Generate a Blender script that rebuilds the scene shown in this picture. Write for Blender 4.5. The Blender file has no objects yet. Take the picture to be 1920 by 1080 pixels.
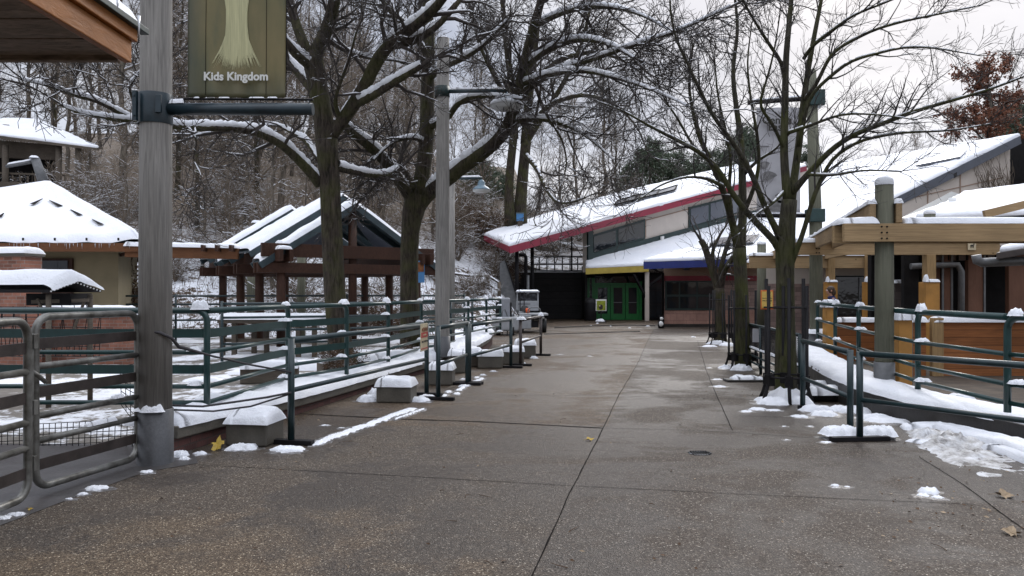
import bpy, bmesh, math, random
import numpy as np
from mathutils import Matrix, Vector, noise as mnoise
rng = np.random.default_rng(7)
random.seed(7)
R = math.radians
SC = bpy.context.scene
COL = SC.collection
EYE, FOC, CX, CY = 1.58, 1450.0, 960.0, 548.0

def P(px, py, Y):                     # the point seen at a photo position, at a distance of Y metres
    return np.array([(px-CX)/FOC*Y, Y, EYE-(py-CY)/FOC*Y])
def G(px, py, z=0.0):                 # the point seen at a photo position on a level z
    Y = (EYE-z)*FOC/(py-CY)
    return np.array([(px-CX)/FOC*Y, Y, z])
def V(*a): return np.array(a, float)
def unit(v):
    v = np.asarray(v, float); return v/(np.linalg.norm(v)+1e-12)
def sstep(a, b, x):
    t = np.clip((x-a)/(b-a), 0, 1); return t*t*(3-2*t)

# ------------------------------------------------------------------ mesh builder
class MB:
    def __init__(s): s.v=[]; s.f=[]; s.n=0
    def add(s, v, faces, smooth=False):
        v = np.asarray(v, float).reshape(-1,3)
        for f in faces:
            s.f.append((np.asarray(f, int)+s.n, smooth))
        s.v.append(v); s.n += len(v)
        return s
    def box(s, c, size, rz=0.0):
        x,y,z = [k/2 for k in size]
        v = np.array([[-x,-y,-z],[x,-y,-z],[x,y,-z],[-x,y,-z],[-x,-y,z],[x,-y,z],[x,y,z],[-x,y,z]])
        ca,sa = math.cos(rz), math.sin(rz)
        w = v.copy(); w[:,0]=ca*v[:,0]-sa*v[:,1]; w[:,1]=sa*v[:,0]+ca*v[:,1]
        return s.add(w+np.asarray(c,float), [[[0,3,2,1],[4,5,6,7],[0,1,5,4],[1,2,6,5],[2,3,7,6],[3,0,4,7]]])
    def beam(s, p0, p1, w, h, up=(0,0,1)):
        p0=np.asarray(p0,float); p1=np.asarray(p1,float); t=unit(p1-p0)
        u=np.cross(t,up)
        if np.linalg.norm(u)<1e-4: u=np.cross(t,(0,1,0))
        u=unit(u)*w/2; v=unit(np.cross(u,t))*h/2
        q=[p0-u-v,p0+u-v,p0+u+v,p0-u+v,p1-u-v,p1+u-v,p1+u+v,p1-u+v]
        return s.add(q, [[[0,1,2,3],[7,6,5,4],[0,4,5,1],[1,5,6,2],[2,6,7,3],[3,7,4,0]]])
    def prism(s, poly, d):                 # polygon of 3-D points pushed along d
        a=np.asarray(poly,float); n=len(a); d=np.asarray(d,float)
        v=np.vstack([a,a+d])
        i=np.arange(n); j=(i+1)%n
        return s.add(v,[[list(i)],[list(i[::-1]+n)],np.stack([i,i+n,j+n,j],1)])
    def tubes(s, pts, rad, sides=6, cap=False, smooth=True):
        pts=np.asarray(pts,float); rad=np.asarray(rad,float)
        N,K=rad.shape
        t=np.gradient(pts,axis=1); t/= (np.linalg.norm(t,axis=2,keepdims=True)+1e-9)
        ref=np.where((np.abs(t[:,0,2])<.8)[:,None],np.array([0,0,1.]),np.array([.7,.71,0.]))
        u=np.zeros_like(t); q=np.cross(t[:,0],ref)
        for k in range(K):                 # carry the cross-section along without twisting
            q=q-(q*t[:,k]).sum(1,keepdims=True)*t[:,k]; q=q/(np.linalg.norm(q,axis=1,keepdims=True)+1e-9); u[:,k]=q
        w=np.cross(u,t)
        a=np.arange(sides)*2*np.pi/sides
        v=pts[:,:,None,:]+rad[:,:,None,None]*(np.cos(a)[None,None,:,None]*u[:,:,None,:]+np.sin(a)[None,None,:,None]*w[:,:,None,:])
        b=np.arange(N)[:,None,None]*K*sides+np.arange(K-1)[None,:,None]*sides
        k=np.arange(sides)[None,None,:]; k2=(k+1)%sides
        f=np.stack([b+k,b+k2,b+sides+k2,b+sides+k],-1).reshape(-1,4)
        fs=[f]
        if cap:
            o=np.arange(N)[:,None]*K*sides
            fs.append((o+np.arange(sides)[::-1][None,:])); fs.append(o+(K-1)*sides+np.arange(sides)[None,:])
        v=v.reshape(-1,3)
        s.add(v,fs[:1],smooth)
        if cap:
            for f in fs[1:]: s.f.append((f+s.n-len(v),False))
        return s
    def tube(s, path, r, sides=10, cap=True):
        p=np.asarray(path,float)[None]; r=np.broadcast_to(np.asarray(r,float),(1,p.shape[1]))
        return s.tubes(p,r,sides,cap)
    def cyl(s, p0, p1, r0, r1=None, sides=16):
        return s.tube([p0,p1],[r0,r0 if r1 is None else r1],sides)
    def lathe(s, c, prof, sides=20):       # profile of (radius, z)
        a=np.arange(sides)*2*np.pi/sides; K=len(prof)
        v=np.array([[r*math.cos(x),r*math.sin(x),z] for r,z in prof for x in a])+np.asarray(c,float)
        b=np.arange(K-1)[:,None]*sides; k=np.arange(sides)[None,:]; k2=(k+1)%sides
        return s.add(v,[np.stack([b+k,b+k2,b+sides+k2,b+sides+k],-1).reshape(-1,4)],True)
    def sheet(s, poly):
        return s.add(poly,[[list(range(len(poly)))]])
    def grid(s, fn, us, vs, smooth=True):
        A=np.array([[fn(u,v) for v in vs] for u in us]); n,m=len(us),len(vs)
        i=np.arange(n-1)[:,None]*m; j=np.arange(m-1)[None,:]
        return s.add(A.reshape(-1,3),[np.stack([i+j,i+m+j,i+m+j+1,i+j+1],-1).reshape(-1,4)],smooth)
    def blob(s, c, size, amp=.25, seed=0, freq=1.6, flat=True, n=12):   # lumpy clump
        c=np.asarray(c,float)
        if flat:                            # a ragged heap: broken outline, crumbly top
            vs=np.linspace(0,2*np.pi,2*n+9); us=np.array([1.12,1.04,.97,.9,.8,.66,.5,.32,.14,0.0])
            def hp(u,v):
                q=Vector((math.cos(v),math.sin(v),seed*1.37)); k=1+amp*1.3*mnoise.noise(q*freq*.9)+amp*1.0*mnoise.noise(q*freq*3.3)
                x,y=u*k*math.cos(v),u*k*math.sin(v)
                h=max(0,1-min(u,1)**3.2)**.75*(.9+(amp*1.5*mnoise.noise(Vector((x*2.1,y*2.1,seed)))+amp*1.0*mnoise.noise(Vector((x*5,y*5,seed+5))))*min(1,.35+u))
                if u>1: h=-.12*(u-1)/.12
                return c+V(x,y,h)*np.asarray(size)
            return s.grid(hp,us,vs)
        us=np.linspace(0,np.pi,n//2+2); vs=np.linspace(0,2*np.pi,n+1)
        def fn(u,v):
            d=Vector((math.sin(u)*math.cos(v),math.sin(u)*math.sin(v),math.cos(u)))
            k=1+amp*mnoise.noise(d*freq+Vector((seed*3.1,seed*1.7,seed)))*2
            p=np.array(d)*k
            if flat: p[2]=max(p[2],-.25)
            return c+p*np.asarray(size)
        return s.grid(fn,us,vs)
    def each(s, name, mat, parent=None, bevel=0):        # every added piece a mesh of its own
        o=None; a=0
        for v in s.v:
            b=a+len(v); m=MB(); m.v=[v]; m.n=len(v)
            for f,sm in s.f:
                g=np.atleast_2d(f)
                if g.min()>=a and g.max()<b: m.f.append((g-a,sm))
            o=m.build(name,mat,parent,bevel); a=b
        return o
    def build(s, name, mat, parent=None, bevel=0, seg=2, weld=False):
        me=bpy.data.meshes.new(name)
        v=np.concatenate(s.v) if s.v else np.zeros((0,3))
        lens=[];idx=[];sm=[]
        for f,smooth in s.f:
            f=np.atleast_2d(f); lens.append(np.full(len(f),f.shape[1])); idx.append(f.ravel()); sm.append(np.full(len(f),smooth))
        lens=np.concatenate(lens); idx=np.concatenate(idx); sm=np.concatenate(sm)
        me.vertices.add(len(v)); me.vertices.foreach_set('co',v.astype('f').ravel())
        me.loops.add(len(idx)); me.loops.foreach_set('vertex_index',idx.astype('i'))
        me.polygons.add(len(lens))
        st=np.concatenate([[0],np.cumsum(lens)[:-1]])
        me.polygons.foreach_set('loop_start',st.astype('i')); me.polygons.foreach_set('loop_total',lens.astype('i'))
        me.polygons.foreach_set('use_smooth',sm.astype(bool))
        me.update(calc_edges=True); me.validate()
        me.materials.append(mat)
        o=bpy.data.objects.new(name,me); COL.objects.link(o)
        if bevel:
            b=o.modifiers.new('bevel','BEVEL'); b.width=bevel; b.segments=seg; b.limit_method='ANGLE'; b.angle_limit=R(40)
        if parent is not None: adopt(o,parent)
        return o

def adopt(o, parent):
    o.parent=parent
    m=Matrix.Translation(parent.location) if parent.type=='EMPTY' else Matrix.Identity(4)
    o.matrix_parent_inverse=m.inverted()
    return o
def tag(o,label=None,cat=None,group=None,kind=None):
    if label: o['label']=label
    if cat: o['category']=cat
    if group: o['group']=group
    if kind: o['kind']=kind
    return o
def thing(name,label,cat,loc=(0,0,0),group=None):
    o=bpy.data.objects.new(name,None); COL.objects.link(o); o.location=[float(k) for k in loc]
    o.empty_display_size=.2
    return tag(o,label,cat,group)
def struct(o): o['kind']='structure'; return o
def copy_tree(o,parent=None):
    c=o.copy(); COL.objects.link(c)
    if parent is not None: c.parent=parent
    for ch in list(o.children): copy_tree(ch,c)
    return c

# ------------------------------------------------------------------ materials
class NT:
    def __init__(s,name):
        m=bpy.data.materials.new(name); m.use_nodes=True
        s.m=m; s.t=m.node_tree; s.t.nodes.clear()
        s.out=s.n('ShaderNodeOutputMaterial'); s.b=s.n('ShaderNodeBsdfPrincipled'); s.l(s.b.outputs[0],s.out.inputs[0])
        s.tc=s.n('ShaderNodeTexCoord').outputs['Object']
    def n(s,k,**kw):
        x=s.t.nodes.new(k)
        for a,b in kw.items(): setattr(x,a,b)
        return x
    def l(s,a,b): s.t.links.new(a,b)
    def mp(s,scale=(1,1,1),rz=0,vec=None):
        x=s.n('ShaderNodeMapping'); x.inputs['Scale'].default_value=scale; x.inputs['Rotation'].default_value=(0,0,rz)
        s.l(vec or s.tc,x.inputs[0]); return x.outputs[0]
    def noise(s,scale,detail=4,rough=.55,vec=None,dist=0):
        x=s.n('ShaderNodeTexNoise'); x.inputs['Scale'].default_value=scale; x.inputs['Detail'].default_value=detail
        x.inputs['Roughness'].default_value=rough; x.inputs['Distortion'].default_value=dist
        s.l(vec or s.tc,x.inputs['Vector']); return x.outputs['Fac']
    def ramp(s,fac,stops):
        x=s.n('ShaderNodeValToRGB'); e=x.color_ramp.elements
        while len(e)<len(stops): e.new(.5)
        for q,(p,c) in zip(e,stops):
            q.position=p; q.color=(*c,1) if hasattr(c,'__len__') else (c,c,c,1)
        s.l(fac,x.inputs[0]); return x.outputs[0]
    def mix(s,fac,a,b,mode='MIX'):
        x=s.n('ShaderNodeMix',data_type='RGBA',blend_type=mode)
        for k,q in ((0,fac),(6,a),(7,b)):
            if hasattr(q,'links') or hasattr(q,'is_linked'): s.l(q,x.inputs[k])
            elif hasattr(q,'__len__'): x.inputs[k].default_value=(*q,1)
            else: x.inputs[k].default_value=q
        return x.outputs[2]
    def math(s,op,a,b=0):
        x=s.n('ShaderNodeMath',operation=op)
        for k,q in ((0,a),(1,b)):
            if hasattr(q,'is_linked'): s.l(q,x.inputs[k])
            else: x.inputs[k].default_value=q
        return x.outputs[0]
    def col(s,c):
        if hasattr(c,'is_linked'): s.l(c,s.b.inputs['Base Color'])
        else: s.b.inputs['Base Color'].default_value=(*c,1)
    def rough(s,r):
        if hasattr(r,'is_linked'): s.l(r,s.b.inputs['Roughness'])
        else: s.b.inputs['Roughness'].default_value=r
    def bump(s,h,strength=.5,dist=.02):
        x=s.n('ShaderNodeBump'); x.inputs['Strength'].default_value=strength; x.inputs['Distance'].default_value=dist
        s.l(h,x.inputs['Height']); s.l(x.outputs[0],s.b.inputs['Normal'])
def hexc(r,g,b):
    f=lambda c:(c/255/12.92 if c/255<=.04045 else ((c/255+.055)/1.055)**2.4)
    return (f(r),f(g),f(b))
def mul(c,k): return tuple(min(1,x*k) for x in c)

def m_basic(name,c,rough=.6,var=.25,scale=6,bump=0,bscale=30,metal=0,stretch=(1,1,1),spec=.5,c2=None):
    t=NT(name); v=t.mp(stretch)
    n=t.noise(scale,5,.6,v)
    t.col(t.ramp(n,[(.3,c2 or mul(c,1-var)),(.7,mul(c,1+var))]))
    t.rough(rough); t.b.inputs['Metallic'].default_value=metal; t.b.inputs['Specular IOR Level'].default_value=spec
    if bump: t.bump(t.noise(bscale,4,.6,v),bump,.01)
    return t.m
def m_snow():
    t=NT('snow'); n=t.noise(1.3,5,.6); t.col(t.ramp(n,[(.3,(.77,.79,.83)),(.7,(.85,.86,.88))])); t.rough(.65)
    a=t.noise(6,7,.68); b=t.noise(60,3,.6); t.bump(t.math('ADD',a,t.math('MULTIPLY',b,.35)),.55,.06)
    t.b.inputs['Specular IOR Level'].default_value=.2
    return t.m
def m_thin_slush():
    t=NT('thin_slush'); n=t.noise(9,7,.7); t.col(t.ramp(n,[(.40,(.055,.046,.038)),(.54,(.15,.14,.135)),(.68,(.55,.56,.58))])); t.rough(.3); t.bump(n,.6,.02); return t.m
def m_dirty_snow():
    t=NT('slush'); n=t.noise(5,8,.7); t.col(t.ramp(n,[(.36,(.10,.09,.08)),(.47,(.42,.41,.40)),(.62,(.72,.73,.75))])); t.rough(.45)
    t.bump(t.noise(14,6,.65),.8,.04); return t.m
def m_bark(name,c,scale=14,moss=0,strength=.9):
    t=NT(name); v=t.mp((1,1,.16)); n=t.noise(scale,6,.7,v,.6); big=t.noise(2.2,4)
    k=t.ramp(n,[(.34,mul(c,.22)),(.50,c),(.72,mul(c,1.9))])
    if moss: k=t.mix(t.ramp(big,[(.42,0),(.62,moss)]),k,(.075,.085,.018))
    t.col(k); t.rough(.9); t.bump(n,strength,.06); t.b.inputs['Specular IOR Level'].default_value=.2
    return t.m
def m_wood(name,c,ax=(1,1,1),scale=7,var=.35,rough=.7,planks=None):
    t=NT(name); v=t.mp(ax); n=t.noise(scale,6,.65,v,.8); big=t.noise(1.1,3)
    k=t.ramp(n,[(.3,mul(c,1-var)),(.55,c),(.8,mul(c,1+var*.8))])
    k=t.mix(t.ramp(big,[(.35,.45),(.65,0)]),k,mul(c,.5),'MIX')
    kn=t.n('ShaderNodeTexVoronoi'); kn.inputs['Scale'].default_value=2.3; t.l(t.tc,kn.inputs['Vector'])
    k=t.mix(t.ramp(kn.outputs['Distance'],[(.03,.8),(.07,0)]),k,mul(c,.3))
    h=n
    if planks:                                          # board height, z offset
        sx=t.n('ShaderNodeSeparateXYZ'); t.l(t.tc,sx.inputs[0])
        q=t.math('FRACT',t.math('DIVIDE',t.math('ADD',sx.outputs[2],planks[1]),planks[0]))
        g=t.ramp(q,[(0,1),(.05,0),(.95,0),(1,1)])
        wn=t.n('ShaderNodeTexWhiteNoise',noise_dimensions='1D'); t.l(t.math('FLOOR',t.math('DIVIDE',t.math('ADD',sx.outputs[2],planks[1]),planks[0])),wn.inputs['W'])
        k=t.mix(1,k,t.ramp(wn.outputs['Value'],[(0,.72),(1,1.0)]),'MULTIPLY')
        k=t.mix(g,k,mul(c,.12)); h=t.math('SUBTRACT',n,g)
    t.col(k); t.rough(rough); t.bump(h,.35,.012); t.b.inputs['Specular IOR Level'].default_value=.25
    return t.m
def m_brick(name,c,ang=0,bw=.2,bh=.075,mortar=(.32,.29,.26),var=.35):
    t=NT(name); v=t.mp((1,1,1),-ang)
    sx=t.n('ShaderNodeSeparateXYZ'); t.l(v,sx.inputs[0]); cb=t.n('ShaderNodeCombineXYZ')
    t.l(sx.outputs[0],cb.inputs[0]); t.l(sx.outputs[2],cb.inputs[1])
    b=t.n('ShaderNodeTexBrick'); t.l(cb.outputs[0],b.inputs['Vector'])
    b.inputs['Scale'].default_value=1; b.inputs['Brick Width'].default_value=bw; b.inputs['Row Height'].default_value=bh
    b.inputs['Mortar Size'].default_value=.006; b.inputs['Color1'].default_value=(*mul(c,1-var),1); b.inputs['Color2'].default_value=(*mul(c,1+var),1)
    b.inputs['Mortar'].default_value=(*mortar,1)
    n=t.noise(3,6,.7); t.col(t.mix(t.ramp(n,[(.35,.55),(.7,0)]),b.outputs['Color'],mul(c,.45))); t.rough(.85)
    t.bump(t.math('ADD',t.math('MULTIPLY',b.outputs['Fac'],-1),t.noise(40,3)),.5,.01); return t.m
def m_pavement():
    t=NT('aggregate_pavement')
    def agg(scale):
        v=t.n('ShaderNodeTexVoronoi'); v.inputs['Scale'].default_value=scale; t.l(t.tc,v.inputs['Vector']); return v
    a=agg(130); b=agg(60)
    sp=t.n('ShaderNodeSeparateColor'); t.l(a.outputs['Color'],sp.inputs[0])
    sb=t.n('ShaderNodeSeparateColor'); t.l(b.outputs['Color'],sb.inputs[0])
    stone=t.ramp(sp.outputs[0],[(0,(.028,.019,.012)),(.45,(.072,.053,.037)),(.80,(.112,.086,.063)),(.95,(.175,.145,.11)),(1,(.46,.41,.33))])
    big=t.ramp(sb.outputs[1],[(0,.75),(.9,1.0),(1,1.4)])
    c=t.mix(1,stone,big,'MULTIPLY')
    w1=t.noise(.33,5,.6,None,.8); w2=t.noise(1.3,5,.65,None,.4); w3=t.noise(.12,3)
    wet=t.math('ADD',t.math('MULTIPLY',w1,.55),t.math('ADD',t.math('MULTIPLY',w2,.25),t.math('MULTIPLY',w3,.2)))
    wr=t.ramp(wet,[(.455,0),(.515,1)])
    # the slab by the gates has dried lighter and browner than the wet ones beyond it
    sx=t.n('ShaderNodeSeparateXYZ'); t.l(t.tc,sx.inputs[0])
    dx=t.math('ADD',sx.outputs[0],1.9); dy=t.math('SUBTRACT',sx.outputs[1],4.2)
    d=t.math('SQRT',t.math('ADD',t.math('MULTIPLY',dx,dx),t.math('MULTIPLY',t.math('MULTIPLY',dy,dy),.8)))
    dry=t.ramp(t.math('ADD',t.math('MULTIPLY',d,.3),t.math('MULTIPLY',w2,1.1)),[(.72,1),(1.15,0)])
    wetf=t.math('MULTIPLY',wr,t.math('SUBTRACT',1,t.math('MULTIPLY',dry,.75)))
    c=t.mix(dry,c,t.mix(1,c,(1.45,1.36,1.2),'MULTIPLY'))
    c=t.mix(wetf,c,t.mix(1,c,(.66,.65,.65),'MULTIPLY'))
    # slabs either side of the long seam were poured with different stone
    seam=t.math('SUBTRACT',t.math('SUBTRACT',sx.outputs[0],.118),t.math('MULTIPLY',t.math('SUBTRACT',sx.outputs[1],4.3),.207))
    rgt=t.math('GREATER_THAN',seam,0.0); fa=t.math('GREATER_THAN',sx.outputs[1],9.15)
    c=t.mix(rgt,t.mix(fa,c,t.mix(1,c,(1.10,1.01,.90),'MULTIPLY')),t.mix(1,c,(.94,.95,.98),'MULTIPLY'))
    st=t.noise(.55,6,.7,None,1.5); c=t.mix(t.ramp(st,[(.56,0),(.72,.55)]),c,(.050,.040,.031))
    sm=t.noise(.8,2,.5,t.mp((1,1,1),0)); t.col(c)
    r=t.mix(wetf,(.75,.75,.75),(.40,.40,.40)); t.rough(r)
    h=t.math('ADD',t.math('MULTIPLY',a.outputs['Distance'],1.0),t.math('MULTIPLY',t.noise(3,4),1.4)); t.bump(h,.45,.012); t.b.inputs['Specular IOR Level'].default_value=.32
    return t.m
def m_concrete(name,c,var=.3,rough=.55):
    t=NT(name); n=t.noise(1.7,8,.7,None,.6); f=t.noise(45,4)
    k=t.ramp(n,[(.32,mul(c,1-var)),(.68,mul(c,1+var))]); k=t.mix(t.ramp(f,[(.4,.35),(.6,0)]),k,mul(c,.6)); t.col(k)
    t.rough(t.ramp(n,[(.35,rough*.6),(.65,rough)])); t.bump(f,.25,.01); return t.m
def m_hill():
    t=NT('snowy_leaf_litter'); a=t.noise(.5,8,.7); b=t.noise(5,7,.75)
    f=t.math('ADD',t.math('MULTIPLY',a,.45),t.math('MULTIPLY',b,.55))
    c=t.ramp(f,[(.42,(.035,.024,.014)),(.47,(.10,.065,.035)),(.50,(.74,.76,.80)),(.6,(.82,.84,.87))])
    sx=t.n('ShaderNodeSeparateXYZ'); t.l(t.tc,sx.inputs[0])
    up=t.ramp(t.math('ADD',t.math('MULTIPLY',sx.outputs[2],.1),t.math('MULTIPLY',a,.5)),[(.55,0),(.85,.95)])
    lit=t.ramp(b,[(.3,(.065,.046,.03)),(.52,(.13,.095,.062)),(.64,(.19,.15,.105)),(.70,(.6,.6,.62))])  # upper litter, painted lighter instead of haze over the hillside
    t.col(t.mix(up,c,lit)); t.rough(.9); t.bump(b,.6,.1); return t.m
def m_yard():
    t=NT('yard_surface'); a=t.noise(.7,7,.7); b=t.noise(7,5,.7)
    f=t.math('ADD',t.math('MULTIPLY',a,.75),t.math('MULTIPLY',b,.25))
    t.col(t.ramp(f,[(.36,(.085,.072,.056)),(.485,(.16,.142,.118)),(.515,(.66,.67,.69)),(.6,(.80,.82,.85))])); t.rough(.6); t.bump(f,.5,.06); return t.m
def m_glass(name,c=(.012,.015,.017),rough=.06):
    t=NT(name); t.col(c); t.rough(rough); t.b.inputs['Specular IOR Level'].default_value=.5
    n=t.noise(1.6,3); t.bump(n,.22,.05); return t.m
def m_banner():
    t=NT('banner_print'); sx=t.n('ShaderNodeSeparateXYZ'); t.l(t.tc,sx.inputs[0])
    n=t.noise(2.2,4,.6,t.mp((1.6,1,.5))); w=t.noise(130,2)
    c=t.ramp(n,[(.28,(.055,.07,.035)),(.5,(.14,.12,.045)),(.75,(.20,.155,.062))])
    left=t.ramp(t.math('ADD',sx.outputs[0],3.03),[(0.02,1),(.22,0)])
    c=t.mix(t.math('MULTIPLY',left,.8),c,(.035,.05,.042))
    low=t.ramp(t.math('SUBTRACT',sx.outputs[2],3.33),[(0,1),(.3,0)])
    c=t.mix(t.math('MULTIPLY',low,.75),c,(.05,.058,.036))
    t.col(c); t.rough(.5); t.bump(w,.08,.003); return t.m

M={}
M['snow']=m_snow(); M['slush']=m_dirty_snow(); M['thin_slush']=m_thin_slush()
M['bark_dark']=m_bark('bark_dark',(.050,.040,.031),20,.38,1.0)
M['bark_moss']=m_bark('bark_moss',(.050,.045,.032),24,.5,.7)
M['bark_far']=m_bark('bark_far',(.155,.132,.110),10,.12)  # distant bark, lightened in its colour for a slight veil of haze
M['twig']=m_basic('twig_bark',(.040,.032,.027),.85,.3,12)
M['twig_right']=m_basic('twig_bark_grey',(.045,.040,.037),.85,.3,12)
M['twig_far']=m_basic('twig_bark_brown',(.155,.122,.09),.9,.3,5)  # brown twigs, their colour lifted to stand in for distant haze
M['pole']=m_wood('weathered_pole',(.30,.285,.262),(5,5,.22),9,.45,.85)
M['pole_green']=m_wood('treated_pole',(.165,.165,.12),(5,5,.3),7,.35,.8)
M['lumber_x']=m_wood('new_lumber',(.40,.275,.145),(.30,5,8),5,.36,.7)
M['lumber_y']=m_wood('new_lumber_side',(.36,.25,.135),(5,.30,8),5,.36,.7)
M['lumber_v']=m_wood('new_lumber_post',(.36,.235,.11),(6,6,.35),5,.36,.7)
M['timber']=m_wood('stained_timber',(.055,.024,.014),(3,3,1.5),5,.4,.6)
M['fascia']=m_wood('orange_fascia',(.36,.135,.030),(1.5,1.5,6),4,.25,.55)
M['walk']=m_wood('brown_beam',(.17,.072,.030),(1.5,1.5,6),4,.3,.6)
M['soffit']=m_wood('dark_soffit',(.30,.245,.215),(3,9,9),3,.6,.9)
M['plank']=m_wood('orange_planks',(.36,.135,.045),(.5,3,9),4,.38,.55,(.145,.0))
M['old_wood']=m_wood('grey_old_wood',(.13,.108,.085),(1,1,8),5,.4,.85)
M['yellow']=m_basic('yellow_post_wrap',(.43,.21,.045),.55,.22,3,.1)
M['green_rail']=m_basic('green_rail_paint',(.012,.040,.038),.32,.25,9,.05,60)
M['green_dark']=m_basic('dark_green_steel',(.010,.026,.029),.35,.3,9,.05)
M['galv']=m_basic('galvanised_tube',(.17,.168,.155),.42,.4,7,.12,40,.5,c2=(.06,.055,.045))
M['sleeve']=m_concrete('dull_metal_sleeve',(.075,.076,.08),.35,.5)
M['brown_tube']=m_basic('brown_gate_tube',(.055,.044,.040),.4,.45,6,.1,40,.3)
M['rust']=m_basic('rusty_plate',(.18,.065,.02),.8,.5,10,.3)
M['black']=m_basic('black_paint',(.009,.008,.009),.55,.4,6,spec=.2)
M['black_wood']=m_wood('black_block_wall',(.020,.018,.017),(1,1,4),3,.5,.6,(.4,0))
M['grey_metal']=m_basic('grey_metal',(.115,.118,.12),.4,.3,6,.05)
M['slate']=m_basic('slate_roof_edge',(.050,.058,.078),.45,.2,4)
M['teal_steel']=m_basic('teal_roof_steel',(.030,.048,.055),.4,.3,4)
M['teal_pipe']=m_basic('dark_teal_pipe',(.016,.030,.038),.35,.3,9,.05)
M['teal_deep']=m_basic('deep_green_trim',(.010,.028,.026),.5,.25,4)
M['concrete']=m_concrete('grey_concrete',(.155,.145,.135))
M['apron']=m_concrete('apron_concrete',(.065,.060,.058),.35,.5)
M['coping']=m_concrete('stone_coping',(.095,.085,.068),.35,.7)
M['curb']=m_concrete('wet_dark_curb',(.028,.025,.022),.5,.5)
M['brick']=m_brick('red_brick',(.25,.105,.068),0,.2,.075,(.27,.23,.20))
M['brick_dark']=m_brick('dark_red_brick',(.085,.032,.026),R(77),.2,.07,(.05,.04,.035))
M['block']=m_brick('grey_block',(.18,.15,.14),0,.4,.2,(.1,.09,.085),.2)
M['tile']=m_brick('pink_tile',(.42,.24,.185),0,.3,.3,(.2,.12,.1),.12)
M['rubble']=m_brick('pink_stone',(.34,.24,.21),0,.35,.16,(.12,.09,.08),.3)
M['stucco']=m_basic('beige_stucco',(.235,.195,.115),.85,.10,2,.15,60)
M['cream']=m_basic('cream_wall',(.56,.50,.44),.85,.06,1.5,.1,40)
M['tan']=m_basic('tan_wall',(.30,.21,.155),.8,.12,1.5)
M['panel']=m_wood('brown_panel',(.17,.085,.055),(2,2,.5),3,.25,.7)
M['red']=m_basic('red_fascia',(.27,.018,.045),.4,.12,3)
M['maroon']=m_basic('maroon_band',(.22,.018,.035),.5,.15,3)
M['yellow_f']=m_basic('yellow_fascia',(.46,.35,.065),.5,.15,3)
M['blue']=m_basic('blue_fascia',(.022,.035,.17),.45,.15,3)
M['door_green']=m_basic('green_door_paint',(.008,.125,.026),.4,.2,3)
M['glass']=m_glass('dark_glass',(.008,.009,.010)); M['glass2']=m_glass('mirror_glass',(.014,.017,.02),.03)
M['skylight']=m_glass('skylight_glass',(.12,.13,.15),.15)
M['white']=m_basic('white_paint',(.72,.72,.70),.5,.06,3)
M['lampblue']=m_basic('lamp_blue_grey',(.085,.145,.185),.4,.2,6)
M['lampglass']=m_basic('lamp_frosted_glass',(.55,.56,.55),.3,.08,6)
M['rubber']=m_basic('black_rubber',(.015,.015,.015),.7,.3,9)
M['rope']=m_basic('grey_rope',(.045,.042,.045),.85,.3,40)
M['pave']=m_pavement(); M['hill']=m_hill(); M['yard']=m_yard()
M['joint']=m_basic('pavement_joint',(.010,.008,.007),.9,.4,9,spec=.1)
M['soil']=m_basic('bare_soil',(.060,.043,.028),.9,.4,4,.5,20)
M['needle']=m_basic('evergreen_needles',(.085,.112,.072),.8,.4,3)
M['rustleaf']=m_basic('rusty_oak_leaves',(.21,.088,.050),.85,.4,3)
M['deadleaf']=m_basic('dead_leaves',(.085,.048,.025),.9,.45,3)
M['yleaf']=m_basic('yellow_leaf',(.40,.27,.035),.6,.2,20)
M['bleaf']=m_basic('tan_leaf',(.26,.19,.115),.7,.25,20)
M['sign_o']=m_basic('sign_orange',(.58,.13,.02),.4,.1,9)
M['sign_y']=m_basic('sign_yellow',(.62,.42,.10),.4,.12,9)
M['sign_c']=m_basic('sign_cream',(.55,.46,.30),.45,.1,9)
M['sign_r']=m_basic('sign_red',(.42,.04,.03),.45,.1,9)
M['ink']=m_basic('sign_ink',(.03,.028,.02),.6,.2,9)
M['enamel']=m_basic('pale_enamel',(.50,.51,.51),.4,.08,5)
M['letter']=m_basic('banner_lettering',(.66,.66,.62),.6,.05,9)
M['hair']=m_basic('print_pale_hair',(.46,.44,.24),.55,.2,4,0,30,0,(30,1,1))
M['banner']=m_banner(); M['banner2']=m_basic('pale_banner',(.40,.395,.41),.6,.1,3)
M['print_grey']=m_basic('banner_grey_print',(.16,.155,.155),.6,.4,9)
M['lime']=m_basic('poster_lime',(.24,.28,.02),.5,.35,6)
M['jacket']=m_basic('blue_jacket',(.012,.016,.085),.8,.3,12,.3,30)
M['jeans']=m_basic('dark_trousers',(.02,.022,.03),.85,.3,12)
M['skin']=m_basic('skin',(.42,.22,.15),.5,.08,12)
M['hairdark']=m_basic('brown_hair',(.06,.035,.02),.7,.3,30)
M['orange']=m_basic('orange_plastic',(.62,.10,.02),.4,.1,6)
M['cart']=m_basic('cart_grey_paint',(.30,.31,.32),.35,.15,4)
M['seat']=m_basic('grey_vinyl',(.23,.24,.26),.45,.15,6)
M['bluebox']=m_basic('blue_plastic',(.06,.20,.42),.5,.1,5)
M['gap']=m_basic('dark_metal_and_shade',(.014,.013,.013),.8,.3,5,spec=.1)  # dark metal, and the near-black standing in for shade inside the barn
M['ice']=m_glass('icicle',(.6,.63,.66),.1)

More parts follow.
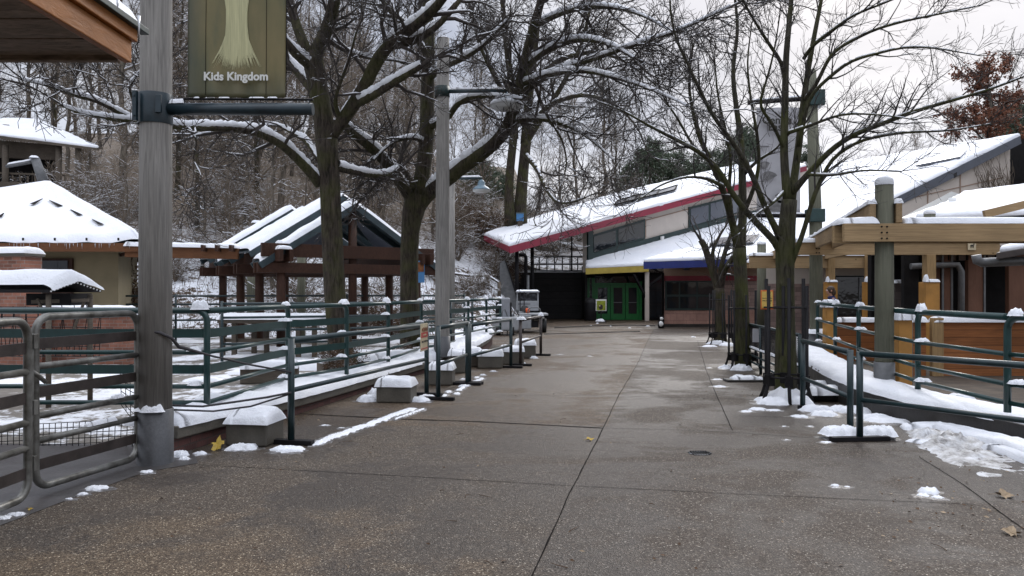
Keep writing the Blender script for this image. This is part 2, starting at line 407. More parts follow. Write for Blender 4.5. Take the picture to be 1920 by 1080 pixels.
# ------------------------------------------------------------------ snow helpers
def snow_ribbon(mb, path, width, h, n=None, m=9, amp=.35, seed=0, side=0.0, skirt=.0):
    """a rounded bank of snow along a path; width and h may be numbers or one value per path point"""
    p=np.asarray(path,float); seg=np.linalg.norm(np.diff(p,axis=0),axis=1); d=np.concatenate([[0],np.cumsum(seg)])
    L=d[-1]; n=n or int(min(220,max(8,L/.09))); e_=min(.10,L*.22)
    s=np.unique(np.concatenate([e_*(1-np.cos(np.linspace(0,np.pi/2,7))),np.linspace(e_,L-e_,n),L-e_*(1-np.cos(np.linspace(0,np.pi/2,7)))])); n=len(s)
    q=np.stack([np.interp(s,d,p[:,k]) for k in range(3)],1)
    wd=np.interp(s,d,np.broadcast_to(width,len(p))); hh=np.interp(s,d,np.broadcast_to(h,len(p)))
    t=np.gradient(q,axis=0); t[:,2]=0; t/=np.linalg.norm(t,axis=1,keepdims=True)+1e-9
    nx=np.stack([t[:,1],-t[:,0],0*t[:,0]],1)
    us=np.sin(np.linspace(-1,1,m)*np.pi/2)*.5+np.linspace(-1,1,m)*.5
    A=np.zeros((n,m,3))
    for i in range(n):
        ef=min(1,min(s[i],L-s[i])/(e_+1e-6)); ef=max(0,1-(1-ef)**3)**.5
        for j,u in enumerate(us):
            k=(1-abs(u)**4)**.5
            wob=mnoise.noise(Vector((s[i]*2.2+seed*9.7,u*1.5,seed)))*.7+mnoise.noise(Vector((s[i]*7+seed,u*3,seed*2)))*.3
            wob2=mnoise.noise(Vector((s[i]*5+seed*5.1,np.sign(u)*3,seed)))
            off=(u*(1+.10*wob2*abs(u))+side)*wd[i]/2
            A[i,j]=q[i]+nx[i]*off+V(0,0,hh[i]*k*ef*(1+amp*wob)-skirt*(1-k))
    i=np.arange(n-1)[:,None]*m; j=np.arange(m-1)[None,:]
    mb.add(A.reshape(-1,3),[np.stack([i+j,i+m+j,i+m+j+1,i+j+1],-1).reshape(-1,4)],True)
    return mb
def snow_slab(poly, th, name='snow_cover', parent=None, bevel=None, sub=0):
    mb=MB(); mb.prism(poly,(0,0,th)); 
    o=mb.build(name,M['snow'],parent,bevel or th*.45,4)
    for f in o.data.polygons: f.use_smooth=True
    return o
def clumps(mb, spots, seed=0):
    for i,(c,sz) in enumerate(spots): mb.blob(c,sz,.28,seed+i,1.7,True,14)
    return mb

# ------------------------------------------------------------------ branches
def resample(pts, rad, K):
    pts=np.asarray(pts,float); rad=np.asarray(rad,float)
    d=np.concatenate([[0],np.cumsum(np.linalg.norm(np.diff(pts,axis=0),axis=1))]); s=np.linspace(0,d[-1],K)
    # smooth (Catmull-like by cubic blend of linear)
    q=np.stack([np.interp(s,d,pts[:,k]) for k in range(3)],1)
    for _ in range(2): q[1:-1]=.25*q[:-2]+.5*q[1:-1]+.25*q[2:]
    return q, np.interp(s,d,rad)
def spawn(pp, pr, rg, count, t0, t1, ang, length, K, ratio, tip, up=0.0, wig=.18, grow=0.0, absmax=1e9, lenfall=.5):
    """children of a set of parent branches (N,K,3); count per parent may be an array"""
    N,K0=pr.shape
    cnt=np.broadcast_to(count,(N,)); idx=np.repeat(np.arange(N),cnt); n=len(idx)
    if n==0: return np.zeros((0,K,3)),np.zeros((0,K))
    t=rg.uniform(t0,t1,n); f=t*(K0-1); i=np.minimum(f.astype(int),K0-2); w=(f-i)[:,None]
    a=pp[idx,i]; b=pp[idx,i+1]; pos=a+(b-a)*w; tan=(b-a)/(np.linalg.norm(b-a,axis=1,keepdims=True)+1e-9)
    r=pr[idx,i]*(1-w[:,0])+pr[idx,i+1]*w[:,0]
    rnd=rg.normal(size=(n,3)); perp=rnd-(rnd*tan).sum(1,keepdims=True)*tan; perp/=np.linalg.norm(perp,axis=1,keepdims=True)+1e-9
    an=rg.uniform(ang[0],ang[1],n)[:,None]; d=np.cos(an)*tan+np.sin(an)*perp; d[:,2]+=up; d/=np.linalg.norm(d,axis=1,keepdims=True)+1e-9
    L=np.broadcast_to(length,(N,))[idx]*rg.uniform(.45,1.15,n)*(1-lenfall*(t-t0)/(t1-t0+1e-6))
    out=np.zeros((n,K,3)); out[:,0]=pos
    for k in range(1,K):
        d=d+rg.normal(size=(n,3))*wig; d[:,2]+=grow; d/=np.linalg.norm(d,axis=1,keepdims=True)+1e-9
        out[:,k]=out[:,k-1]+d*(L/(K-1))[:,None]
    r0=np.minimum(r*ratio,absmax)*rg.uniform(.75,1.1,n)
    rad=r0[:,None]+(tip-r0)[:,None]*np.linspace(0,1,K)[None,:]**.8
    return out,np.maximum(rad,tip)
def snow_on(mb, pts, rad, rg, thick=.8, extra=.004, cover=.75, sides=5, maxz=.75, dense=None):
    if len(pts)==0: return
    if dense:
        K=pts.shape[1]; s=np.linspace(0,K-1,dense); i=np.minimum(s.astype(int),K-2); w=(s-i)
        pts=pts[:,i]*(1-w)[None,:,None]+pts[:,i+1]*w[None,:,None]; rad=rad[:,i]*(1-w)+rad[:,i+1]*w
    N,K=rad.shape
    t=np.gradient(pts,axis=1); t/=np.linalg.norm(t,axis=2,keepdims=True)+1e-9
    flat=np.clip(1-(np.abs(t[:,:,2])/maxz)**3,0,1)
    lump=rg.uniform(size=(N,K)); 
    if K>8: lump=.5*lump+.5*np.stack([np.interp(np.arange(K),np.linspace(0,K-1,K//3+2),rg.uniform(size=K//3+2)) for _ in range(N)])
    on=(lump<cover)
    sr=(rad*thick+extra)*flat*on*(.7+.55*lump)
    q=pts.copy(); q[:,:,2]+=rad*.74+sr*.42
    keep=(sr.max(1)>1e-4)
    sr=np.maximum(sr,0.0004)
    q[:,:,2]-=(sr<.001)*rad*.8
    mb.tubes(q[keep],sr[keep],sides)
# ================================================================== camera, light, sky
cam=bpy.data.cameras.new('camera'); co=bpy.data.objects.new('camera',cam); COL.objects.link(co)
co.location=(0,0,EYE); co.rotation_euler=(R(90),0,0)
cam.sensor_width=36; cam.lens=36*FOC/1920; cam.shift_y=8/1920; cam.clip_end=2000; cam.clip_start=.05
SC.camera=co
SUN_EL,SUN_AZ=R(34),R(24)                         # azimuth clockwise from +Y
sl=bpy.data.lights.new('sun','SUN'); sl.energy=1.1; sl.angle=R(22); sl.color=(1,.965,.92)
so=bpy.data.objects.new('sun',sl); COL.objects.link(so)
d=Vector((math.sin(SUN_AZ)*math.cos(SUN_EL),math.cos(SUN_AZ)*math.cos(SUN_EL),math.sin(SUN_EL)))
so.rotation_euler=d.to_track_quat('Z','Y').to_euler()
W=bpy.data.worlds.new('World'); SC.world=W; W.use_nodes=True
nt=W.node_tree; nt.nodes.clear()
def wn(k,**kw):
    x=nt.nodes.new(k)
    for a,b in kw.items(): setattr(x,a,b)
    return x
L=nt.links.new
out=wn('ShaderNodeOutputWorld'); bg=wn('ShaderNodeBackground'); L(bg.outputs[0],out.inputs[0])
sky=wn('ShaderNodeTexSky',sky_type='NISHITA',sun_disc=False,sun_elevation=SUN_EL,sun_rotation=SUN_AZ,dust_density=3.0)
tc=wn('ShaderNodeTexCoord'); sx=wn('ShaderNodeSeparateXYZ'); L(tc.outputs['Generated'],sx.inputs[0])
mpn=wn('ShaderNodeMapping'); mpn.inputs['Scale'].default_value=(1,1,2.6); mpn.inputs['Location'].default_value=(.35,.2,.1); L(tc.outputs['Generated'],mpn.inputs[0])
nz=wn('ShaderNodeTexNoise'); nz.inputs['Scale'].default_value=2.3; nz.inputs['Detail'].default_value=6; nz.inputs['Roughness'].default_value=.5; nz.inputs['Distortion'].default_value=.25; L(mpn.outputs[0],nz.inputs['Vector'])
cr=wn('ShaderNodeValToRGB'); e=cr.color_ramp.elements
e[0].position=.39; e[0].color=(2.7,3.0,3.75,1); e[1].position=.61; e[1].color=(4.5,4.65,5.15,1); L(nz.outputs['Fac'],cr.inputs[0])
# overcast: brighter overhead, a pale band low over the trees
mr=wn('ShaderNodeValToRGB'); e=mr.color_ramp.elements
e[0].position=0.0; e[0].color=(1.6,1.56,1.50,1); e[1].position=1.0; e[1].color=(3.9,3.85,3.72,1)
for p,c in ((.13,(1.5,1.48,1.45)),(.25,(1.0,1.0,1.0)),(.40,(1.05,1.05,1.05)),(.6,(2.7,2.65,2.58))):
    q=e.new(p); q.color=(*c,1)
L(sx.outputs[2],mr.inputs[0])
mx=wn('ShaderNodeMix',data_type='RGBA',blend_type='MULTIPLY'); mx.inputs[0].default_value=1; L(cr.outputs[0],mx.inputs[6]); L(mr.outputs[0],mx.inputs[7])
m2=wn('ShaderNodeMix',data_type='RGBA'); m2.inputs[0].default_value=.9; L(sky.outputs[0],m2.inputs[6]); L(mx.outputs[2],m2.inputs[7])
L(m2.outputs[2],bg.inputs[0]); bg.inputs[1].default_value=.1
SC.view_settings.view_transform='Standard'; SC.view_settings.look='None'; SC.view_settings.exposure=.62; SC.view_settings.gamma=1
SC.cycles.max_bounces=6; SC.cycles.diffuse_bounces=3; SC.cycles.glossy_bounces=3; SC.cycles.transmission_bounces=2; SC.cycles.caustics_reflective=False
SC.cycles.use_denoising=True

# ================================================================== terrain
def hill(x,y):
    wl=float(1-sstep(-1.2,1.6,x-.02*(y-40)))
    st=.31+.10*float(sstep(-6,-22,x))
    y0=27.5+5*float(sstep(-7,-1,x))
    zl=st*max(0,y-y0); zl=27*math.tanh(zl/27)
    zr=2.75+.27*max(0,y-50) if y>46.2 else -.6; zr=min(zr,9.5)
    if y<y0: zl=-.4*min(1,(y0-y)/1.5)
    z=wl*zl+(1-wl)*(zr if y>46.2 else -.6)
    if z>.15: z+=.35*mnoise.noise(Vector((x*.22,y*.22,3)))*min(1,z*.7)+.12*mnoise.noise(Vector((x*.9,y*.9,7)))
    return z
struct(MB().sheet([(-600,-200,-.05),(600,-200,-.05),(600,900,-.05),(-600,900,-.05)]).build('ground',M['soil']))
struct(MB().sheet([(-12,-6,0),(34,-6,0),(34,47.2,0),(-12,47.2,0)]).build('pavement',M['pave']))
xs=np.concatenate([np.linspace(-130,-32,34),np.linspace(-31,16,64),np.linspace(17,120,40)]); ys=np.concatenate([np.linspace(25,60,50),np.linspace(61,170,50)])
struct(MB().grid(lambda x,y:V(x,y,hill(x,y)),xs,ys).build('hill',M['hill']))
# paddock floor to the left of the low wall, bare soil in the pens to the right, apron under the gates
WALL=[(-3.22,7.45),(-2.95,8.9),(-2.55,10.9),(-2.2,12.7),(-1.72,14.9),(-1.22,16.9),(-.85,18.9),(-.62,21),(-.55,23.4)]
struct(MB().sheet([(x-.25,y,.006) for x,y in WALL]+[(-2.5,34,.006),(-40,34,.006),(-40,8.6,.006),(-3.5,8.0,.006)]).build('yard_ground',M['yard']))
APR=[G(-260,1105,.004),G(0,985,.004),G(140,932,.004),G(275,884,.004),G(372,868,.004)]
struct(MB().sheet(APR+[V(-3.35,8.02,.004),V(-3.5,8.0,.004),V(-11,8.6,.004),V(-11,3.0,.004)]).build('concrete_path',M['apron']))
CURB=[(5.55,6.6),(5.28,8),(4.77,9.5),(4.60,10.4),(4.72,11.6),(5.05,13.2),(5.5,15),(6.2,17.5),(7.0,20)]
struct(MB().sheet([(x+.5,y,.004) for x,y in CURB]+[(24,20,.004),(24,5.6,.004)]).build('pen_ground',M['soil']))
jm=MB()
def joint(pts,w,z=.004,wob=.012,seed=0):
    p=[G(*q) for q in pts]; L_=[];
    a=np.array(p); d=np.concatenate([[0],np.cumsum(np.linalg.norm(np.diff(a,axis=0),axis=1))]); n=max(8,int(d[-1]/.12)); s=np.linspace(0,d[-1],n)
    q=np.stack([np.interp(s,d,a[:,k]) for k in range(3)],1); t=np.gradient(q,axis=0); nx=np.stack([t[:,1],-t[:,0],0*t[:,0]],1); nx/=np.linalg.norm(nx,axis=1,keepdims=True)
    off=np.array([mnoise.noise(Vector((k*1.3+seed*7,seed,0))) for k in s])*wob
    ww=np.array([w*(.55+.9*abs(mnoise.noise(Vector((k*3+seed*3,seed,5))))) for k in s])
    c=q+nx*off[:,None]; A=np.stack([c-nx*ww[:,None]/2,c+nx*ww[:,None]/2],1); A[:,:,2]=z
    i=np.arange(n-1)[:,None]*2
    jm.add(A.reshape(-1,3),[np.concatenate([i,i+1,i+3,i+2],1)])
joint([(985,1110),(1030,1010),(1075,912),(1130,805),(1160,742),(1195,683),(1214,640),(1226,618)],.014,seed=1)
joint([(560,776),(750,786),(900,791),(1130,803)],.055,seed=2)
joint([(1130,803),(1260,806),(1375,811),(1560,824)],.012,seed=3)
joint([(372,872),(700,890),(1085,912)],.011,seed=4); joint([(1085,912),(1500,932),(1830,947)],.011,seed=5)
joint([(930,741),(1160,743),(1370,748),(1560,757)],.014,seed=6)
joint([(1010,684),(1195,683),(1330,685)],.016,seed=7); joint([(1180,710),(1400,714)],.016,seed=8)
joint([(1374,808),(1345,745),(1326,700),(1320,680),(1308,640)],.014,.0042,seed=9)
joint([(1724,858),(1800,905),(1930,1000)],.012,seed=10); joint([(1040,660),(1300,663)],.016,seed=11); joint([(1060,640),(1330,643)],.018,seed=12)
joint([(1385,780),(1480,783),(1640,785)],.018,seed=13)
for k,(a,b,y,w) in enumerate([(1010,1200,621,.10),(1100,1260,617,.07),(1040,1330,629,.05),(1130,1240,636,.03),(1015,1150,612,.10),(1150,1235,611,.06)]):
    joint([(a,y),((a+b)/2,y+2),(b,y-1)],w,.0044,.2,20+k)
o=jm.build('pavement_joints',M['joint']); o['kind']='structure'

# ================================================================== left: kiosk corner overhead
K=thing('kiosk','kiosk roof corner with orange fascia boards and dark plank soffit overhanging the gates','kiosk',(-4.2,3,0))
MB().box((-4.4,2.0,1.45),(3.0,2.6,2.9)).build('wall',M['stucco'],K)
zf=2.90
MB().sheet([(-6.6,.2,zf+.05),(-2.22,.2,zf+.05),(-2.22,4.4,zf+.05),(-6.6,4.4,zf+.05)]).build('ceiling',M['soffit'],K)
mb=MB()
for k in range(14): mb.box((-4.42,.35+k*.30,zf+.035),(4.3,.285,.022))
mb.build('soffit',M['soffit'],K,.004)
mb=MB(); mb.box((-2.20,2.31,zf+.055),(.045,4.24,.125)); mb.box((-2.19,2.31,zf+.155),(.075,4.28,.075)); mb.build('fascia',M['fascia'],K,.006)
mb=MB(); mb.box((-4.44,4.41,zf+.08),(4.40,.05,.17)); mb.build('fascia_board',M['soffit'],K,.006)
mb=MB(); mb.prism([(-2.16,.2,zf+.195),(-2.16,4.50,zf+.195),(-6.6,4.50,zf+.195),(-6.6,.2,zf+.195)],(0,0,.015)); mb.box((-2.145,2.35,zf+.20),(.05,4.34,.035)); mb.build('roof',M['teal_deep'],K,.004)
mb=MB(); snow_ribbon(mb,[(-2.42,.2,zf+.21),(-2.42,2.6,zf+.21),(-2.43,3.75,zf+.21)],.60,.16,seed=3,amp=.2); snow_ribbon(mb,[(-2.43,3.86,zf+.21),(-2.44,4.52,zf+.21)],.58,.14,seed=5)
mb.build('snow_cover',M['snow'],K)
mb=MB()
for x,y,l in ((-2.165,3.63,.09),(-2.165,3.70,.12),(-2.05,4.25,.12),(-2.05,4.02,.05)): mb.tube([(x,y,zf+.20),(x,y,zf+.20-l*.5),(x,y,zf+.20-l)],[.008,.005,.001],6)
mb.build('icicle',M['ice'],K)

# ================================================================== utility poles, banners, lamps
pb=G(291,868)
U=thing('utility_pole','weathered grey wooden pole carrying the horse tail banner, dark sleeve at its foot','pole',pb,'weathered wooden poles')
x0,y0=pb[0],pb[1]
MB().tube([(x0,y0,.42),(x0+.004,y0,2.5),(x0+.012,y0,4.6),(x0+.02,y0,7.2)],[.147,.143,.136,.128],24).build('shaft',M['pole'],U)
mb=MB(); mb.lathe((x0,y0,0),[(.165,0),(.160,.01),(.158,.50),(.150,.505)],28); mb.build('sleeve',M['sleeve'],U)
mb=MB(); mb.blob((x0+.02,y0-.10,.50),(.11,.07,.07),.3,4); mb.blob((x0-.10,y0-.08,.50),(.05,.06,.03),.3,9); mb.each('snow_cap',M['snow'],U)
zb=3.27
mb=MB(); mb.lathe((x0,y0,0),[(.150,zb-.14),(.152,zb-.14),(.152,zb+.14),(.147,zb+.14)],28); mb.box((x0-.11,y0-.155,zb),(.035,.05,.27)); mb.box((x0+.10,y0-.15,zb+.02),(.05,.03,.16))
for dz in (-.09,.09): mb.cyl((x0-.11,y0-.19,zb+dz),(x0-.11,y0-.15,zb+dz),.012,sides=8)
mb.build('bracket',M['teal_pipe'],U,.004)
ax1=P(588,209,y0)[0]
mb=MB(); mb.cyl((x0+.13,y0-.02,zb),(ax1,y0-.02,zb),.056,sides=20); mb.build('arm',M['teal_pipe'],U)
mb=MB(); mb.cyl((x0+.27,y0-.02,zb+.095),(ax1-.0,y0-.02,zb+.088),.011,sides=8); mb.cyl((ax1-.03,y0-.02,zb+.05),(ax1-.03,y0-.02,zb+.095),.008,sides=6); mb.cyl((x0+.28,y0-.02,zb+.05),(x0+.28,y0-.02,zb+.095),.008,sides=6); mb.build('banner_rod',M['black'],U)
mb=MB(); mb.cyl((x0+.13,y0-.02,zb+2.5),(ax1,y0-.02,zb+2.5),.056,sides=16); mb.lathe((x0,y0,0),[(.142,zb+2.36),(.148,zb+2.36),(.148,zb+2.64),(.14,zb+2.64)],24); mb.build('upper_arm',M['slate'],U)
mb=MB(); snow_ribbon(mb,[(x0+.15,y0-.02,zb+.045),(x0+.28,y0-.02,zb+.05)],.08,.05,seed=2)
for k,(a,b) in enumerate(((.37,.42),(.48,.56),(.60,.70),(.88,1.02),(1.05,1.14))): snow_ribbon(mb,[(x0+a,y0-.03,zb+.098),(x0+b,y0-.03,zb+.098)],.022,.014,seed=k,n=8,m=5)
mb.each('snow_ledge',M['snow'],U)
# banner
def text(body,size,mat,mtx,name,parent,bold=0,ext=.002,align='CENTER'):
    cu=bpy.data.curves.new('lettering','FONT'); cu.body=body; cu.size=size; cu.offset=bold; cu.extrude=ext; cu.align_x=align; cu.resolution_u=3
    o=bpy.data.objects.new('lettering_curve',cu); COL.objects.link(o)
    dg=bpy.context.evaluated_depsgraph_get(); me=bpy.data.meshes.new_from_object(o.evaluated_get(dg)); me.transform(mtx)
    bpy.data.objects.remove(o); me.materials.clear(); me.materials.append(mat)
    q=bpy.data.objects.new(name,me); COL.objects.link(q)
    if parent is not None: adopt(q,parent)
    return q
def wallm(c,ang=0):                       # lettering upright on a plane facing -Y turned by ang about Z
    return Matrix.Translation(Vector(c))@Matrix.Rotation(ang,4,'Z')@Matrix.Rotation(R(90),4,'X')
xa,xb=P(356,190,y0)[0],P(538,190,y0)[0]
B=thing('banner','olive green fabric banner lettered Kids Kingdom with a pale horse tail print','banner',((xa+xb)/2,y0,zb+.1))
mb=MB()
def bf(u,v): 
    return V(xa+(xb-xa)*u+.012*(v-.5), y0-.02-.012*math.sin(u*9+v*2)*(1-v)-.02*math.exp(-v*9)*math.sin(u*26+1)-.012*math.sin(u*5.5+4*v), zb+.105+2.35*v)
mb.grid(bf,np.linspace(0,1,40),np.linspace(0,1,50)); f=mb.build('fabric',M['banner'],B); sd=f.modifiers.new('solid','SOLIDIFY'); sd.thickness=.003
mb=MB()
for xx in (xa,xb): mb.tube([(xx,y0-.028,zb+.11),(xx+.006,y0-.028,zb+1.3),(xx+.012,y0-.028,zb+2.45)],[.004]*3,6)
for u in (.185,.80): mb.tube([(xa+(xb-xa)*u+.012*(v-.5),bf(u,v)[1]-.004,bf(u,v)[2]) for v in np.linspace(0.01,.99,14)],[.0022]*14,5)
mb.build('hem',M['gap'],B)
mb=MB()
for i in range(420):                                     # printed hair strands: a narrow column, then flared tips
    s=float(np.clip(rng.normal()*.5,-1,1)); zend=zb+rng.uniform(.36,.50)+.10*abs(s)**2*rng.uniform(); sh=rng.normal()*.006
    zs_=np.linspace(zb+2.3,zend,16); w0=rng.uniform(.002,.0045)
    A=[]
    for k,z in enumerate(zs_):
        h=z-zb; wdt=.10 if h>1 else .086 if h>.70 else .086+(.70-h)**1.3*.62
        if h>1: wdt=.10+.05*min(1,(h-1)/.5)
        x=(xa+xb)/2-.012+s*wdt+sh; ww=w0*(1 if h>.6 else max(.15,(h-.34)/.26))
        yy=bf((x-xa)/(xb-xa),min(1,max(0,(z-zb-.105)/2.35)))[1]-.006-.0012*(i/420)
        A.append([(x-ww,yy,z),(x+ww,yy,z)])
    A=np.array(A).reshape(-1,3); i2=np.arange(15)[:,None]*2
    mb.add(A,[np.concatenate([i2,i2+1,i2+3,i2+2],1)])
o=mb.build('tail_print',M['hair'],B)
text('Kids Kingdom',.105,M['letter'],wallm(((xa+xb)/2-.005,y0-.052,P(0,153,y0)[2])),'lettering',B,.0035,.0008)

def lamp_post(name,label,base,D,top,collar,armz,armlen,armdir,lampdrop,mat,lampR,r0,bell='enamel',grp='weathered wooden poles',snow=True,banded=True):
    t=thing(name,label,'lamp post',base,grp); x,y,z=base
    MB().tube([(x,y,z+.1),(x,y,z+collar),(x+.01,y,(z+top)/2),(x+.02,y,top)],[r0*1.03,r0*1.03,r0*.96,r0*.86],18).build('shaft',mat,t)
    if collar>.1: MB().lathe((x,y,z),[(r0*1.18,0),(r0*1.15,.02),(r0*1.15,collar),(r0,collar+.004)],20).build('sleeve',M['sleeve'],t)
    a=V(x,y-.02,armz); e=a+V(armdir[0],armdir[1],0)*armlen+V(0,0,.02)
    MB().cyl(a,e,.042,.036,14).build('arm',M['teal_steel'],t)
    MB().lathe((x,y,0),[(r0*1.02,armz-.12),(r0*1.06,armz-.12),(r0*1.06,armz+.1),(r0*1.0,armz+.1)],18).build('bracket',M['teal_deep'],t)
    l=e-V(armdir[0],armdir[1],0)*.02
    h=MB(); R_=lampR
    h.cyl(l,l-V(0,0,.06),.018,sides=8)
    h.lathe(l-V(0,0,lampdrop),[(.02,lampdrop-.05),(.07,lampdrop-.07),(.105,lampdrop-.14),(.115,lampdrop-.22),(.14,lampdrop-.245)],24)
    sh=h.build('lamp_neck',M['lampblue'],t)
    MB().lathe(l-V(0,0,lampdrop),[(.135,lampdrop-.24),(R_*.72,lampdrop-.27),(R_,.055),(R_*1.01,.045),(R_*.98,.04),(.10,lampdrop-.29)],24).build('lamp_shade',M[bell],t)
    MB().lathe(l-V(0,0,lampdrop),[(R_*.97,.045),(R_*.93,.0),(R_*.7,-.035),(.001,-.045)],24).build('diffuser',M['lampglass'],sh)
    if snow:
        mb=MB(); snow_ribbon(mb,[a+(e-a)*.15+V(0,0,.03),a+(e-a)*.95+V(0,0,.03)],.07,.045,seed=4)
        if bell=='enamel': mb.lathe(l-V(0,0,lampdrop),[(.115,lampdrop-.17),(R_*.62,lampdrop-.19),(R_*.92,.14),(R_*1.03,.10),(R_*1.04,.055),(R_*.85,.06)],24)
        mb.blob((x+.02,y,top),(r0*.8,r0*.8,.05),.2,1); mb.each('snow_cap',M['snow'],t)
    return t
p2b=V((829-CX)/FOC*16,16,.25)
lamp_post('lamp_post','wooden lamp post with a snowy bell lamp and metal sleeve by the low wall',p2b,16,P(0,72,16)[2],.42,P(0,172,16)[2],1.35,(1,0),.36,M['pole'],.325,.148)
p3=V((844-CX)/FOC*23,23,.0)
lamp_post('lamp_post','slimmer lamp post half hidden behind the sleeved one, with a small blue bell lamp',p3,23,5.3,.05,P(0,335,23)[2],.95,(1,0),.40,M['pole'],.27,.14,'lampblue')
p4=V((84-CX)/FOC*33,33,hill(-20,33)); 
t=thing('lamp_post','slanting grey post with a side arm standing below the hillside cabin','post',p4)
MB().tube([P(84,352,33),P(76,325,33),P(66,298,33)],[.22,.2,.18],12).build('shaft',M['grey_metal'],t)
mb=MB(); mb.cyl(P(64,303,33),P(12,312,33),.07,sides=10); mb.build('arm',M['grey_metal'],t)
mb=MB(); snow_ribbon(mb,[P(64,300,33),P(15,309,33)],.12,.08,seed=1); mb.blob(P(65,296,33),(.2,.2,.1),.2,3); mb.each('snow_cap',M['snow'],t)

# ================================================================== galvanised gates
def gate(label,a,b,zt,zb,fr,group):
    a=V(*a,0); b=V(*b,0); t=thing('livestock_gate',label,'gate',(*((a+b)/2)[:2],0),group)
    d=unit(b-a); rc=.13; r=.030
    pa=[]
    for (c,zc,s0) in ((b,zb,-90),(b,zt,0),(a,zt,90),(a,zb,180)):
        cx=c-d*rc if c is b else c+d*rc; cz=zc+rc if zc==zb else zc-rc
        for k in range(7):
            an=R(s0+k*15); pa.append(cx+d*math.cos(an)*rc+V(0,0,cz+math.sin(an)*rc))
    pa.append(pa[0]); 
    MB().tube(pa,r,12,False).build('frame',fr,t)
    H=zt-zb
    for k,(f,kind) in enumerate(((.157,1),(.29,0),(.44,1),(.58,0),(.725,0),(.866,1))):
        z=zt-f*H
        if kind: MB().beam(a+V(0,0,z)+d*.02,b+V(0,0,z)-d*.02,.012,.085).build('flat_rail',M['brown_tube'],t)
        else: MB().cyl(a+V(0,0,z),b+V(0,0,z),.026,sides=10).build('rail',M['galv'],t)
    mb=MB(); nx=V(d[1],-d[0],0)
    for f in (.12,.5,.82): mb.box(b+d*.055+V(0,0,zt-f*H),(.05,.06,.11),math.atan2(d[1],d[0]))
    mb.cyl(b+d*.05+V(0,0,zb+.3),b+d*.05+V(0,0,zt-.12),.014,sides=8)
    mb.build('hinge',M['galv'],t,.004)
    mb=MB()
    for k,(u,f,L_) in enumerate(((.45,.725,.22),(.62,.725,.15),(.72,.58,.12))):
        c=a+(b-a)*u+V(0,0,zt-f*H+.022); mb2=snow_ribbon(mb,[c,c+d*L_],.05,.035,seed=k+3,n=10,m=7)
    mb.each('snow_cap',M['snow'],t)
    return t
gate('rusty tube livestock gate hinged to the banner pole, flat dark boards among its rails',P(66,0,5.95)[:2],P(258,0,7.08)[:2],1.39,.07,M['galv'],'livestock gates')
gt=gate('tube livestock gate at the frame edge, its rounded end tied to the next gate',(-3.62,3.55),P(52,0,5.72)[:2],1.37,.07,M['galv'],'livestock gates')
c=P(66,0,5.93); mb=MB(); mb.beam((c[0]-.03,c[1]+.0,.58),(c[0]-.03,c[1],.92),.06,.012,(1,0,0)); mb.build('latch_plate',M['rust'],gt)
mb=MB(); mb.tube([P(60,696,5.8),P(72,705,5.85),P(85,716,5.95)],[.018]*3,8); mb.build('latch_bar',M['galv'],gt)
# wire mesh panel leaning in the yard behind the gates
def wire_panel(label,corners,nx_,nz_,zig=False,r=.004,cat='wire panel'):
    t=MB(); a,b,c,d=[np.asarray(k,float) for k in corners]   # a-b bottom, d-c top
    for i in range(nx_+1):
        u=i/nx_; t.tube([a+(b-a)*u,d+(c-d)*u],r,4,False)
    for j in range(nz_+1):
        v=j/nz_; t.tube([a+(d-a)*v,b+(c-b)*v],r,4,False)
    if zig:
        for i in range(nx_*2):
            u,v=i/(nx_*2),(i+1)/(nx_*2); p,q=(0,1) if i%2 else (1,0)
            t.tube([a+(b-a)*u+(d-a)*p,a+(b-a)*v+(c-b)*q],r,4,False)
    return tag(t.build('wire_panel',M['black']),label,cat)
wire_panel('low square mesh wire panel standing on the concrete behind the gates',[P(-30,868,8.0),P(258,858,7.9),P(262,785,7.9),P(-30,800,8.0)],26,7)
wire_panel('rusty wire fence panel with diagonal strands in front of the brick wall',[P(-20,668,11.6),P(186,668,11.2),P(190,578,11.2),P(-20,575,11.6)],9,5,True,.006)
wire_panel('bent strip of square mesh tied beside the gate end',[P(228,760,8.3),P(262,805,8.3),P(262,680,8.3),P(225,688,8.3)],4,8)
# ================================================================== left yard: feeder, walls, beige house
F=thing('hay_feeder','small hay feeder shelter with a thick snow covered roof standing on thin poles','feeder',(-7,11,0))
g0=P(142,545,11)                          # gable end facing right-front, ridge runs left
ex=unit(V(.86,-.50,0)); rdv=unit(V(-1,.10,0))
e1,e0=P(190,548,11.0),P(92,549,10.5); pk=P(142,531,10.75)
mb=MB(); mb.prism([e0,pk,e1,e1+V(0,0,.03),pk+V(0,0,.035),e0+V(0,0,.03)],rdv*2.6); mb.build('roof',M['black'],F)
mb=MB()
for (p,q) in ((e0,pk),(pk,e1)):
    for k in range(8):
        c=p+(q-p)*((k+.5)/8)+V(0.01,-.01,.012); mb.beam(c-(q-p)*.022,c+(q-p)*.022,.02,.018)
mb.build('corrugated_edge',M['white'],F)
mb=MB()
prof=[]
for k in range(9):
    u=k/8; p=e0+(pk-e0)*(u*2) if u<.5 else pk+(e1-pk)*(u*2-1); prof.append(p+V(0,0,.03))
top=[p+V(0,0,.17*math.sin(math.pi*min(1,max(0,.04+.92*k/8)))**.35) for k,p in enumerate(prof)]
def fs(u,v):
    k=u*8; i=min(int(k),7); w=k-i; q=top[i]*(1-w)+top[i+1]*w; b=prof[i]*(1-w)+prof[i+1]*w
    end=min(1,v/.05)**.5; q=b+(q-b)*end
    return q+rdv*(2.6*v-.05)+V(0,0,.02*mnoise.noise(Vector((u*4,v*6,1))))
mb.grid(fs,np.linspace(0,1,22),np.concatenate([np.linspace(0,.06,7),np.linspace(.1,1,14)]))
mb.build('snow_cover',M['snow'],F)
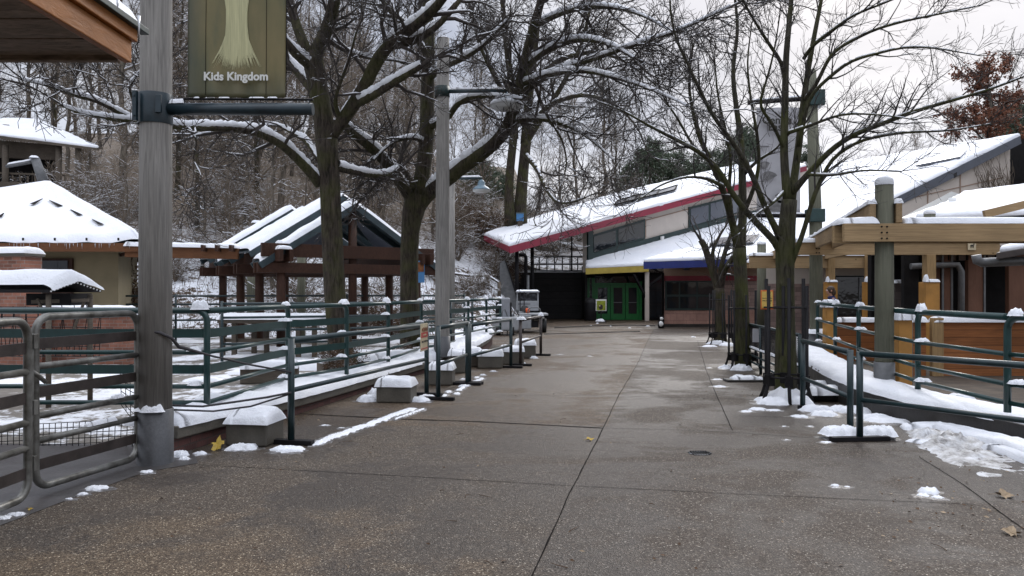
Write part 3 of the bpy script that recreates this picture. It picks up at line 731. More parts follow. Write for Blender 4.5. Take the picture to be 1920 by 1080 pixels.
for px,y,pb_ in ((169,11.0,755),(91,10.6,765)): MB().cyl(G(px,pb_)+V(0,0,0),P(px,552,y),.035,sides=10).build('pole',M['old_wood'],F)
MB().cyl(P(169,552,11)+rdv*2.4,G(169,755)+rdv*2.4,.035,sides=10).build('pole',M['old_wood'],F)
mb=MB(); mb.beam(P(60,566,10.8),P(166,563,10.9),.05,.05); mb.beam(P(160,560,10.9),P(130,640,10.9),.03,.03); mb.beam(P(70,560,10.7),P(95,620,10.7),.03,.03); mb.each('brace',M['old_wood'],F)
mb=MB(); mb.box(P(112,561,11.1),(.62,.55,.17)); mb.build('hay_box',M['black'],F)
# brick walls
def wall_thing(label,a,b,z0,z1,mat,th=.25,snow=.16,cat='wall',cap=None):
    a=V(*a,0);b=V(*b,0); t=thing('brick_wall',label,cat,(*((a+b)/2)[:2],0)); d=unit(b-a)
    MB().beam(a+V(0,0,(z0+z1)/2),b+V(0,0,(z0+z1)/2),th,z1-z0).build('brickwork',mat,t)
    if cap: MB().beam(a-d*.04+V(0,0,z1+.03),b+d*.04+V(0,0,z1+.03),th+.1,.06).build('coping',M['coping'],t,.008)
    mb=MB(); zz=z1+(.06 if cap else 0); snow_ribbon(mb,[a+V(0,0,zz)-d*.03,b+V(0,0,zz)+d*.03],th+.16,snow,seed=int(abs(a[0])*7)%13,amp=.22); mb.build('snow_cover',M['snow'],t)
    return t
wall_thing('low red brick wall with a deep snow cover beyond the hay feeder',P(62,0,17.3)[:2],P(248,0,17)[:2],0,1.08,M['brick'],.3,.20)
wall_thing('taller red brick pier wall with a flat snowy coping beside the hay feeder',P(-120,0,16.9)[:2],P(63,0,16.4)[:2],0,2.34,M['brick'],.45,.14,cap=True)
# beige house with hip roof
H=thing('beige_house','beige stucco hut under a snow covered hipped roof, brown eave board all round','house',(-15.1,25,0))
xr=P(215,0,21)[0]; MB().prism([V(xr,21.2,0),V(-12.7,26.2,0),V(-19.3,27.5,0),V(-19.3,21.2,0)],(0,0,2.85)).build('wall',M['stucco'],H)
wf=MB(); wa,wb=P(65,488,21.1),P(131,548,21.1); wf.box(((wa[0]+wb[0])/2,21.17,(wa[2]+wb[2])/2),(wb[0]-wa[0]+.1,.10,wa[2]-wb[2]+.1)); wo=wf.build('window',M['timber'],H)
mb=MB(); mb.box((wa[0]+.33,21.11,(wa[2]+wb[2])/2),(.60,.04,wa[2]-wb[2]-.02)); mb.box((wb[0]-.19,21.11,(wa[2]+wb[2])/2),(.26,.04,wa[2]-wb[2]-.02)); mb.each('pane',M['glass'],wo)
ez=2.86; apx=V(-15.1,25.2,4.95); cr_=[V(-9.66,20,ez),V(-20.5,20,ez),V(-20.5,29.0,ez),V(-12.2,27.0,ez)]
mb=MB()
for i in range(4): mb.beam(cr_[i]-V(0,0,.12),cr_[(i+1)%4]-V(0,0,.12),.06,.22)
mb.each('eave_board',M['walk'],H)
mb=MB()
for i in range(4): mb.add([cr_[i],cr_[(i+1)%4],apx],[[[1,0,2]]])
mb.sheet([c-V(0,0,.02) for c in cr_]); mb.build('roof',M['gap'],H)
mb=MB()
def hipsnow(i):
    a,b=cr_[i],cr_[(i+1)%4]; nx=unit(np.cross(b-a,V(0,0,1)))
    def fn(u,v):
        p=(a+(b-a)*u)*(1-v)+apx*v
        lip=math.sqrt(min(1,v/.035)); 
        hipd=min(u,1-u)*(1-v)*9
        h=.19*lip+.10*math.exp(-(hipd/.35)**2)+.020*math.sin(u*62)*(1-v)+.03*mnoise.noise(Vector((p[0]*.8,p[1]*.8,2)))
        if i==0 and v>.04:                                   # bare slots beside the hip
            pass
        q=p+V(0,0,h)+nx*(.05*lip if v<.2 else 0)
        return q
    mb.grid(fn,np.linspace(0,1,60),np.concatenate([np.linspace(0,.05,6),np.linspace(.08,.985,24)]))
for i in range(4): hipsnow(i)
mb.build('snow_cover',M['snow'],H)
mb=MB()
f0n=unit(np.cross(cr_[0]-cr_[1],apx-cr_[1])); f0n=f0n*np.sign(f0n[2])
for (a,b,c_) in (((55,382),(79,372),(62,383)),((90,374),(116,385),(107,386)),((131,392),(153,402),(145,403)),((171,410),(193,420),(184,420)),((-4,405),(6,399),(0,407))):
    q=[]
    for px,py in (a,b,c_):
        o_=V(0,0,EYE); d_=P(px,py,1)-o_; s_=np.dot(cr_[0]+V(0,0,.245)-o_,f0n)/np.dot(d_,f0n); q.append(o_+d_*s_)
    MB().prism(q,V(0,.06,.0)).build('bare_roof_slot',M['gap'],H)
mb=MB()
for k in range(13): mb.box((-20+k*.82,19.96,ez+.09),(.035,.04,.07))
mb.each('snow_guard',M['gap'],H)
mb=MB()
for k in range(46):
    x=rng.uniform(-15.5,-9.8); mb.tube([(x,19.95,ez-.02),(x,19.95,ez-.02-rng.uniform(.04,.16))],[.007,.001],4,False)
mb.build('icicle',M['ice'],H)
# beam running from the house to the pavilion
T=thing('timber_walkway_beam','long brown timber beam topped with snow joining the beige hut to the pavilion','beam',P(380,480,20.2))
MB().beam(P(236,472,20.1),P(447,476,20.2),.14,.28).build('timber',M['walk'],T,.01)
mb=MB()
for px in (386,412,438): mb.box(P(px,466,20.1),(.07,.5,.16))
mb.each('purlin',M['timber'],T)
mb=MB(); snow_ribbon(mb,[P(236,462,20.1),P(340,464,20.15),P(447,466,20.2)],.34,.12,seed=6); mb.build('snow_cover',M['snow'],T)
mb=MB(); mb.beam(P(247,473,20.4),P(200,485,23),.05,.08); mb.build('brace',M['timber'],T)

# ================================================================== pavilion with gapped snowy roof panels
PV=thing('pavilion','open timber pavilion with four separate snow covered roof panels and steel gable rafters','pavilion',(-5.5,22.5,0))
rd=unit(V(-.586,.81,0)); gd=unit(V(.81,.586,0)); A0=P(667,372,20.6); Wd=2.55; drop=1.62
for k,(s0,s1,dz) in enumerate(((.0,.62,-.16),(.80,2.35,.14),(2.55,3.3,.02),(3.75,4.05,-.04),(4.75,5.6,.10))):
    a=A0+rd*s0+V(0,0,dz); b=A0+rd*s1+V(0,0,dz); 
    mb=MB()
    for s in (-1,1):
        el,er=a+gd*s*Wd-V(0,0,drop),b+gd*s*Wd-V(0,0,drop)
        mb.prism([a,el,er,b],(0,0,.035))
        for q,e_ in ((a,el),(b,er)): mb.beam(q-V(0,0,.06),e_-V(0,0,.06),.06,.16)
    o=mb.build('roof_panel',M['teal_steel'],PV,.006)
    mb=MB()
    for s in (-1,1):
        dl=gd*s*Wd-V(0,0,drop)
        def fn(u,v,a=a,b=b,dl=dl,s=s):
            p=a+(b-a)*u+dl*v; k_=max(0,1-abs(2*u-1)**4)**.5; e_=max(0,1-max(0,(v-.96)/.05)**2)**.5 if v>.96 else 1
            n=1+.25*mnoise.noise(Vector((u*3,v*8,k+s)))
            patch=1
            return p+V(0,0,.036+.15*k_*e_*n*patch)
        mb.grid(fn,np.linspace(0,1,14),np.concatenate([np.linspace(0,.95,22),np.linspace(.96,1.0,5)]))
    mb.build('snow_cover',M['snow'],o)
for s in (0.2,1.9,3.6,5.4):
    for g in (-1.95,-.0,1.95):
        if g==0 and s not in (0.2,5.4): continue
        b=A0+rd*s+gd*g; zt=A0[2]-drop+.35 if g else A0[2]-.1
        MB().cyl((b[0],b[1],0.2),(b[0],b[1],zt),.115,sides=12).build('post',M['timber'],PV)
zbm=A0[2]-drop+.02
for g in (-2.0,2.0):
    for off in (-.13,.13): MB().beam(A0*V(1,1,0)+gd*(g+off)+rd*-.35+V(0,0,zbm+.02),A0*V(1,1,0)+gd*(g+off)+rd*6.1+V(0,0,zbm+.02),.10,.30).build('beam',M['timber'],PV,.008)
for s in (.2,1.9,3.6,5.4):
    for off in (-.13,.13): MB().beam(A0*V(1,1,0)+rd*(s+off)-gd*2.6+V(0,0,zbm-.28),A0*V(1,1,0)+rd*(s+off)+gd*2.6+V(0,0,zbm-.28),.10,.26).build('tie_beam',M['timber'],PV,.008)
MB().beam(A0*V(1,1,0)+rd*.05-gd*2.5+V(0,0,zbm+.16),A0*V(1,1,0)+rd*.05+gd*2.4+V(0,0,zbm+.16),.12,.34).build('tie_beam',M['timber'],PV,.008)
mb=MB(); c0=A0+rd*.9
mb.prism([c0-V(0,0,.25),c0-gd*1.9-V(0,0,1.35),c0-gd*.25-V(0,0,1.35)],rd*.04); mb.prism([c0-V(0,0,.25)+gd*.1,c0+gd*.45-V(0,0,.5),c0+gd*1.95-V(0,0,1.45),c0+gd*1.2-V(0,0,1.45)],rd*.04); mb.each('gable_plate',M['slate'],PV)
mb=MB()
for s in (.2,1.9,3.6):
    for g in (-1.95,1.95):
        b=A0+rd*s+gd*g; mb.blob((b[0],b[1],A0[2]-drop+.36),(.14,.14,.09),.15,int(s*3))
snow_ribbon(mb,[A0*V(1,1,0)-gd*2.0+rd*-.3+V(0,0,zbm+.17),A0*V(1,1,0)-gd*2.0+rd*3+V(0,0,zbm+.17)],.36,.10,seed=2); mb.each('snow_cap',M['snow'],PV)
# small poster under the pavilion eave and a snow topped table
t=thing('hanging_poster','small blue and red poster hanging under the right eave of the pavilion','poster',P(789,515,21.5))
a,b=P(783,489,21.5),P(796,530,21.5)
MB().box(((a[0]+b[0])/2,21.5,(a[2]+b[2])/2),(b[0]-a[0],.03,a[2]-b[2])).build('board',M['bluebox'],t,.004)
MB().box(((a[0]+b[0])/2,21.48,a[2]-.17),(b[0]-a[0]-.03,.02,.27)).build('picture',M['rust'],t)
t=thing('feeding_table','long rough wooden table with a thick slab of snow on top','table',P(510,620,18.8)*V(1,1,0))
a,b=P(412,600,18.8),P(609,600,18.8); zt=a[2]
MB().box(((a[0]+b[0])/2,19.0,zt-.03),(b[0]-a[0],.75,.09)).build('tabletop',M['old_wood'],t,.01)
for px in (418,440,468,492,560,590):
    q=P(px,0,18.8); MB().box((q[0],18.78+.35*(px%3==0),zt/2-.04),(.11,.11,zt-.08)).build('leg',M['old_wood'],t,.008)
MB().box(((a[0]+b[0])/2-.3,18.85,zt*.45),(b[0]-a[0]-.7,.05,.09)).build('stretcher',M['old_wood'],t)
mb=MB(); snow_ribbon(mb,[(a[0]-.02,19.0,zt+.015),(b[0]+.02,19.0,zt+.015)],.84,.15,seed=8,amp=.12,m=13); mb.build('snow_cover',M['snow'],t)

# ================================================================== low retaining wall and its snow
RW=thing('retaining_wall','low curved brick wall with stone coping along the left side of the path, snow on top','wall',(-2,14,0))
zt_=[.29,.25,.22,.21,.22,.25,.30,.34,.38]
wp=np.array([[x,y,z] for (x,y),z in zip(WALL,zt_)])
def ribbon_box(mb,path,w0,w1,h0,h1):       # strip between offsets w0..w1 to the left of the path, heights relative to it
    p=np.asarray(path,float); n=28; d=np.concatenate([[0],np.cumsum(np.linalg.norm(np.diff(p,axis=0),axis=1))]); s=np.linspace(0,d[-1],n)
    q=np.stack([np.interp(s,d,p[:,k]) for k in range(3)],1)
    for _ in range(2): q[1:-1]=.25*q[:-2]+.5*q[1:-1]+.25*q[2:]
    t=np.gradient(q,axis=0); t[:,2]=0; t/=np.linalg.norm(t,axis=1,keepdims=True); nx=np.stack([-t[:,1],t[:,0],0*t[:,0]],1)
    A=np.stack([q+nx*w0+h0(q),q+nx*w0+h1(q),q+nx*w1+h1(q),q+nx*w1+h0(q)],1)
    i=np.arange(n-1)[:,None]*4
    f=[np.concatenate([i+a,i+b,i+4+b,i+4+a],1) for a,b in ((0,1),(1,2),(2,3),(3,0))]
    mb.add(A.reshape(-1,3),f+[[[3,2,1,0]],[[(n-1)*4+k for k in range(4)]]])
    return q,nx
zz=lambda f:(lambda q:np.stack([0*q[:,0],0*q[:,0],f(q)],1))
mb=MB(); ribbon_box(mb,wp,.04,.30,zz(lambda q:-q[:,2]-.02),zz(lambda q:0*q[:,2]-.125)); mb.build('brickwork',M['brick_dark'],RW)
mb=MB(); ribbon_box(mb,wp,.0,.42,zz(lambda q:0*q[:,2]-.125),zz(lambda q:0*q[:,2])); mb.build('coping',M['coping'],RW,.012)
mb=MB(); sp=[(x-.29*math.cos(R(14)),y+.29*math.sin(R(14)),z-.02) for (x,y),z in zip(WALL,zt_)]
snow_ribbon(mb,sp,.62,[.14,.16,.15,.15,.15,.16,.16,.15,.14],seed=4,amp=.6,m=15,n=200); mb.build('snow_cover',M['snow'],RW)

# ---- green pipe railing standing on the wall
def bend_rail(label,base,prev,zt,rb,rails,group,capseed,snowcaps=True,rpost=.034):
    base=np.asarray(base,float); prev=np.asarray(prev,float); d=prev-base; d[2]=0; Ld=np.linalg.norm(d); d=d/Ld
    t=thing('pipe_railing',label,'railing',base,group)
    path=[base,base+V(0,0,(zt-base[2])*.5)]
    for k in range(7):
        a=R(k*15); path.append(V(base[0],base[1],zt-rb)+d*rb*(1-math.cos(a))+V(0,0,rb*math.sin(a)))
    end=V(prev[0],prev[1],zt+.0); path.append(end-d*.02)
    MB().tube(path,rpost,12).build('post',M['green_rail'],t)
    for f,kind in rails:
        z=zt-f*(zt-.38); zp=z
        a,b=V(base[0],base[1],z),V(prev[0],prev[1],zp)
        if kind: MB().beam(a,b,.012,.095).build('flat_rail',M['green_rail'],t)
        else: MB().cyl(a,b,.025,sides=10).build('rail',M['green_rail'],t)
    if snowcaps:
        mb=MB(); c=V(base[0],base[1],zt)+d*rb*.75
        mb.blob(c+V(0,0,.022),(.055+.035*abs(d[0]),.055+.035*abs(d[1]),.05+.02*(capseed%3)),.32,capseed,2.2)
        for k,(f,kind) in enumerate(rails):
            if (capseed+k)%2: 
                q=V(base[0],base[1],zt-f*(zt-.38))+d*.12; mb.blob(q+V(0,0,.02+.03*kind),(.075,.065,.042),.35,capseed+k,2)
        mb.each('snow_cap',M['snow'],t)
    return t
LP=[(388,770),(540,719),(650,702),(728,682),(790,661),(878,640),(912,630),(938,622)]
lz=[.32,.33,.32,.33,.34,.36,.40,.42]; LY=[8.2,10.6,11.9,13.6,16.2,19.4,21.3,22.9]
lpos=[V((p[0]-CX)/FOC*y,y,z) for p,y,z in zip(LP,LY,lz)]
labs=['dark green pipe railing panel running behind the gates and the banner pole','green pipe railing panel ending just behind the post of the signed portable barrier','green pipe railing panel standing before the near dark tree trunk','green pipe railing panel between the two dark tree trunks','green pipe railing panel ending one panel short of the sleeved lamp post','green pipe railing panel passing behind the sleeved lamp post','second last green pipe railing panel towards the utility cart','last green pipe railing panel beside the utility cart']
spec=[(.24,1),(.44,0),(.62,1),(.80,0),(.97,0)]
for i,b in enumerate(lpos):
    prev=V(-8.5,8.25,.3) if i==0 else lpos[i-1]+(b-lpos[i-1])*.0
    bend_rail(labs[i],b,prev,1.385,.11,spec,'left pipe railings',i+2)
# far two rail fence at the back of the yard
def rail_fence(label,pts,zs,r,post_r,mat,group=None,every=1,name='rail_fence',z0=0.0,snow=0):
    t=thing(name,label,'fence',pts[0],group)
    for p in pts[::every]: MB().cyl((p[0],p[1],p[2]+z0-.1),(p[0],p[1],p[2]+max(zs)+.06),post_r,sides=8).build('post',mat,t)
    for z in zs: MB().tube([(p[0],p[1],p[2]+z) for p in pts],[r]*len(pts),8).build('rail',mat,t)
    if snow:
        mb=MB()
        for z in zs: snow_ribbon(mb,[(p[0],p[1],p[2]+z+r*.6) for p in pts],r*2.4,snow,seed=int(z*10),amp=.5)
        mb.each('snow_cap',M['snow'],t)
    return t
rail_fence('dark green two rail fence along the far side of the yard',[V(x,y,0) for x,y in ((-16,22.6),(-13,22.8),(-10,23),(-7.6,23.6),(-5.2,24.4),(-3,25.2),(-1.6,26.0))],[1.47,1.22,.75],.03,.035,M['green_dark'])
rail_fence('dark green three rail fence crossing the yard behind the lamp post',[V(x,y,0) for x,y in ((-6.6,17.6),(-4.4,18.6),(-2.6,20),(-1.7,21.5),(-1.2,23.4))],[1.32,1.0,.7,.4],.028,.035,M['green_dark'])
# ---- portable barriers along the path
def barrier(label,a,b,zt,zm,zbm,group,d_foot,twin=False,mat='green_dark'):
    a=np.asarray(a,float); b=np.asarray(b,float); t=thing('portable_barrier',label,'barrier',((a+b)/2)*V(1,1,0),group)
    rr=.032
    for k,q in enumerate((a,b)):
        MB().cyl((q[0],q[1],.03),(q[0],q[1],zt),.035,sides=12).build('post',M[mat],t)
    MB().cyl((*a[:2],zt-.02),(*b[:2],zt-.02),rr,sides=12).build('top_rail',M[mat],t)
    MB().cyl((*a[:2],zm),(*b[:2],zm),.026,sides=10).build('rail',M[mat],t)
    for q in (a,b):
        f=np.array(d_foot); mb=MB(); mb.beam((q[0]-f[0],q[1]-f[1],.025),(q[0]+f[0],q[1]+f[1],.025),.085,.05); mb.build('foot_plate',M['black'],t,.006)
    return t
gB='portable barriers'
b1,b2=G(546,833),G(800,742); fd=(.24,-.05)
barrier('dark green two rail portable barrier carrying the small cream sign',b1,b2,1.10,.56,.5,gB,fd)
b3,b4=G(814,752)+V(.05,.1,0),G(876,722)
barrier('two rail portable barrier in front of the wooden lamp post',b3,b4,1.08,.52,.5,gB,fd)
b5,b6=G(880,720),G(958,690)
barrier('two rail portable barrier beyond the lamp post, leading to the utility cart',b5,b6,1.03,.48,.5,gB,fd)
b7,b8=G(976,686),G(1014,667)
t=barrier('short brownish portable barrier with snow on its corners beside the utility cart',b7,b8,1.0,.5,.5,gB,fd,mat='brown_tube')
mb=MB(); mb.blob(b7*V(1,1,0)+V(0,0,1.0),(.09,.09,.06),.3,2); mb.blob(b8*V(1,1,0)+V(0,0,1.0),(.07,.07,.08),.3,5); mb.each('snow_cap',M['snow'],t)
# cream sign tied to the first barrier
a=P(784,628,11.0); b=P(806,618,11.75); dd=unit((b-a)*V(1,1,0)); an=math.atan2(dd[1],dd[0]); w_=.42
c=(P(784,640,11.2)+P(806,636,11.5))/2; c=V((795-CX)/FOC*11.35,11.35,1.58-(632-CY)/FOC*11.35)
S=thing('barrier_sign','small cream sign with a red band tied to the first portable barrier','sign',c)
nrm=V(math.sin(an),-math.cos(an),0)
MB().beam(c-dd*w_/2,c+dd*w_/2,.012,.40).build('board',M['sign_c'],S,.003)
MB().beam(c-dd*(w_/2-.004)+V(0,0,.035)+nrm*.008,c+dd*(w_/2-.004)+V(0,0,.035)+nrm*.008,.004,.075).build('red_band',M['sign_r'],S)
MB().beam(c-dd*(w_/2-.004)-V(0,0,.165)+nrm*.008,c+dd*(w_/2-.004)-V(0,0,.165)+nrm*.008,.004,.018).build('red_line',M['sign_r'],S)
mb=MB()
for k,s in ((-.13,.045),(-.02,.05),(.07,.04),(.15,.04)):
    q=c+dd*k+V(0,0,.115)+nrm*.010; mb.beam(q-dd*s*.8,q+dd*s*.8,.003,s*.8); mb.beam(q-dd*s*.6-V(0,0,s*.8),q-dd*s*.6,.003,.012,dd); mb.beam(q+dd*s*.6-V(0,0,s*.8),q+dd*s*.6,.003,.012,dd); mb.beam(q+dd*s*.8+V(0,0,s*.5),q+dd*s*1.2+V(0,0,s*.5),.003,.02)
mb.build('animal_symbol',M['rust'],S)
text('Please Do Not Feed',.046,M['ink'],wallm(c+V(0,0,-.075)+nrm*.011,an),'lettering',S,.001,.001)
text('THE ANIMALS',.034,M['sign_c'],wallm(c+V(0,0,.022)+nrm*.012,an),'lettering',S,.001,.001)
# concrete blocks
def block(label,px,py,w,d,h,rz,seed,Y=None):
    q=G(px,py); c=q+V(0,d/2,0)
    t=thing('concrete_block',label,'block',c,'snow capped concrete blocks')
    MB().box(c+V(0,0,h/2),(w,d,h),rz).build('block',M['coping'],t,.025,3)
    mb=MB(); ux=V(math.cos(rz),math.sin(rz),0); snow_ribbon(mb,[c-ux*(w/2+.02)+V(0,0,h-.02),c+ux*(w/2+.02)+V(0,0,h-.02)],d+.05,.13,seed=seed,amp=.6,m=17,n=24); mb.build('snow_cover',M['snow'],t)
block('snow capped concrete block against the wall and the first barrier foot',466,838,.45,.42,.25,R(-8),3)
block('snow capped concrete block standing alone between the first barrier posts',740,756,.50,.42,.25,R(-6),5)
block('snow capped concrete block behind the barrier post with the cream sign',826,723,.42,.4,.28,R(-4),7)
block('snow capped concrete block under the barrier beyond the lamp post',919,691,.52,.4,.27,0,9)
block('snow capped concrete block next to the cart wheel behind the last barriers',960,684,.52,.45,.30,0,11)
block('small snow capped concrete block at the far end by the cart',985,672,.5,.45,.33,0,12)
block('narrow stone block set against the wall below the lamp post sleeve',857,700,.34,.4,.36,0,14)
# rope and hoses on the wall
tag(MB().tube([P(272,620,7.05),P(300,624,7.03),P(322,634,7.1),P(335,650,7.2),P(400,668,7.5),P(470,684,7.75),P(546,698,8.0)],[.013,.014,.015,.018,.010,.010,.010],8).build('rope',M['rope']),'dark rope tied round the near wooden pole and stretched to the first barrier','rope')
tag(MB().tube([P(318,760,7.5),P(380,762,7.8),P(430,755,8.0),P(500,745,8.0),P(546,736,8.0)],[.012]*5,6).build('cable',M['rope']),'dark cable sagging low over the snowy wall to the first barrier post','cable')
tag(MB().tube([P(318,768,7.5),P(400,771,7.8),P(470,762,7.95),P(546,738,8.02)],[.010]*4,6).build('hose',M['rope']),'thin dark hose lying on the snow of the left wall below the cable','hose')
# timber edging, snow heaps in the yard
for k,(a,b,lab) in enumerate((((452,712),(560,716),'snow covered dark timber edging left of the near tree'),((600,735),(700,700),'snow covered timber edging in front of the near tree'),((690,660),(900,652),'long snow covered timber edging behind the wooden lamp post'))):
    a,b=P(*a,13.4+k),P(*b,13.6+k*1.5); a[2]=b[2]=.14; t=thing('timber_edging',lab,'edging',(a+b)/2*V(1,1,0))
    MB().beam(a,b,.3,.26).build('timber',M['old_wood'],t,.01)
    mb=MB(); snow_ribbon(mb,[a+V(0,0,.12),b+V(0,0,.12)],.42,.15,seed=k,m=11); mb.build('snow_cover',M['snow'],t)
sp=[]
for (px,py,w,h) in ((340,700,.5,.10),(560,655,1.2,.12),(700,640,1.5,.14),(440,668,.9,.09),(520,640,1.3,.08),(610,690,.9,.2),(700,668,1.0,.18),(760,690,.6,.2),(130,660,1.0,.10),(230,640,1.1,.08),(330,642,1.0,.09),(90,635,.6,.22),(480,700,.6,.08),(850,640,.9,.2),(640,628,1.2,.1),(30,700,.7,.12),(200,700,.5,.10),(380,715,.35,.08),(240,655,.45,.25),(820,625,1.0,.15)):
    q=G(px,py,.0); sp.append((q,(w,w*.6,h)))
o=clumps(MB(),sp,30).build('snow_heaps',M['snow']); tag(o,'heaps of snow lying about the yard behind the railing','snow',kind='stuff')
sp=[]
for (px,py,w,h) in ((455,842,.14,.06),(540,845,.16,.05),(690,752,.15,.10),(705,745,.12,.14),(735,752,.10,.05),(785,752,.17,.07),(800,747,.14,.06),(335,856,.09,.06),(345,862,.05,.03),(375,852,.07,.03),(275,886,.06,.02),(180,917,.10,.03),(155,928,.04,.02),(130,937,.03,.015),(30,966,.06,.02),(5,973,.06,.02),(840,716,.10,.05),(870,725,.08,.04),(868,712,.05,.03),(890,718,.05,.03),(905,704,.06,.03),(925,697,.06,.03),(945,680,.14,.11),(955,672,.1,.05),(980,683,.07,.05),(1000,672,.10,.06),(740,714,.05,.02),(985,664,.10,.05),(610,798,.05,.012),(640,803,.04,.01),(1050,665,.08,.01),(1105,668,.06,.01),(1120,607,.06,.05),(1215,612,.08,.05),(1180,615,.06,.03),(1108,611,.06,.04),(1145,612,.05,.03),(1300,632,.08,.03),(1345,645,.32,.11),(1330,650,.2,.05),(1365,648,.25,.09),(1385,660,.10,.08),(1350,725,.12,.02),(1345,712,.08,.02)):
    q=G(px,py); sp.append((q,(w,w*.75,h)))
for k in range(26):                                        # the thin melting ridge under the barriers
    u=k/25; a,b=(G(592,832),G(770,768)); sp.append((a+(b-a)*u+V(rng.normal()*.012,0,0),(.05+.03*rng.uniform(),.14,.018)))
for k in range(9): u=k/8; a,b=(G(745,785),G(792,768)); sp.append((a+(b-a)*u,(.03,.12,.012)))
for k in range(12): u=k/11; a,b=(G(838,742),G(905,708)); sp.append((a+(b-a)*u+V(rng.normal()*.05,0,0),(.05,.14,.02)))
HALO=list(sp); o=clumps(MB(),sp,80).build('snow_clumps',M['snow']); tag(o,'loose clumps and crumbs of snow left on the wet path','snow',kind='stuff')
# ================================================================== buildings at the end of the path
def rp(px,py,p0,n,lift=0):                 # where the sight line of a photo point meets a plane
    o=V(0,0,EYE); d=P(px,py,1)-o; n=unit(n); s=np.dot(np.asarray(p0)-o,n)/np.dot(d,n); return o+d*s+n*lift
def onplane(pts,p0,n,lift=0): return [rp(x,y,p0,n,lift) for x,y in pts]
def roof_snow(mb,poly,th,edge=.18):        # a soft edged blanket over a convex polygon
    a=np.asarray(poly,float); c=a.mean(0); rings=[]
    n=unit(np.cross(a[1]-a[0],a[2]-a[0])); 
    dense=[]
    for i in range(len(a)):
        p,q=a[i],a[(i+1)%len(a)]; k=max(2,int(np.linalg.norm(q-p)/.22))
        for j in range(k): dense.append(p+(q-p)*j/k)
    dense=np.array(dense); m=len(dense)
    dist=np.linalg.norm(dense-c,axis=1,keepdims=True)
    lv=[(0,0),(-.015,.35),(.02,.7),(.08,.92),(.2,1.0),(.5,1.02)]
    for d_,h in lv:
        p=dense+(c-dense)/dist*np.minimum(d_,dist*.9)
        w=np.array([1+.22*mnoise.noise(Vector(q*.7))+.22*mnoise.noise(Vector(q*2.6)) if h else 1 for q in p]); p=p+np.array([[mnoise.noise(Vector(q*1.9)),mnoise.noise(Vector(q*1.9+V(7,7,7))),0] for q in p])*.05
        rings.append(p+V(0,0,1)*(th*h*w)[:,None])
    v=np.concatenate(rings+[c[None]+V(0,0,th)]); k=np.arange(m); k2=(k+1)%m; fs=[]
    for r in range(len(lv)-1): fs.append(np.stack([r*m+k,r*m+k2,(r+1)*m+k2,(r+1)*m+k],1))
    r=len(lv)-1; fs.append(np.stack([r*m+k,r*m+k2,np.full(m,(r+1)*m)],1))
    mb.add(v,fs,True); return mb
def plate(mb,poly,d): return mb.prism(poly,d)

wd_=V(.755,.655,0); vd_=V(-.655,.755,0); Bc=V(-.13,37.9,3.75)
nR=np.cross(wd_+V(0,0,.238),vd_+V(0,0,.06)); nR=unit(nR*np.sign(nR[2]))
RB=thing('red_roof_building','long white walled hall under a sloping snowy roof with a crimson edge','building',(8,48,0))
Ar,Br,Cr=rp(908,442,Bc,nR),rp(955,463,Bc,nR),rp(1512,312,Bc,nR); Dr,Er,Fr=rp(1440,297,Bc,nR),rp(1330,324,Bc,nR),rp(1150,367,Bc,nR)
MB().prism([Ar,Br,Cr,Dr,Er,Fr],(0,0,-.10)).build('roof',M['black'],RB)
def fascia(mb,pts,h,th=.05,out=None):
    for a,b in zip(pts[:-1],pts[1:]): mb.beam(a-V(0,0,h/2-.03),b-V(0,0,h/2-.03),th,h)
    return mb
rf=bpy.data.objects[[o.name for o in RB.children][-1]]
mb=MB(); fascia(mb,[Ar-nR*0,Br],.30); fascia(mb,[Br,Cr],.36); mb.build('fascia',M['red'],RB)
roof_snow(MB(),[Ar,Br,Cr,Dr,Er,Fr],.20).build('snow_cover',M['snow'],rf)
for a,b in ((1152,1200),(1188,1235),(1230,1268)):
    f=lambda x:386-(x-1152)*.245
    q=onplane([(a,f(a)+1),(a+6,f(a)-7),(b+2,f(b)-8),(b-3,f(b)+1)],Bc+V(0,0,.26),nR); sk=MB().prism(q,(0,0,.10)).build('skylight',M['skylight'],rf)
    mb=MB(); 
    for i in range(4): mb.beam(q[i]+V(0,0,.1),q[(i+1)%4]+V(0,0,.1),.07,.09)
    mb.build('frame',M['gap'],sk)
W0=V(4.17,43.2,0); nW=V(.655,-.755,0)
ws=lambda s:W0+wd_*s
wz=lambda s:5.40+.238*s-.15
poly=[ws(0)+V(0,0,2.7),ws(26)+V(0,0,2.7),ws(26)+V(0,0,wz(26)),ws(0)+V(0,0,wz(0))]
MB().prism(poly,-nW*.3).build('wall',M['cream'],RB)
def wpoly(pts,l=.03): return onplane(pts,W0,nW,l)
q=wpoly([(1108,478),(1208,448),(1208,411),(1108,441)],.02); w1=MB().prism(q,nW*.06).build('window',M['teal_deep'],RB)
for pts in ([(1111,473),(1152,461),(1152,432),(1111,444)],[(1157,459),(1205,445),(1205,416),(1157,430)]): MB().prism(wpoly(pts,.085),nW*.02).build('pane',M['glass2'],w1)
q=wpoly([(1290,428),(1388,398),(1388,364),(1290,389)],.02); w2=MB().prism(q,nW*.06).build('window',M['teal_deep'],RB)
for pts in ([(1293,424),(1326,414),(1326,384),(1293,392)],[(1330,413),(1384,397),(1384,369),(1330,382)]): MB().prism(wpoly(pts,.085),nW*.02).build('pane',M['skylight'],w2)
mb=MB(); mb.prism(wpoly([(1099,497),(1099,432),(1108,430),(1108,497)],.05),nW*.12); mb.prism(wpoly([(1099,497),(1099,478),(1300,424),(1500,372),(1500,386),(1300,441)],.04),nW*.10); mb.each('trim',M['teal_deep'],RB)
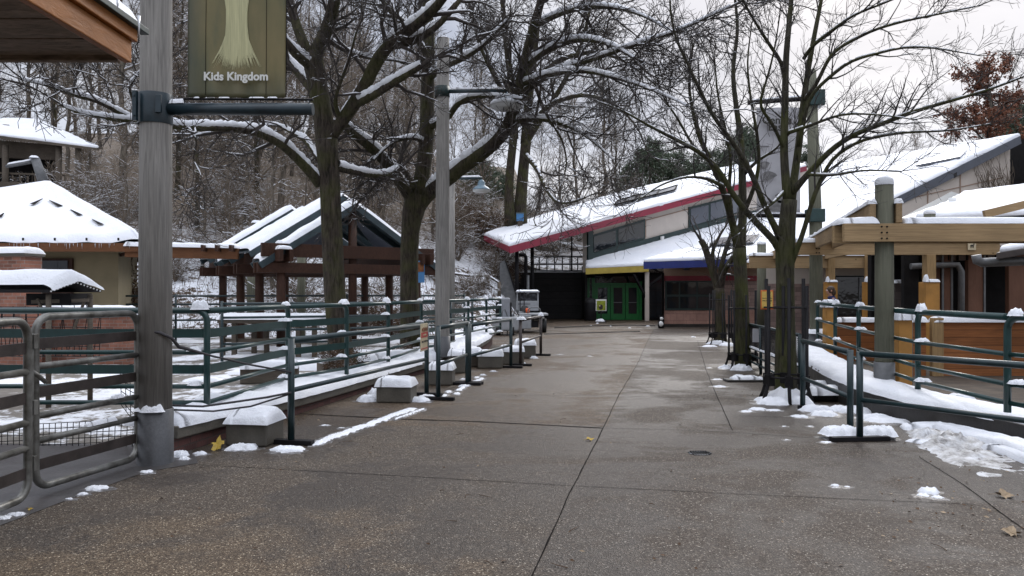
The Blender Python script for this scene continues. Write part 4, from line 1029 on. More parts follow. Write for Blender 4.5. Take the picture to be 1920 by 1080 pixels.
mb=MB(); mb.prism(wpoly([(1208,413),(1211,412),(1211,445),(1208,446)],.01),nW*.02); mb.prism(wpoly([(1211,412),(1290,391),(1290,393),(1211,414)],.01),nW*.015); mb.each('joint_strip',M['tan'],RB)
MB().prism(wpoly([(1234,452),(1239,450.5),(1239,443),(1234,444)],.16),nW*.1).build('wall_lamp',M['white'],RB)
mb=MB(); 
for px,y,z1 in ((969,39.5,4.1),(998,41.5,4.4)): q=G(px,548+2291/y); mb.cyl(q,q+V(0,0,z1),.10,sides=10)
q=P(1072,0,46); mb.cyl((q[0],46,0),(q[0],46,5.0),.05,sides=8)
mb.each('post',M['black'],RB)
mb=MB(); a=P(973,478,40.5); b=P(986,478,40.5); mb.tube([a,b-V(.05,0,0),b-V(0,0,.12),V(b[0],b[1],.0)],[.10]*4,10); mb.build('drainpipe',M['black'],RB)
mb=MB(); q=P(990,0,39.8); mb.cyl((q[0],39.8,0),(q[0],39.8,P(0,516,39.8)[2]),.07,sides=10); mb.build('standpipe',M['grey_metal'],RB)
BW=thing('black_wall','tall black block wall in the shade of the open red edged roof','wall',P(1050,600,45.6)*V(1,1,0))
xa_,xb_=P(972,0,45.6)[0],P(1100,0,45.6)[0]; zt0=P(0,511,45.6)[2]
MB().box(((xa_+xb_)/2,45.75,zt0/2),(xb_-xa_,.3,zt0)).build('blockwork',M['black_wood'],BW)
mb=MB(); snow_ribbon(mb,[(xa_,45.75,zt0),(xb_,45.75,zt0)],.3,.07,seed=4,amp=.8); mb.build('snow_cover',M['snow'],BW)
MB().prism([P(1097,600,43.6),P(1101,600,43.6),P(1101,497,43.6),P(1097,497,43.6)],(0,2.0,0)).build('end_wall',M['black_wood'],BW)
rail_fence('black slatted railing along the top of the black block wall',[V(x,46.4,2.75) for x in np.linspace(xa_+.8,xb_,8)],[.95,.5,.1],.03,.035,M['black'],snow=.05)
SF=thing('stockade_fence','grey pointed stockade fence with snow on its sloping top behind the black wall','fence',(3,57,4))
mb=MB(); a0,a1=P(1000,462,57),P(1104,470,57); base=3.9
for k in range(34):
    u=k/33; x=a0[0]+(a1[0]-a0[0])*u; zt=P(0,452+ (18*u if u>.35 else 6),57)[2]+rng.uniform(-.05,.05); mb.box((x,57+rng.uniform(-.02,.02),(base+zt)/2),(.115,.04,zt-base))
mb.build('boards',M['old_wood'],SF)
mb=MB(); snow_ribbon(mb,[P(1040,454,57),P(1060,458,57),P(1104,467,57)],.16,.14,seed=3); mb.build('snow_cover',M['snow'],SF)
SW=thing('stair_wall','grey sloping parapet wall beside the hillside steps','wall',P(950,575,38.5)*V(1,1,0))
MB().prism([P(937,494,38.5),P(946,488,38.5),P(971,560,38.5),P(971,607,38.5),P(937,607,38.5)],(0,.3,0)).build('parapet',M['grey_metal'],SW)
MB().prism([P(946,486,38.4),P(949,490,38.4),P(975,565,38.4),P(972,570,38.4)],(0,.5,0)).build('rail_cap',M['black'],SW)

# low entrance roof, green doors
GB=thing('entrance_building','low entrance wing with green double doors under a yellow edged snowy roof','building',(6,44,0))
pL=V(4,42,2.86); nL=V(0,-.33,1)
ql=onplane([(1098,503),(1216,498),(1500,486),(1500,388),(1390,405),(1300,432),(1099,490)],pL,nL)
ro=MB().prism(ql,(0,0,-.12)).build('roof',M['black'],GB)
roof_snow(MB(),ql,.17).build('snow_cover',M['snow'],ro)
MB().beam(ql[0]-V(0,0,.17),ql[1]-V(0,0,.17),.06,.32).build('fascia',M['yellow_f'],GB)
yD=44.0; X=lambda px,y=yD:(px-CX)/FOC*y; Z=lambda py,y=yD:EYE-(py-CY)/FOC*y
MB().box(((X(1101)+X(1245))/2,yD+.5,1.35),(X(1245)-X(1101),.3,2.7)).build('back_wall',M['black'],GB)
mb=MB()
for a,b,z0,z1 in ((1101,1105,0,2.4),(1110,1115,0,2.4),(1199,1203,0,2.2)): mb.box(((X(a)+X(b))/2,yD-.05,(z0+z1)/2),(X(b)-X(a),.12,z1-z0))
mb.box(((X(1115)+X(1199))/2,yD-.05,2.06),(X(1199)-X(1115),.10,.10)); mb.each('door_frame',M['door_green'],GB)
MB().box(((X(1115)+X(1199))/2,yD,2.3),(X(1199)-X(1115),.04,.38)).build('transom_window',M['glass'],GB)
MB().box(((X(1105)+X(1110))/2,yD,1.2),(X(1110)-X(1105),.04,2.4)).build('side_window',M['glass'],GB)
for a,b in ((1115.5,1144),(1145,1172),(1173,1199)):
    w=X(b)-X(a); c=(X(a)+X(b))/2; zt,zb_=2.0,.02
    mb=MB(); sw=.16; mb.box((X(a)+sw/2,yD-.02,1.01),(sw,.06,1.98)); mb.box((X(b)-sw/2,yD-.02,1.01),(sw,.06,1.98)); mb.box((c,yD-.02,.19),(w-2*sw,.06,.34)); mb.box((c,yD-.02,1.92),(w-2*sw,.06,.16))
    d=mb.build('door',M['door_green'],GB); MB().box((c,yD,1.10),(w-.30,.03,1.52)).build('pane',M['glass2'],d); MB().box((c,yD-.07,1.0),(w-.3,.03,.04)).build('push_bar',M['grey_metal'],d)
MB().box((X(1206),yD-1.2,1.35),(.22,.22,2.7)).build('column',M['cream'],GB)
mb=MB(); mb.beam(V(X(1206)-.05,yD-1.2,1.3),V(X(1180),yD-1.6,2.55),.12,.12); mb.beam(V(X(1206)+.05,yD-1.2,1.9),V(X(1238),yD-1.8,2.65),.12,.12); mb.each('brace',M['black'],GB)
w=MB().box(((X(1210)+X(1246))/2,yD-.2,1.3),(X(1246)-X(1210),.08,2.5)).build('window',M['black'],GB)
for k,(a,b) in enumerate(((1212,1226),(1228,1244))):
    for z in (.5,1.3,2.05): MB().box(((X(a)+X(b))/2,yD-.26,z),(X(b)-X(a),.04,.68)).build('pane',M['glass2'],w)
# blue eave wing
BB=thing('blue_eave_building','pink tiled wing with a blue eave board and a band of dark windows','building',(9,35,0))
pB=V(8,34,3.03); nB=V(.0,-.17,1)
qb=onplane([(1207,491),(1404,485),(1492,478),(1492,437),(1405,437),(1300,468)],pB,nB)
ro=MB().prism(qb,(0,0,-.10)).build('roof',M['black'],BB); roof_snow(MB(),qb,.16).build('snow_cover',M['snow'],ro)
MB().beam(qb[0]-V(0,0,.16),qb[1]-V(0,0,.16),.06,.30).build('fascia',M['blue'],BB)
q=onplane([(1330,461),(1345,448),(1425,441),(1412,456)],pB+V(0,0,.24),nB); MB().prism(q,(0,0,.06)).build('skylight',M['skylight'],ro)
yW=35.2; X2=lambda px:(px-CX)/FOC*yW; xa_,xb_=X2(1244),X2(1432); cx_=(xa_+xb_)/2; wdt=xb_-xa_
def wing(o_,z0,z1,nm,mt): MB().prism([V(xa_-o_,yW-o_,z0),V(xb_+o_,yW-o_,z0),V(xb_+o_,yW+6,z0),V(xa_+1.5-o_,yW+6,z0)],(0,0,z1-z0)).build(nm,M[mt],BB)
wing(0,0,.76,'tile_base','tile'); wing(.05,-.05,.14,'plinth','curb'); wing(-.02,.76,2.12,'wall','rubble'); wing(.02,2.11,2.33,'band','maroon'); wing(-.01,2.33,2.9,'upper_wall','tan')
w=MB().box(((X2(1247)+X2(1345))/2,yW+.02,1.43),(X2(1345)-X2(1247),.12,1.33)).build('window',M['teal_deep'],BB)
for a,b in ((1250,1272),(1275,1305),(1308,1342)):
    for z,h in ((1.12,.52),(1.76,.56)): MB().box(((X2(a)+X2(b))/2,yW-.05,z),(X2(b)-X2(a),.03,h)).build('pane',M['glass2'],w)
mb=MB(); a=P(1219,500,33.9); mb.tube([a,a+V(.25,.2,-.10),a+V(.45,.8,-.16),V(X2(1242),yW-.12,2.45),V(X2(1242),yW-.12,.1)],[.06]*5,8); mb.tube([V(X2(1384),yW-.12,2.7),V(X2(1384),yW-.12,.1)],[.07]*2,8); mb.each('drainpipe',M['black'],BB)
MB().lathe((X2(1285),yW-.3,2.62),[(.02,.2),(.05,.15),(.14,-.02),(.15,-.05)],14).build('eave_lamp',M['grey_metal'],BB)
# cream wall stretch right of it, under the new pergola
LW=thing('cream_wall','cream and pink stone wall with a dark wide window behind the far pergola posts','wall',(13,29,0))
yC=29.0; X3=lambda px:(px-CX)/FOC*yC
MB().box(((X3(1428)+X3(1740))/2,yC+.2,.95),(X3(1740)-X3(1428),.3,1.9)).build('stone_base',M['rubble'],LW)
MB().box(((X3(1428)+X3(1740))/2,yC+.22,2.35),(X3(1740)-X3(1428),.3,.9)).build('upper_wall',M['cream'],LW)
w=MB().box(((X3(1563)+X3(1628))/2,yC+.02,1.45),(X3(1628)-X3(1563),.14,1.5)).build('window',M['black'],LW)
MB().box(((X3(1566)+X3(1626))/2,yC-.06,1.45),(X3(1626)-X3(1566),.03,1.4)).build('pane',M['glass'],w)
MB().box((X3(1609),yC-.09,1.45),(.05,.04,1.35)).build('mullion',M['grey_metal'],w)
MB().box(((X3(1500)+X3(1700))/2,yC-1.2,2.75),(X3(1700)-X3(1500),2.6,.12)).build('soffit',M['soffit'],LW)

# big gable hall on the right
HB=thing('gable_hall','large cream hall with a slate edged gable and a wide snow covered roof','building',(17,30,0))
Tc=V(19.7,30,7.58); rk=V(-.85,-.53,-.375); rdg=V(-.53,.85,0); nH=np.cross(rk,rdg); nH=unit(nH*np.sign(nH[2]))
qh=[Tc]+onplane([(1545,441),(1490,470),(1452,440),(1500,352),(1570,322)],Tc,nH)
qh[-1]=Tc+rdg*9.5
ro=MB().prism(qh,(0,0,-.14)).build('roof',M['black'],HB); roof_snow(MB(),qh,.20).build('snow_cover',M['snow'],ro)
mb=MB(); fascia(mb,[Tc+V(0,0,.03),qh[1]+V(0,0,.03)],.30,.08); mb.build('fascia',M['slate'],HB)
q=onplane([(1718,313),(1730,303),(1812,284),(1800,297)],Tc+V(0,0,.26),nH); MB().prism(q,(0,0,.08)).build('skylight',M['skylight'],ro)
rh=unit(V(-.85,-.53,0)); off=unit(rdg)*.75
off=unit(rdg)*.35; g0=Tc-rh*.0+off; g1=Tc+rh*10.5+off
MB().prism([V(g0[0],g0[1],2.5),V(g1[0],g1[1],2.5),V(g1[0],g1[1],Tc[2]-10.5*.375-.18),V(g0[0],g0[1],Tc[2]-.05-.18)],rdg*.3).build('wall',M['cream'],HB)
nG=V(.53,-.85,0); gp=lambda pts,l=.02:onplane(pts,V(g0[0],g0[1],0),nG,l)
mb=MB()
for pts in ([(1738,340),(1740,340),(1740,390),(1738,390)],[(1799,312),(1801,311),(1801,372),(1799,372)],[(1700,372),(1880,332),(1880,334),(1700,374)]): mb.prism(gp(pts,.005),nG*.012)
mb.each('joint_strip',M['tan'],HB)
a,b=gp([(1780,331)],.06)[0],gp([(1799,319)],.06)[0]; MB().beam(a,b,.24,.16).build('flood_lamp',M['black'],HB)
mb=MB(); mb.box((21.4,31.2,3.9),(1.9,1.6,7.6)); mb.build('side_wall',M['gap'],HB)
vs=[]
for k in range(60):
    x=rng.uniform(1848,1897); p0=rp(x,rng.uniform(370,400),V(g0[0],g0[1],0),nG,.05); p1=rp(x+rng.uniform(-34,6),rng.uniform(276+ (1897-x)*.35,330),V(g0[0],g0[1],0),nG,.05); vs.append([p0+(p1-p0)*t+rng.normal(size=3)*.07*(0<t<1) for t in np.linspace(0,1,7)])
vs=np.array(vs); tag(MB().tubes(vs,np.linspace(.016,.004,7)[None].repeat(60,0),4).build('vine',M['twig_far']),'leafless brown vine spreading over the cream gable wall','vine')
# low shed roof in front of it
SH=thing('animal_barn','long barn with brown panels, dark open doorway and a snow covered lean-to roof','barn',(11,18.5,0))
qs=[P(1715,412,19.0),P(1950,402,17.5),P(1980,345,25),P(1806,367,25)]
ro=MB().prism(qs,(0,0,-.10)).build('roof',M['black'],SH); roof_snow(MB(),qs,.15).build('snow_cover',M['snow'],ro)
MB().prism([P(1690,408,19.5),P(1784,359,24.8),P(1808,366,24.6),P(1730,411,19.2)],(0,.0,-.12)).build('valley_flashing',M['teal_steel'],SH)
MB().cyl(P(1786,381,21.5),P(1786,371,21.5),.10,sides=10).build('vent_pipe',M['white'],SH)
yb=17.4; X4=lambda px:(px-CX)/FOC*yb
MB().box((X4(1850)+.3,yb+2.2,1.3),(X4(2010)-X4(1690),.2,2.6)).build('back_wall',M['gap'],SH)  # near-black colour stands in for the shade of the barn interior
MB().box((X4(1850)+.3,yb+.9,2.56),(X4(2010)-X4(1690),2.6,.10)).build('soffit',M['soffit'],SH)
for a,b in ((1692,1720),(1741,1765),(1767,1782),(1812,1843),(1888,1960)):
    c=(X4(a)+X4(b))/2; p=MB().box((c,yb+.1*(a==1741),1.25),(X4(b)-X4(a),.14,2.5)).build('panel',M['panel'] if a!=1692 else M['gap'],SH,.01)
    if a>1740: MB().box((X4(b)-.02,yb-.09,1.25),(.04,.03,2.5)).build('edge_strip',M['grey_metal'],p)
MB().box((X4(1850),yb+.05,2.40),(X4(1990)-X4(1760),.16,.20)).build('lintel',M['block'],SH)
mb=MB()
for k in range(9): mb.box((X4(1775+k*18),yb-.05,2.40),(.03,.05,.2))
mb.each('rafter_end',M['gap'],SH)
for px in (1766,1726): MB().cyl((X4(px)-.3,yb+.9,0),(X4(px)-.3,yb+.9,2.5),.12,sides=10).build('post',M['gap'],SH)
mb=MB(); z=Z(497,yb); mb.tube([(X4(1700),yb-.18,Z(500,yb)),(X4(1770),yb-.18,Z(497,yb)),(X4(1786),yb-.2,Z(497,yb)),(X4(1793),yb-.2,Z(510,yb)),(X4(1792),yb-.2,.1)],[.07]*5,10); mb.build('drainpipe',M['grey_metal'],SH)
MB().box(((X4(1736)+X4(1778))/2-.05,yb+1.6,.9),(X4(1778)-X4(1736),.2,1.8)).build('block_wall',M['block'],SH)
mb=MB(); snow_ribbon(mb,[(X4(1733),yb+1.5,1.80),(X4(1778),yb+1.5,1.80)],.3,.08,seed=3); mb.build('snow_cover',M['snow'],SH)
yg=13.6; X5=lambda px:(px-CX)/FOC*yg; Z5=lambda py:EYE-(py-CY)/FOC*yg
GT=thing('barn_gutter','dark brown eave corner with a grey elbow pipe and snow on top above the barn','gutter',(9,yg,0))
mb=MB(); mb.prism([P(1868,474,yg),P(2000,452,yg),P(2010,452,16),P(1890,466,16)],(0,0,-.12)); mb.build('eave',M['brown_tube'],GT,.01)
mb=MB(); roof_snow(mb,[P(1876,473,yg+.05),P(2000,451,yg+.05),P(2008,451,15.9),P(1894,465,15.9)],.11); mb.build('snow_cover',M['snow'],GT)
mb=MB(); mb.tube([(X5(1856),yg+.4,Z5(476)),(X5(1858),yg+.4,Z5(487)),(X5(1868),yg+.4,Z5(491)),(X5(1885),yg+.4,Z5(490)),(X5(1990),yg+.4,Z5(486))],[.085]*5,10); mb.build('elbow_pipe',M['grey_metal'],GT)
MB().beam(P(1845,402,16),P(1960,374,16),.08,.16).build('rafter',M['lumber_x'],GT)
MB().cyl((X5(1985),yg+.4,0),(X5(1985),yg+.4,Z5(470)),.1,sides=10).build('post',M['brown_tube'],GT)

# ================================================================== pergola of new lumber on round posts
PG=thing('pergola','new yellow lumber pergola on round posts along the animal pens, snow on its beams','pergola',(6,14,0))
def rpost(px,Y,d,z0,z1,mat='pole_green',cap=True):
    x=(px-CX)/FOC*Y; o=MB().tube([(x,Y,z0+.28),(x,Y,(z0+z1)/2),(x,Y,z1)],[d/2*1.02,d/2,d/2*.97],20).build('post',M[mat],PG)
    MB().lathe((x,Y,z0),[(d/2+.015,0),(d/2+.015,.36),(d/2,.37)],20).build('sleeve',M['grey_metal'],o)
    if cap:
        mb=MB(); mb.lathe((x,Y,z1-.01),[(d/2*1.0,.0),(d/2*1.03,.03),(d/2*.95,.08),(d/2*.6,.115),(.001,.125)],18); mb.each('snow_cap',M['snow'],o)
    return x
yp=10.7; x1=rpost(1658,yp,.245,.25,P(0,346,yp)[2])
zt_b,zb_b=P(0,419,yp-.2)[2],P(0,453,yp-.2)[2]; hb=zt_b-zb_b; zc=(zt_b+zb_b)/2
xl=P(1583,0,yp-.2)[0]
for dy in (-.17,.17): MB().box(((xl+10.5)/2,yp+dy,zc),(10.5-xl,.075,hb)).build('beam',M['lumber_x'],PG,.006)
mb=MB(); snow_ribbon(mb,[(xl,yp,zt_b),(x1-.16,yp,zt_b)],.42,.10,seed=2); snow_ribbon(mb,[(x1+.2,yp,zt_b),(10.4,yp,zt_b)],.42,.10,seed=3,amp=.12)
mb.each('snow_cover',M['snow'],PG)
ytall=18.0; xt=(1531-CX)/FOC*ytall
far=V(xt,ytall,0)-V(x1,yp,0); fd_=unit(far); px_=V(fd_[1],-fd_[0],0)
for s in (-1,1):
    a=V(x1,yp,zt_b+.15)+px_*s*.165-fd_*.12; b=V(xt,ytall,zt_b+.15)+px_*s*.17+fd_*.3
    MB().beam(a,b,.075,.27).build('rafter',M['lumber_y'],PG,.006)
    mb=MB(); snow_ribbon(mb,[a+V(0,0,.13),b+V(0,0,.13)],.12,.07,seed=5+s,amp=.5); mb.each('snow_cover',M['snow'],PG)
for (y,pa,pb_,t,b,m) in ((16.6,1478,1873,454,478,'lumber_x'),(22.5,1405,1725,479,503,'lumber_x'),(22.9,1400,1640,492,503,'lumber_x')):
    A,Bq=P(pa,t,y),P(pb_,b,y); MB().box(((A[0]+Bq[0])/2,y,(A[2]+Bq[2])/2),(Bq[0]-A[0],.08,A[2]-Bq[2])).build('beam',M[m],PG,.006)
    mb=MB(); snow_ribbon(mb,[(A[0],y,A[2]-.01),(Bq[0],y,A[2]-.01)],.16,.09,seed=int(y)); mb.each('snow_cover',M['snow'],PG)
for s in (0,.55,): 
    a=P(1470,470,20.5)+V(s*3,0,0); b=P(1420,492,27)+V(s*2,0,0); MB().beam(a,b,.07,.24).build('rafter',M['lumber_y'],PG,.006)
MB().beam(P(1519,462,17.9),P(1440,484,24),.075,.27).build('rafter',M['lumber_y'],PG,.006)
rpost(1428,26,.30,.1,P(0,458,26)[2]); 
for px,Y,w_ in ((1742,16.6,.20),(1630,22.3,.20),(1557,22.5,.20)):
    x=(px-CX)/FOC*Y; zt=P(0,478,Y)[2]; o=MB().box((x,Y,zt/2),(w_,w_,zt)).build('post',M['lumber_v'],PG,.01)
    zw=P(0,529,Y)[2]; MB().box((x,Y,zw/2),(w_+.10,w_+.10,zw)).build('post_wrap',M['yellow'],o,.012)
    mb=MB(); snow_ribbon(mb,[(x-w_/2-.06,Y-w_/2-.02,zw),(x+w_/2+.05,Y-w_/2-.02,zw)],.12,.06,seed=int(px)); mb.blob((x-w_/2-.02,Y-w_/2,zw+.03),(.06,.06,.14),.2,3); mb.each('snow_cap',M['snow'],o)
rpost(1743,18.2,.26,2.35,P(0,393,18.2)[2]-.1)
mb=MB()
for px in (1653,1663):
    for py in (425,436,447):
        c=P(px,py,yp-.21); mb.cyl(c+V(0,-.012,0),c+V(0,.01,0),.012,sides=8)
for px in (1531,1536):
    for py in (458,466,474): c=P(px,py,16.55); mb.cyl(c+V(0,-.012,0),c+V(0,.01,0),.014,sides=8)
mb.each('bolt',M['gap'],PG)
# small animal plaques on the beams
for (px,py,Y,w_,h_,lab) in ((1822,460.5,16.53,.17,.19,'small cream plaque with a goat silhouette on the nearer pergola beam'),(1585,498,22.83,.11,.13,'tiny white plaque on the far pergola beam')):
    c=P(px,py,Y); t=thing('plaque',lab,'plaque',c); MB().box(c,(w_,.02,h_)).build('board',M['sign_c'],t)
    mb=MB(); s=w_*.32; q=c-V(0,.014,0); mb.box(q,(s*1.3,.006,s*.6)); mb.box(q+V(s*.7,0,s*.5),(s*.4,.006,s*.5))
    for dx in (-.55,-.3,.3,.55): mb.box(q+V(s*dx,0,-s*.55),(s*.14,.006,s*.6))
    mb.box(q+V(s*.85,0,s*.85),(s*.1,.006,s*.3)); mb.build('goat_silhouette',M['ink'],t)
# orange plank fence with yellow posts
PF=thing('plank_fence','orange stained plank fence between yellow wrapped posts, thick snow along the top','fence',(8,14.6,0))
yf=14.6; X6=lambda px:(px-CX)/FOC*yf
for a,b,y in ((1745,2010,14.6),(1700,1735,14.62),(1568,1645,17.8)):
    k=(y/yf); xa_,xb_=(a-CX)/FOC*y,(b-CX)/FOC*y; zt=P(0,604,y)[2]
    p=MB().box(((xa_+xb_)/2,y,zt/2),(xb_-xa_,.06,zt)).build('planks',M['plank'],PF,.008)
    mb=MB(); snow_ribbon(mb,[(xa_,y,zt),(xb_,y,zt)],.24,.11,seed=int(a)%9,amp=.10); mb.build('snow_cover',M['snow'],p)
for px,y,zt,w_ in ((1692,12.6,1.13,.22),(1555,17.0,1.25,.22)):
    x=(px-CX)/FOC*y; p=MB().box((x,y,zt/2),(w_,w_,zt)).build('post',M['yellow'],PF,.012)
    mb=MB(); snow_ribbon(mb,[(x-w_/2-.04,y,zt),(x+w_/2+.04,y,zt)],w_+.1,.17,seed=int(px)%7,amp=.15); mb.each('snow_cap',M['snow'],p)
    MB().box((x+w_/2+.02,y,zt/2-.02),(.035,.10,zt-.06)).build('edge_strip',M['grey_metal'],p)
MB().box((X6(1753),yf-.06,.55),(.22,.10,1.10)).build('post',M['lumber_v'],PF,.01)
# tall pole with pale banner
TP=thing('utility_pole','tall round wooden pole with green brackets rising behind the far pergola beams','pole',(xt,ytall,0),'weathered wooden poles')
MB().tube([(xt,ytall,.3),(xt-.02,ytall,3.2),(xt-.13,ytall,P(0,132,18)[2])],[.148,.142,.115],18).build('shaft',M['pole_green'],TP)
MB().lathe((xt,ytall,0),[(.17,.1),(.17,.62),(.148,.63)],18).build('sleeve',M['grey_metal'],TP)
for py0,py1 in ((392,417),(170,200)):
    z0,z1=P(0,py1,18)[2],P(0,py0,18)[2]; MB().box((xt-.04,ytall,(z0+z1)/2),(.36,.36,z1-z0)).build('bracket',M['green_rail'],TP,.02)
    zc_=(z0+z1)/2; mb=MB(); mb.cyl((xt-.1,ytall-.02,zc_),(P(1402,0,18)[0],ytall-.02,zc_+ (.0 if py0>300 else -.10)),.05,sides=12); mb.build('arm',M['black'],TP)
    mb=MB(); snow_ribbon(mb,[(P(1410,0,18)[0],ytall-.02,zc_+.04- (0 if py0>300 else .09)),(xt-.3,ytall-.02,zc_+.04)],.07,.035,seed=3); mb.each('snow_cap',M['snow'],TP)
mb=MB(); mb.blob((xt,ytall,.64),(.24,.24,.12),.2,5); mb.build('snow_skirt',M['snow'],TP)
xa_,xb_=P(1418,0,18)[0],P(1499,0,18)[0]; z1_,z0_=P(0,202,18)[2],P(0,402,18)[2]
BN=thing('banner','large pale grey banner with faint dark lettering hanging between two arms of the tall pole','banner',((xa_+xb_)/2,ytall,z0_))
mb=MB(); mb.grid(lambda u,v:V(xa_+(xb_-xa_)*u,ytall-.02-.03*math.sin(u*7+v*3),z0_+(z1_-z0_)*v),np.linspace(0,1,16),np.linspace(0,1,20)); f=mb.build('fabric',M['banner2'],BN); sd=f.modifiers.new('solid','SOLIDIFY'); sd.thickness=.004
text('Gentle',.25,M['ink'],wallm(((xa_+xb_)/2-.05,ytall-.075,P(0,233,18)[2])),'lettering',BN,.006,.001)
text('East',.25,M['ink'],wallm(((xa_+xb_)/2-.05,ytall-.075,P(0,246,18)[2])),'lettering',BN,.006,.001)
mb=MB()
for (px,py,w_,h_) in ((1432,310,.22,.16),(1440,330,.30,.20),(1450,385,.55,.22),(1425,395,.2,.12),(1430,276,.3,.04),(1465,372,.35,.25)):
    c=P(px,py,18); 
    poly=[c+V(math.cos(a)*w_/2*(1+.3*math.sin(a*3+px)),-.085,math.sin(a)*h_/2) for a in np.linspace(0,2*np.pi,13)[:-1]]; mb.prism(poly[::-1],(0,.006,0))
mb.each('animal_print',M['print_grey'],BN)
# ================================================================== right curb wall, railings, barriers, guards
CW=thing('curb_wall','dark wet curb wall curving along the animal pens with a broad bank of snow on top','wall',(4.8,11,0))
cz=[.15,.20,.245,.29,.32,.34,.35,.36,.37]
cp=np.array([[x,y,z] for (x,y),z in zip(CURB,cz)])[::-1]
mb=MB(); ribbon_box(mb,cp,.0,.62,zz(lambda q:-q[:,2]-.02),zz(lambda q:0*q[:,2]+.02)); mb.build('curb',M['curb'],CW,.015)
sp=[(x+.33,y,z-.01) for (x,y),z in zip(CURB,cz)]
mb=MB(); snow_ribbon(mb,sp,.66,[.08,.09,.11,.12,.13,.13,.13,.12,.11],seed=7,amp=.40,m=15,n=200); mb.build('snow_cover',M['snow'],CW)
RPp=[(1889,775),(1721,731),(1663,709),(1610,686),(1566,665),(1533,649)]
rY=[7.86,9.74,11.07,12.9,15.2,17.7]; rlab=['dark green curved pipe railing panel in front of the widest orange planks','dark green pipe railing panel in front of the yellow wrapped pergola post','dark green pipe railing panel in front of the near round pergola post','dark green pipe railing panel standing before the left end of the orange planks','green pipe railing panel in front of the tall bracketed pole','farthest green pipe railing panel of the pens, next to the person in blue']
rpos=[V((p[0]-CX)/FOC*y,y,.36) for p,y in zip(RPp,rY)]
for i,b in enumerate(rpos):
    prev=V(5.9,5.2,.3) if i==0 else rpos[i-1]
    bend_rail(rlab[i],b,prev,1.33,.13,[(.40,0),(.72,0),(.92,0)],'right pipe railings',i+4,True,.036)
a,b,c=G(1612,827),G(1505,767),V(5.05,6.1,0); fd2=(.32,.03)
barrier('dark green barrier section standing on a wide snow covered foot plate',G(1612,827),c,.95,.44,.5,'portable barriers',fd2)
barrier('dark green barrier section between the wide footed post and the moss covered trunk',b,G(1606,818)+V(-.03,.09,0),.94,.42,.5,'portable barriers',(.05,.02))
sp=[]; q=G(1612,822)
for dx,w_ in ((-.26,.13),(-.14,.15),(.16,.16),(.30,.09)): sp.append((q+V(dx,.02,.05),(w_,.13,.085)))
for (px,py,w,h) in ((1475,748,.30,.16),(1450,757,.22,.10),(1500,757,.20,.12),(1435,752,.16,.06),(1530,770,.20,.08),(1545,778,.18,.06),(1420,768,.12,.03),(1400,772,.08,.02),(1490,735,.3,.2),(1580,770,.2,.07),(1600,772,.25,.08),(1640,785,.2,.06),(1660,790,.25,.05),(1375,690,.25,.08),(1390,694,.2,.12),(1360,692,.1,.03),(1330,690,.05,.01),(1420,712,.14,.06),(1385,705,.1,.03),(1545,722,.22,.12),(1560,730,.14,.08),(1575,735,.12,.06),(1520,728,.12,.05),(1742,924,.075,.045),(1730,930,.05,.02),(1757,934,.05,.018),(1566,912,.035,.02),(1588,914,.03,.012),(1550,830,.06,.015),(1475,825,.03,.008),(1450,770,.1,.02),(1500,782,.12,.03),(1345,726,.05,.01),(1520,800,.04,.01),(1470,800,.03,.01),(1890,795,.3,.14),(1800,750,.2,.10)):
    q=G(px,py); sp.append((q,(w,w*.75,h)))
HALO+=sp; tag(clumps(MB(),[(c*V(1,1,0)+V(0,0,-.004),(w*1.3+.025,d*1.3+.025,.012)) for c,(w,d,h) in HALO],500).build('slush',M['thin_slush']),'thin grey slush melting round the snow clumps on the path','slush',kind='stuff')
o=clumps(MB(),sp,300).build('snow_clumps',M['snow']); tag(o,'loose clumps of snow round the guarded tree feet and the wide barrier foot','snow',kind='stuff')
# melting dirty snow bank
SBp=[(1690,800),(1760,806),(1830,822),(1905,842),(1990,872),(2080,960),(1960,935),(1880,915),(1810,895),(1745,862),(1700,825)]
pb_=np.array([G(*p) for p in SBp]); c=pb_.mean(0)
mb=MB()
def slush(u,v):
    i=u*len(pb_); k=int(i)%len(pb_); w=i-int(i); e=pb_[k]*(1-w)+pb_[(k+1)%len(pb_)]*w
    e=c+(e-c)*(1+.10*mnoise.noise(Vector((u*17,1,2)))+.06*mnoise.noise(Vector((u*60,4,2))))
    p=e+(c-e)*v; back=.5+.5*float(np.clip((p[1]-c[1])/.6,-1,1))
    n=abs(mnoise.noise(Vector((p[0]*3.5,p[1]*3.5,1))))+.5*mnoise.noise(Vector((p[0]*11,p[1]*11,3)))
    return V(p[0],p[1],-.012+min(1,v*3)*(.004+.085*back*back*(.4+n)+.030*(n-.12)+.022*mnoise.noise(Vector((p[0]*1.7,p[1]*2.3,9)))))
mb.grid(slush,np.linspace(0,1,150),np.concatenate([np.linspace(0,.25,10),np.linspace(.3,1,16)])); o=mb.build('snow_bank',M['slush']); tag(o,'dirty melting bank of snow and ice in front of the curb wall','snow',kind='stuff')
mb=MB(); snow_ribbon(mb,[G(1690,803),G(1760,806),G(1830,822),G(1915,846),G(1990,870)],[.22,.34,.3,.3,.3],[.05,.09,.08,.10,.1],seed=9,amp=.7,m=13); snow_ribbon(mb,[G(1705,826),G(1760,836),G(1800,842)],.16,.03,seed=3,amp=.8); snow_ribbon(mb,[G(1850,842),G(1900,855),G(1960,880)],.16,.07,seed=5,amp=.6)
tag(mb.build('snow_bank',M['snow']),'whiter ridge of shovelled snow at the back of the dirty snow bank','snow',kind='stuff')
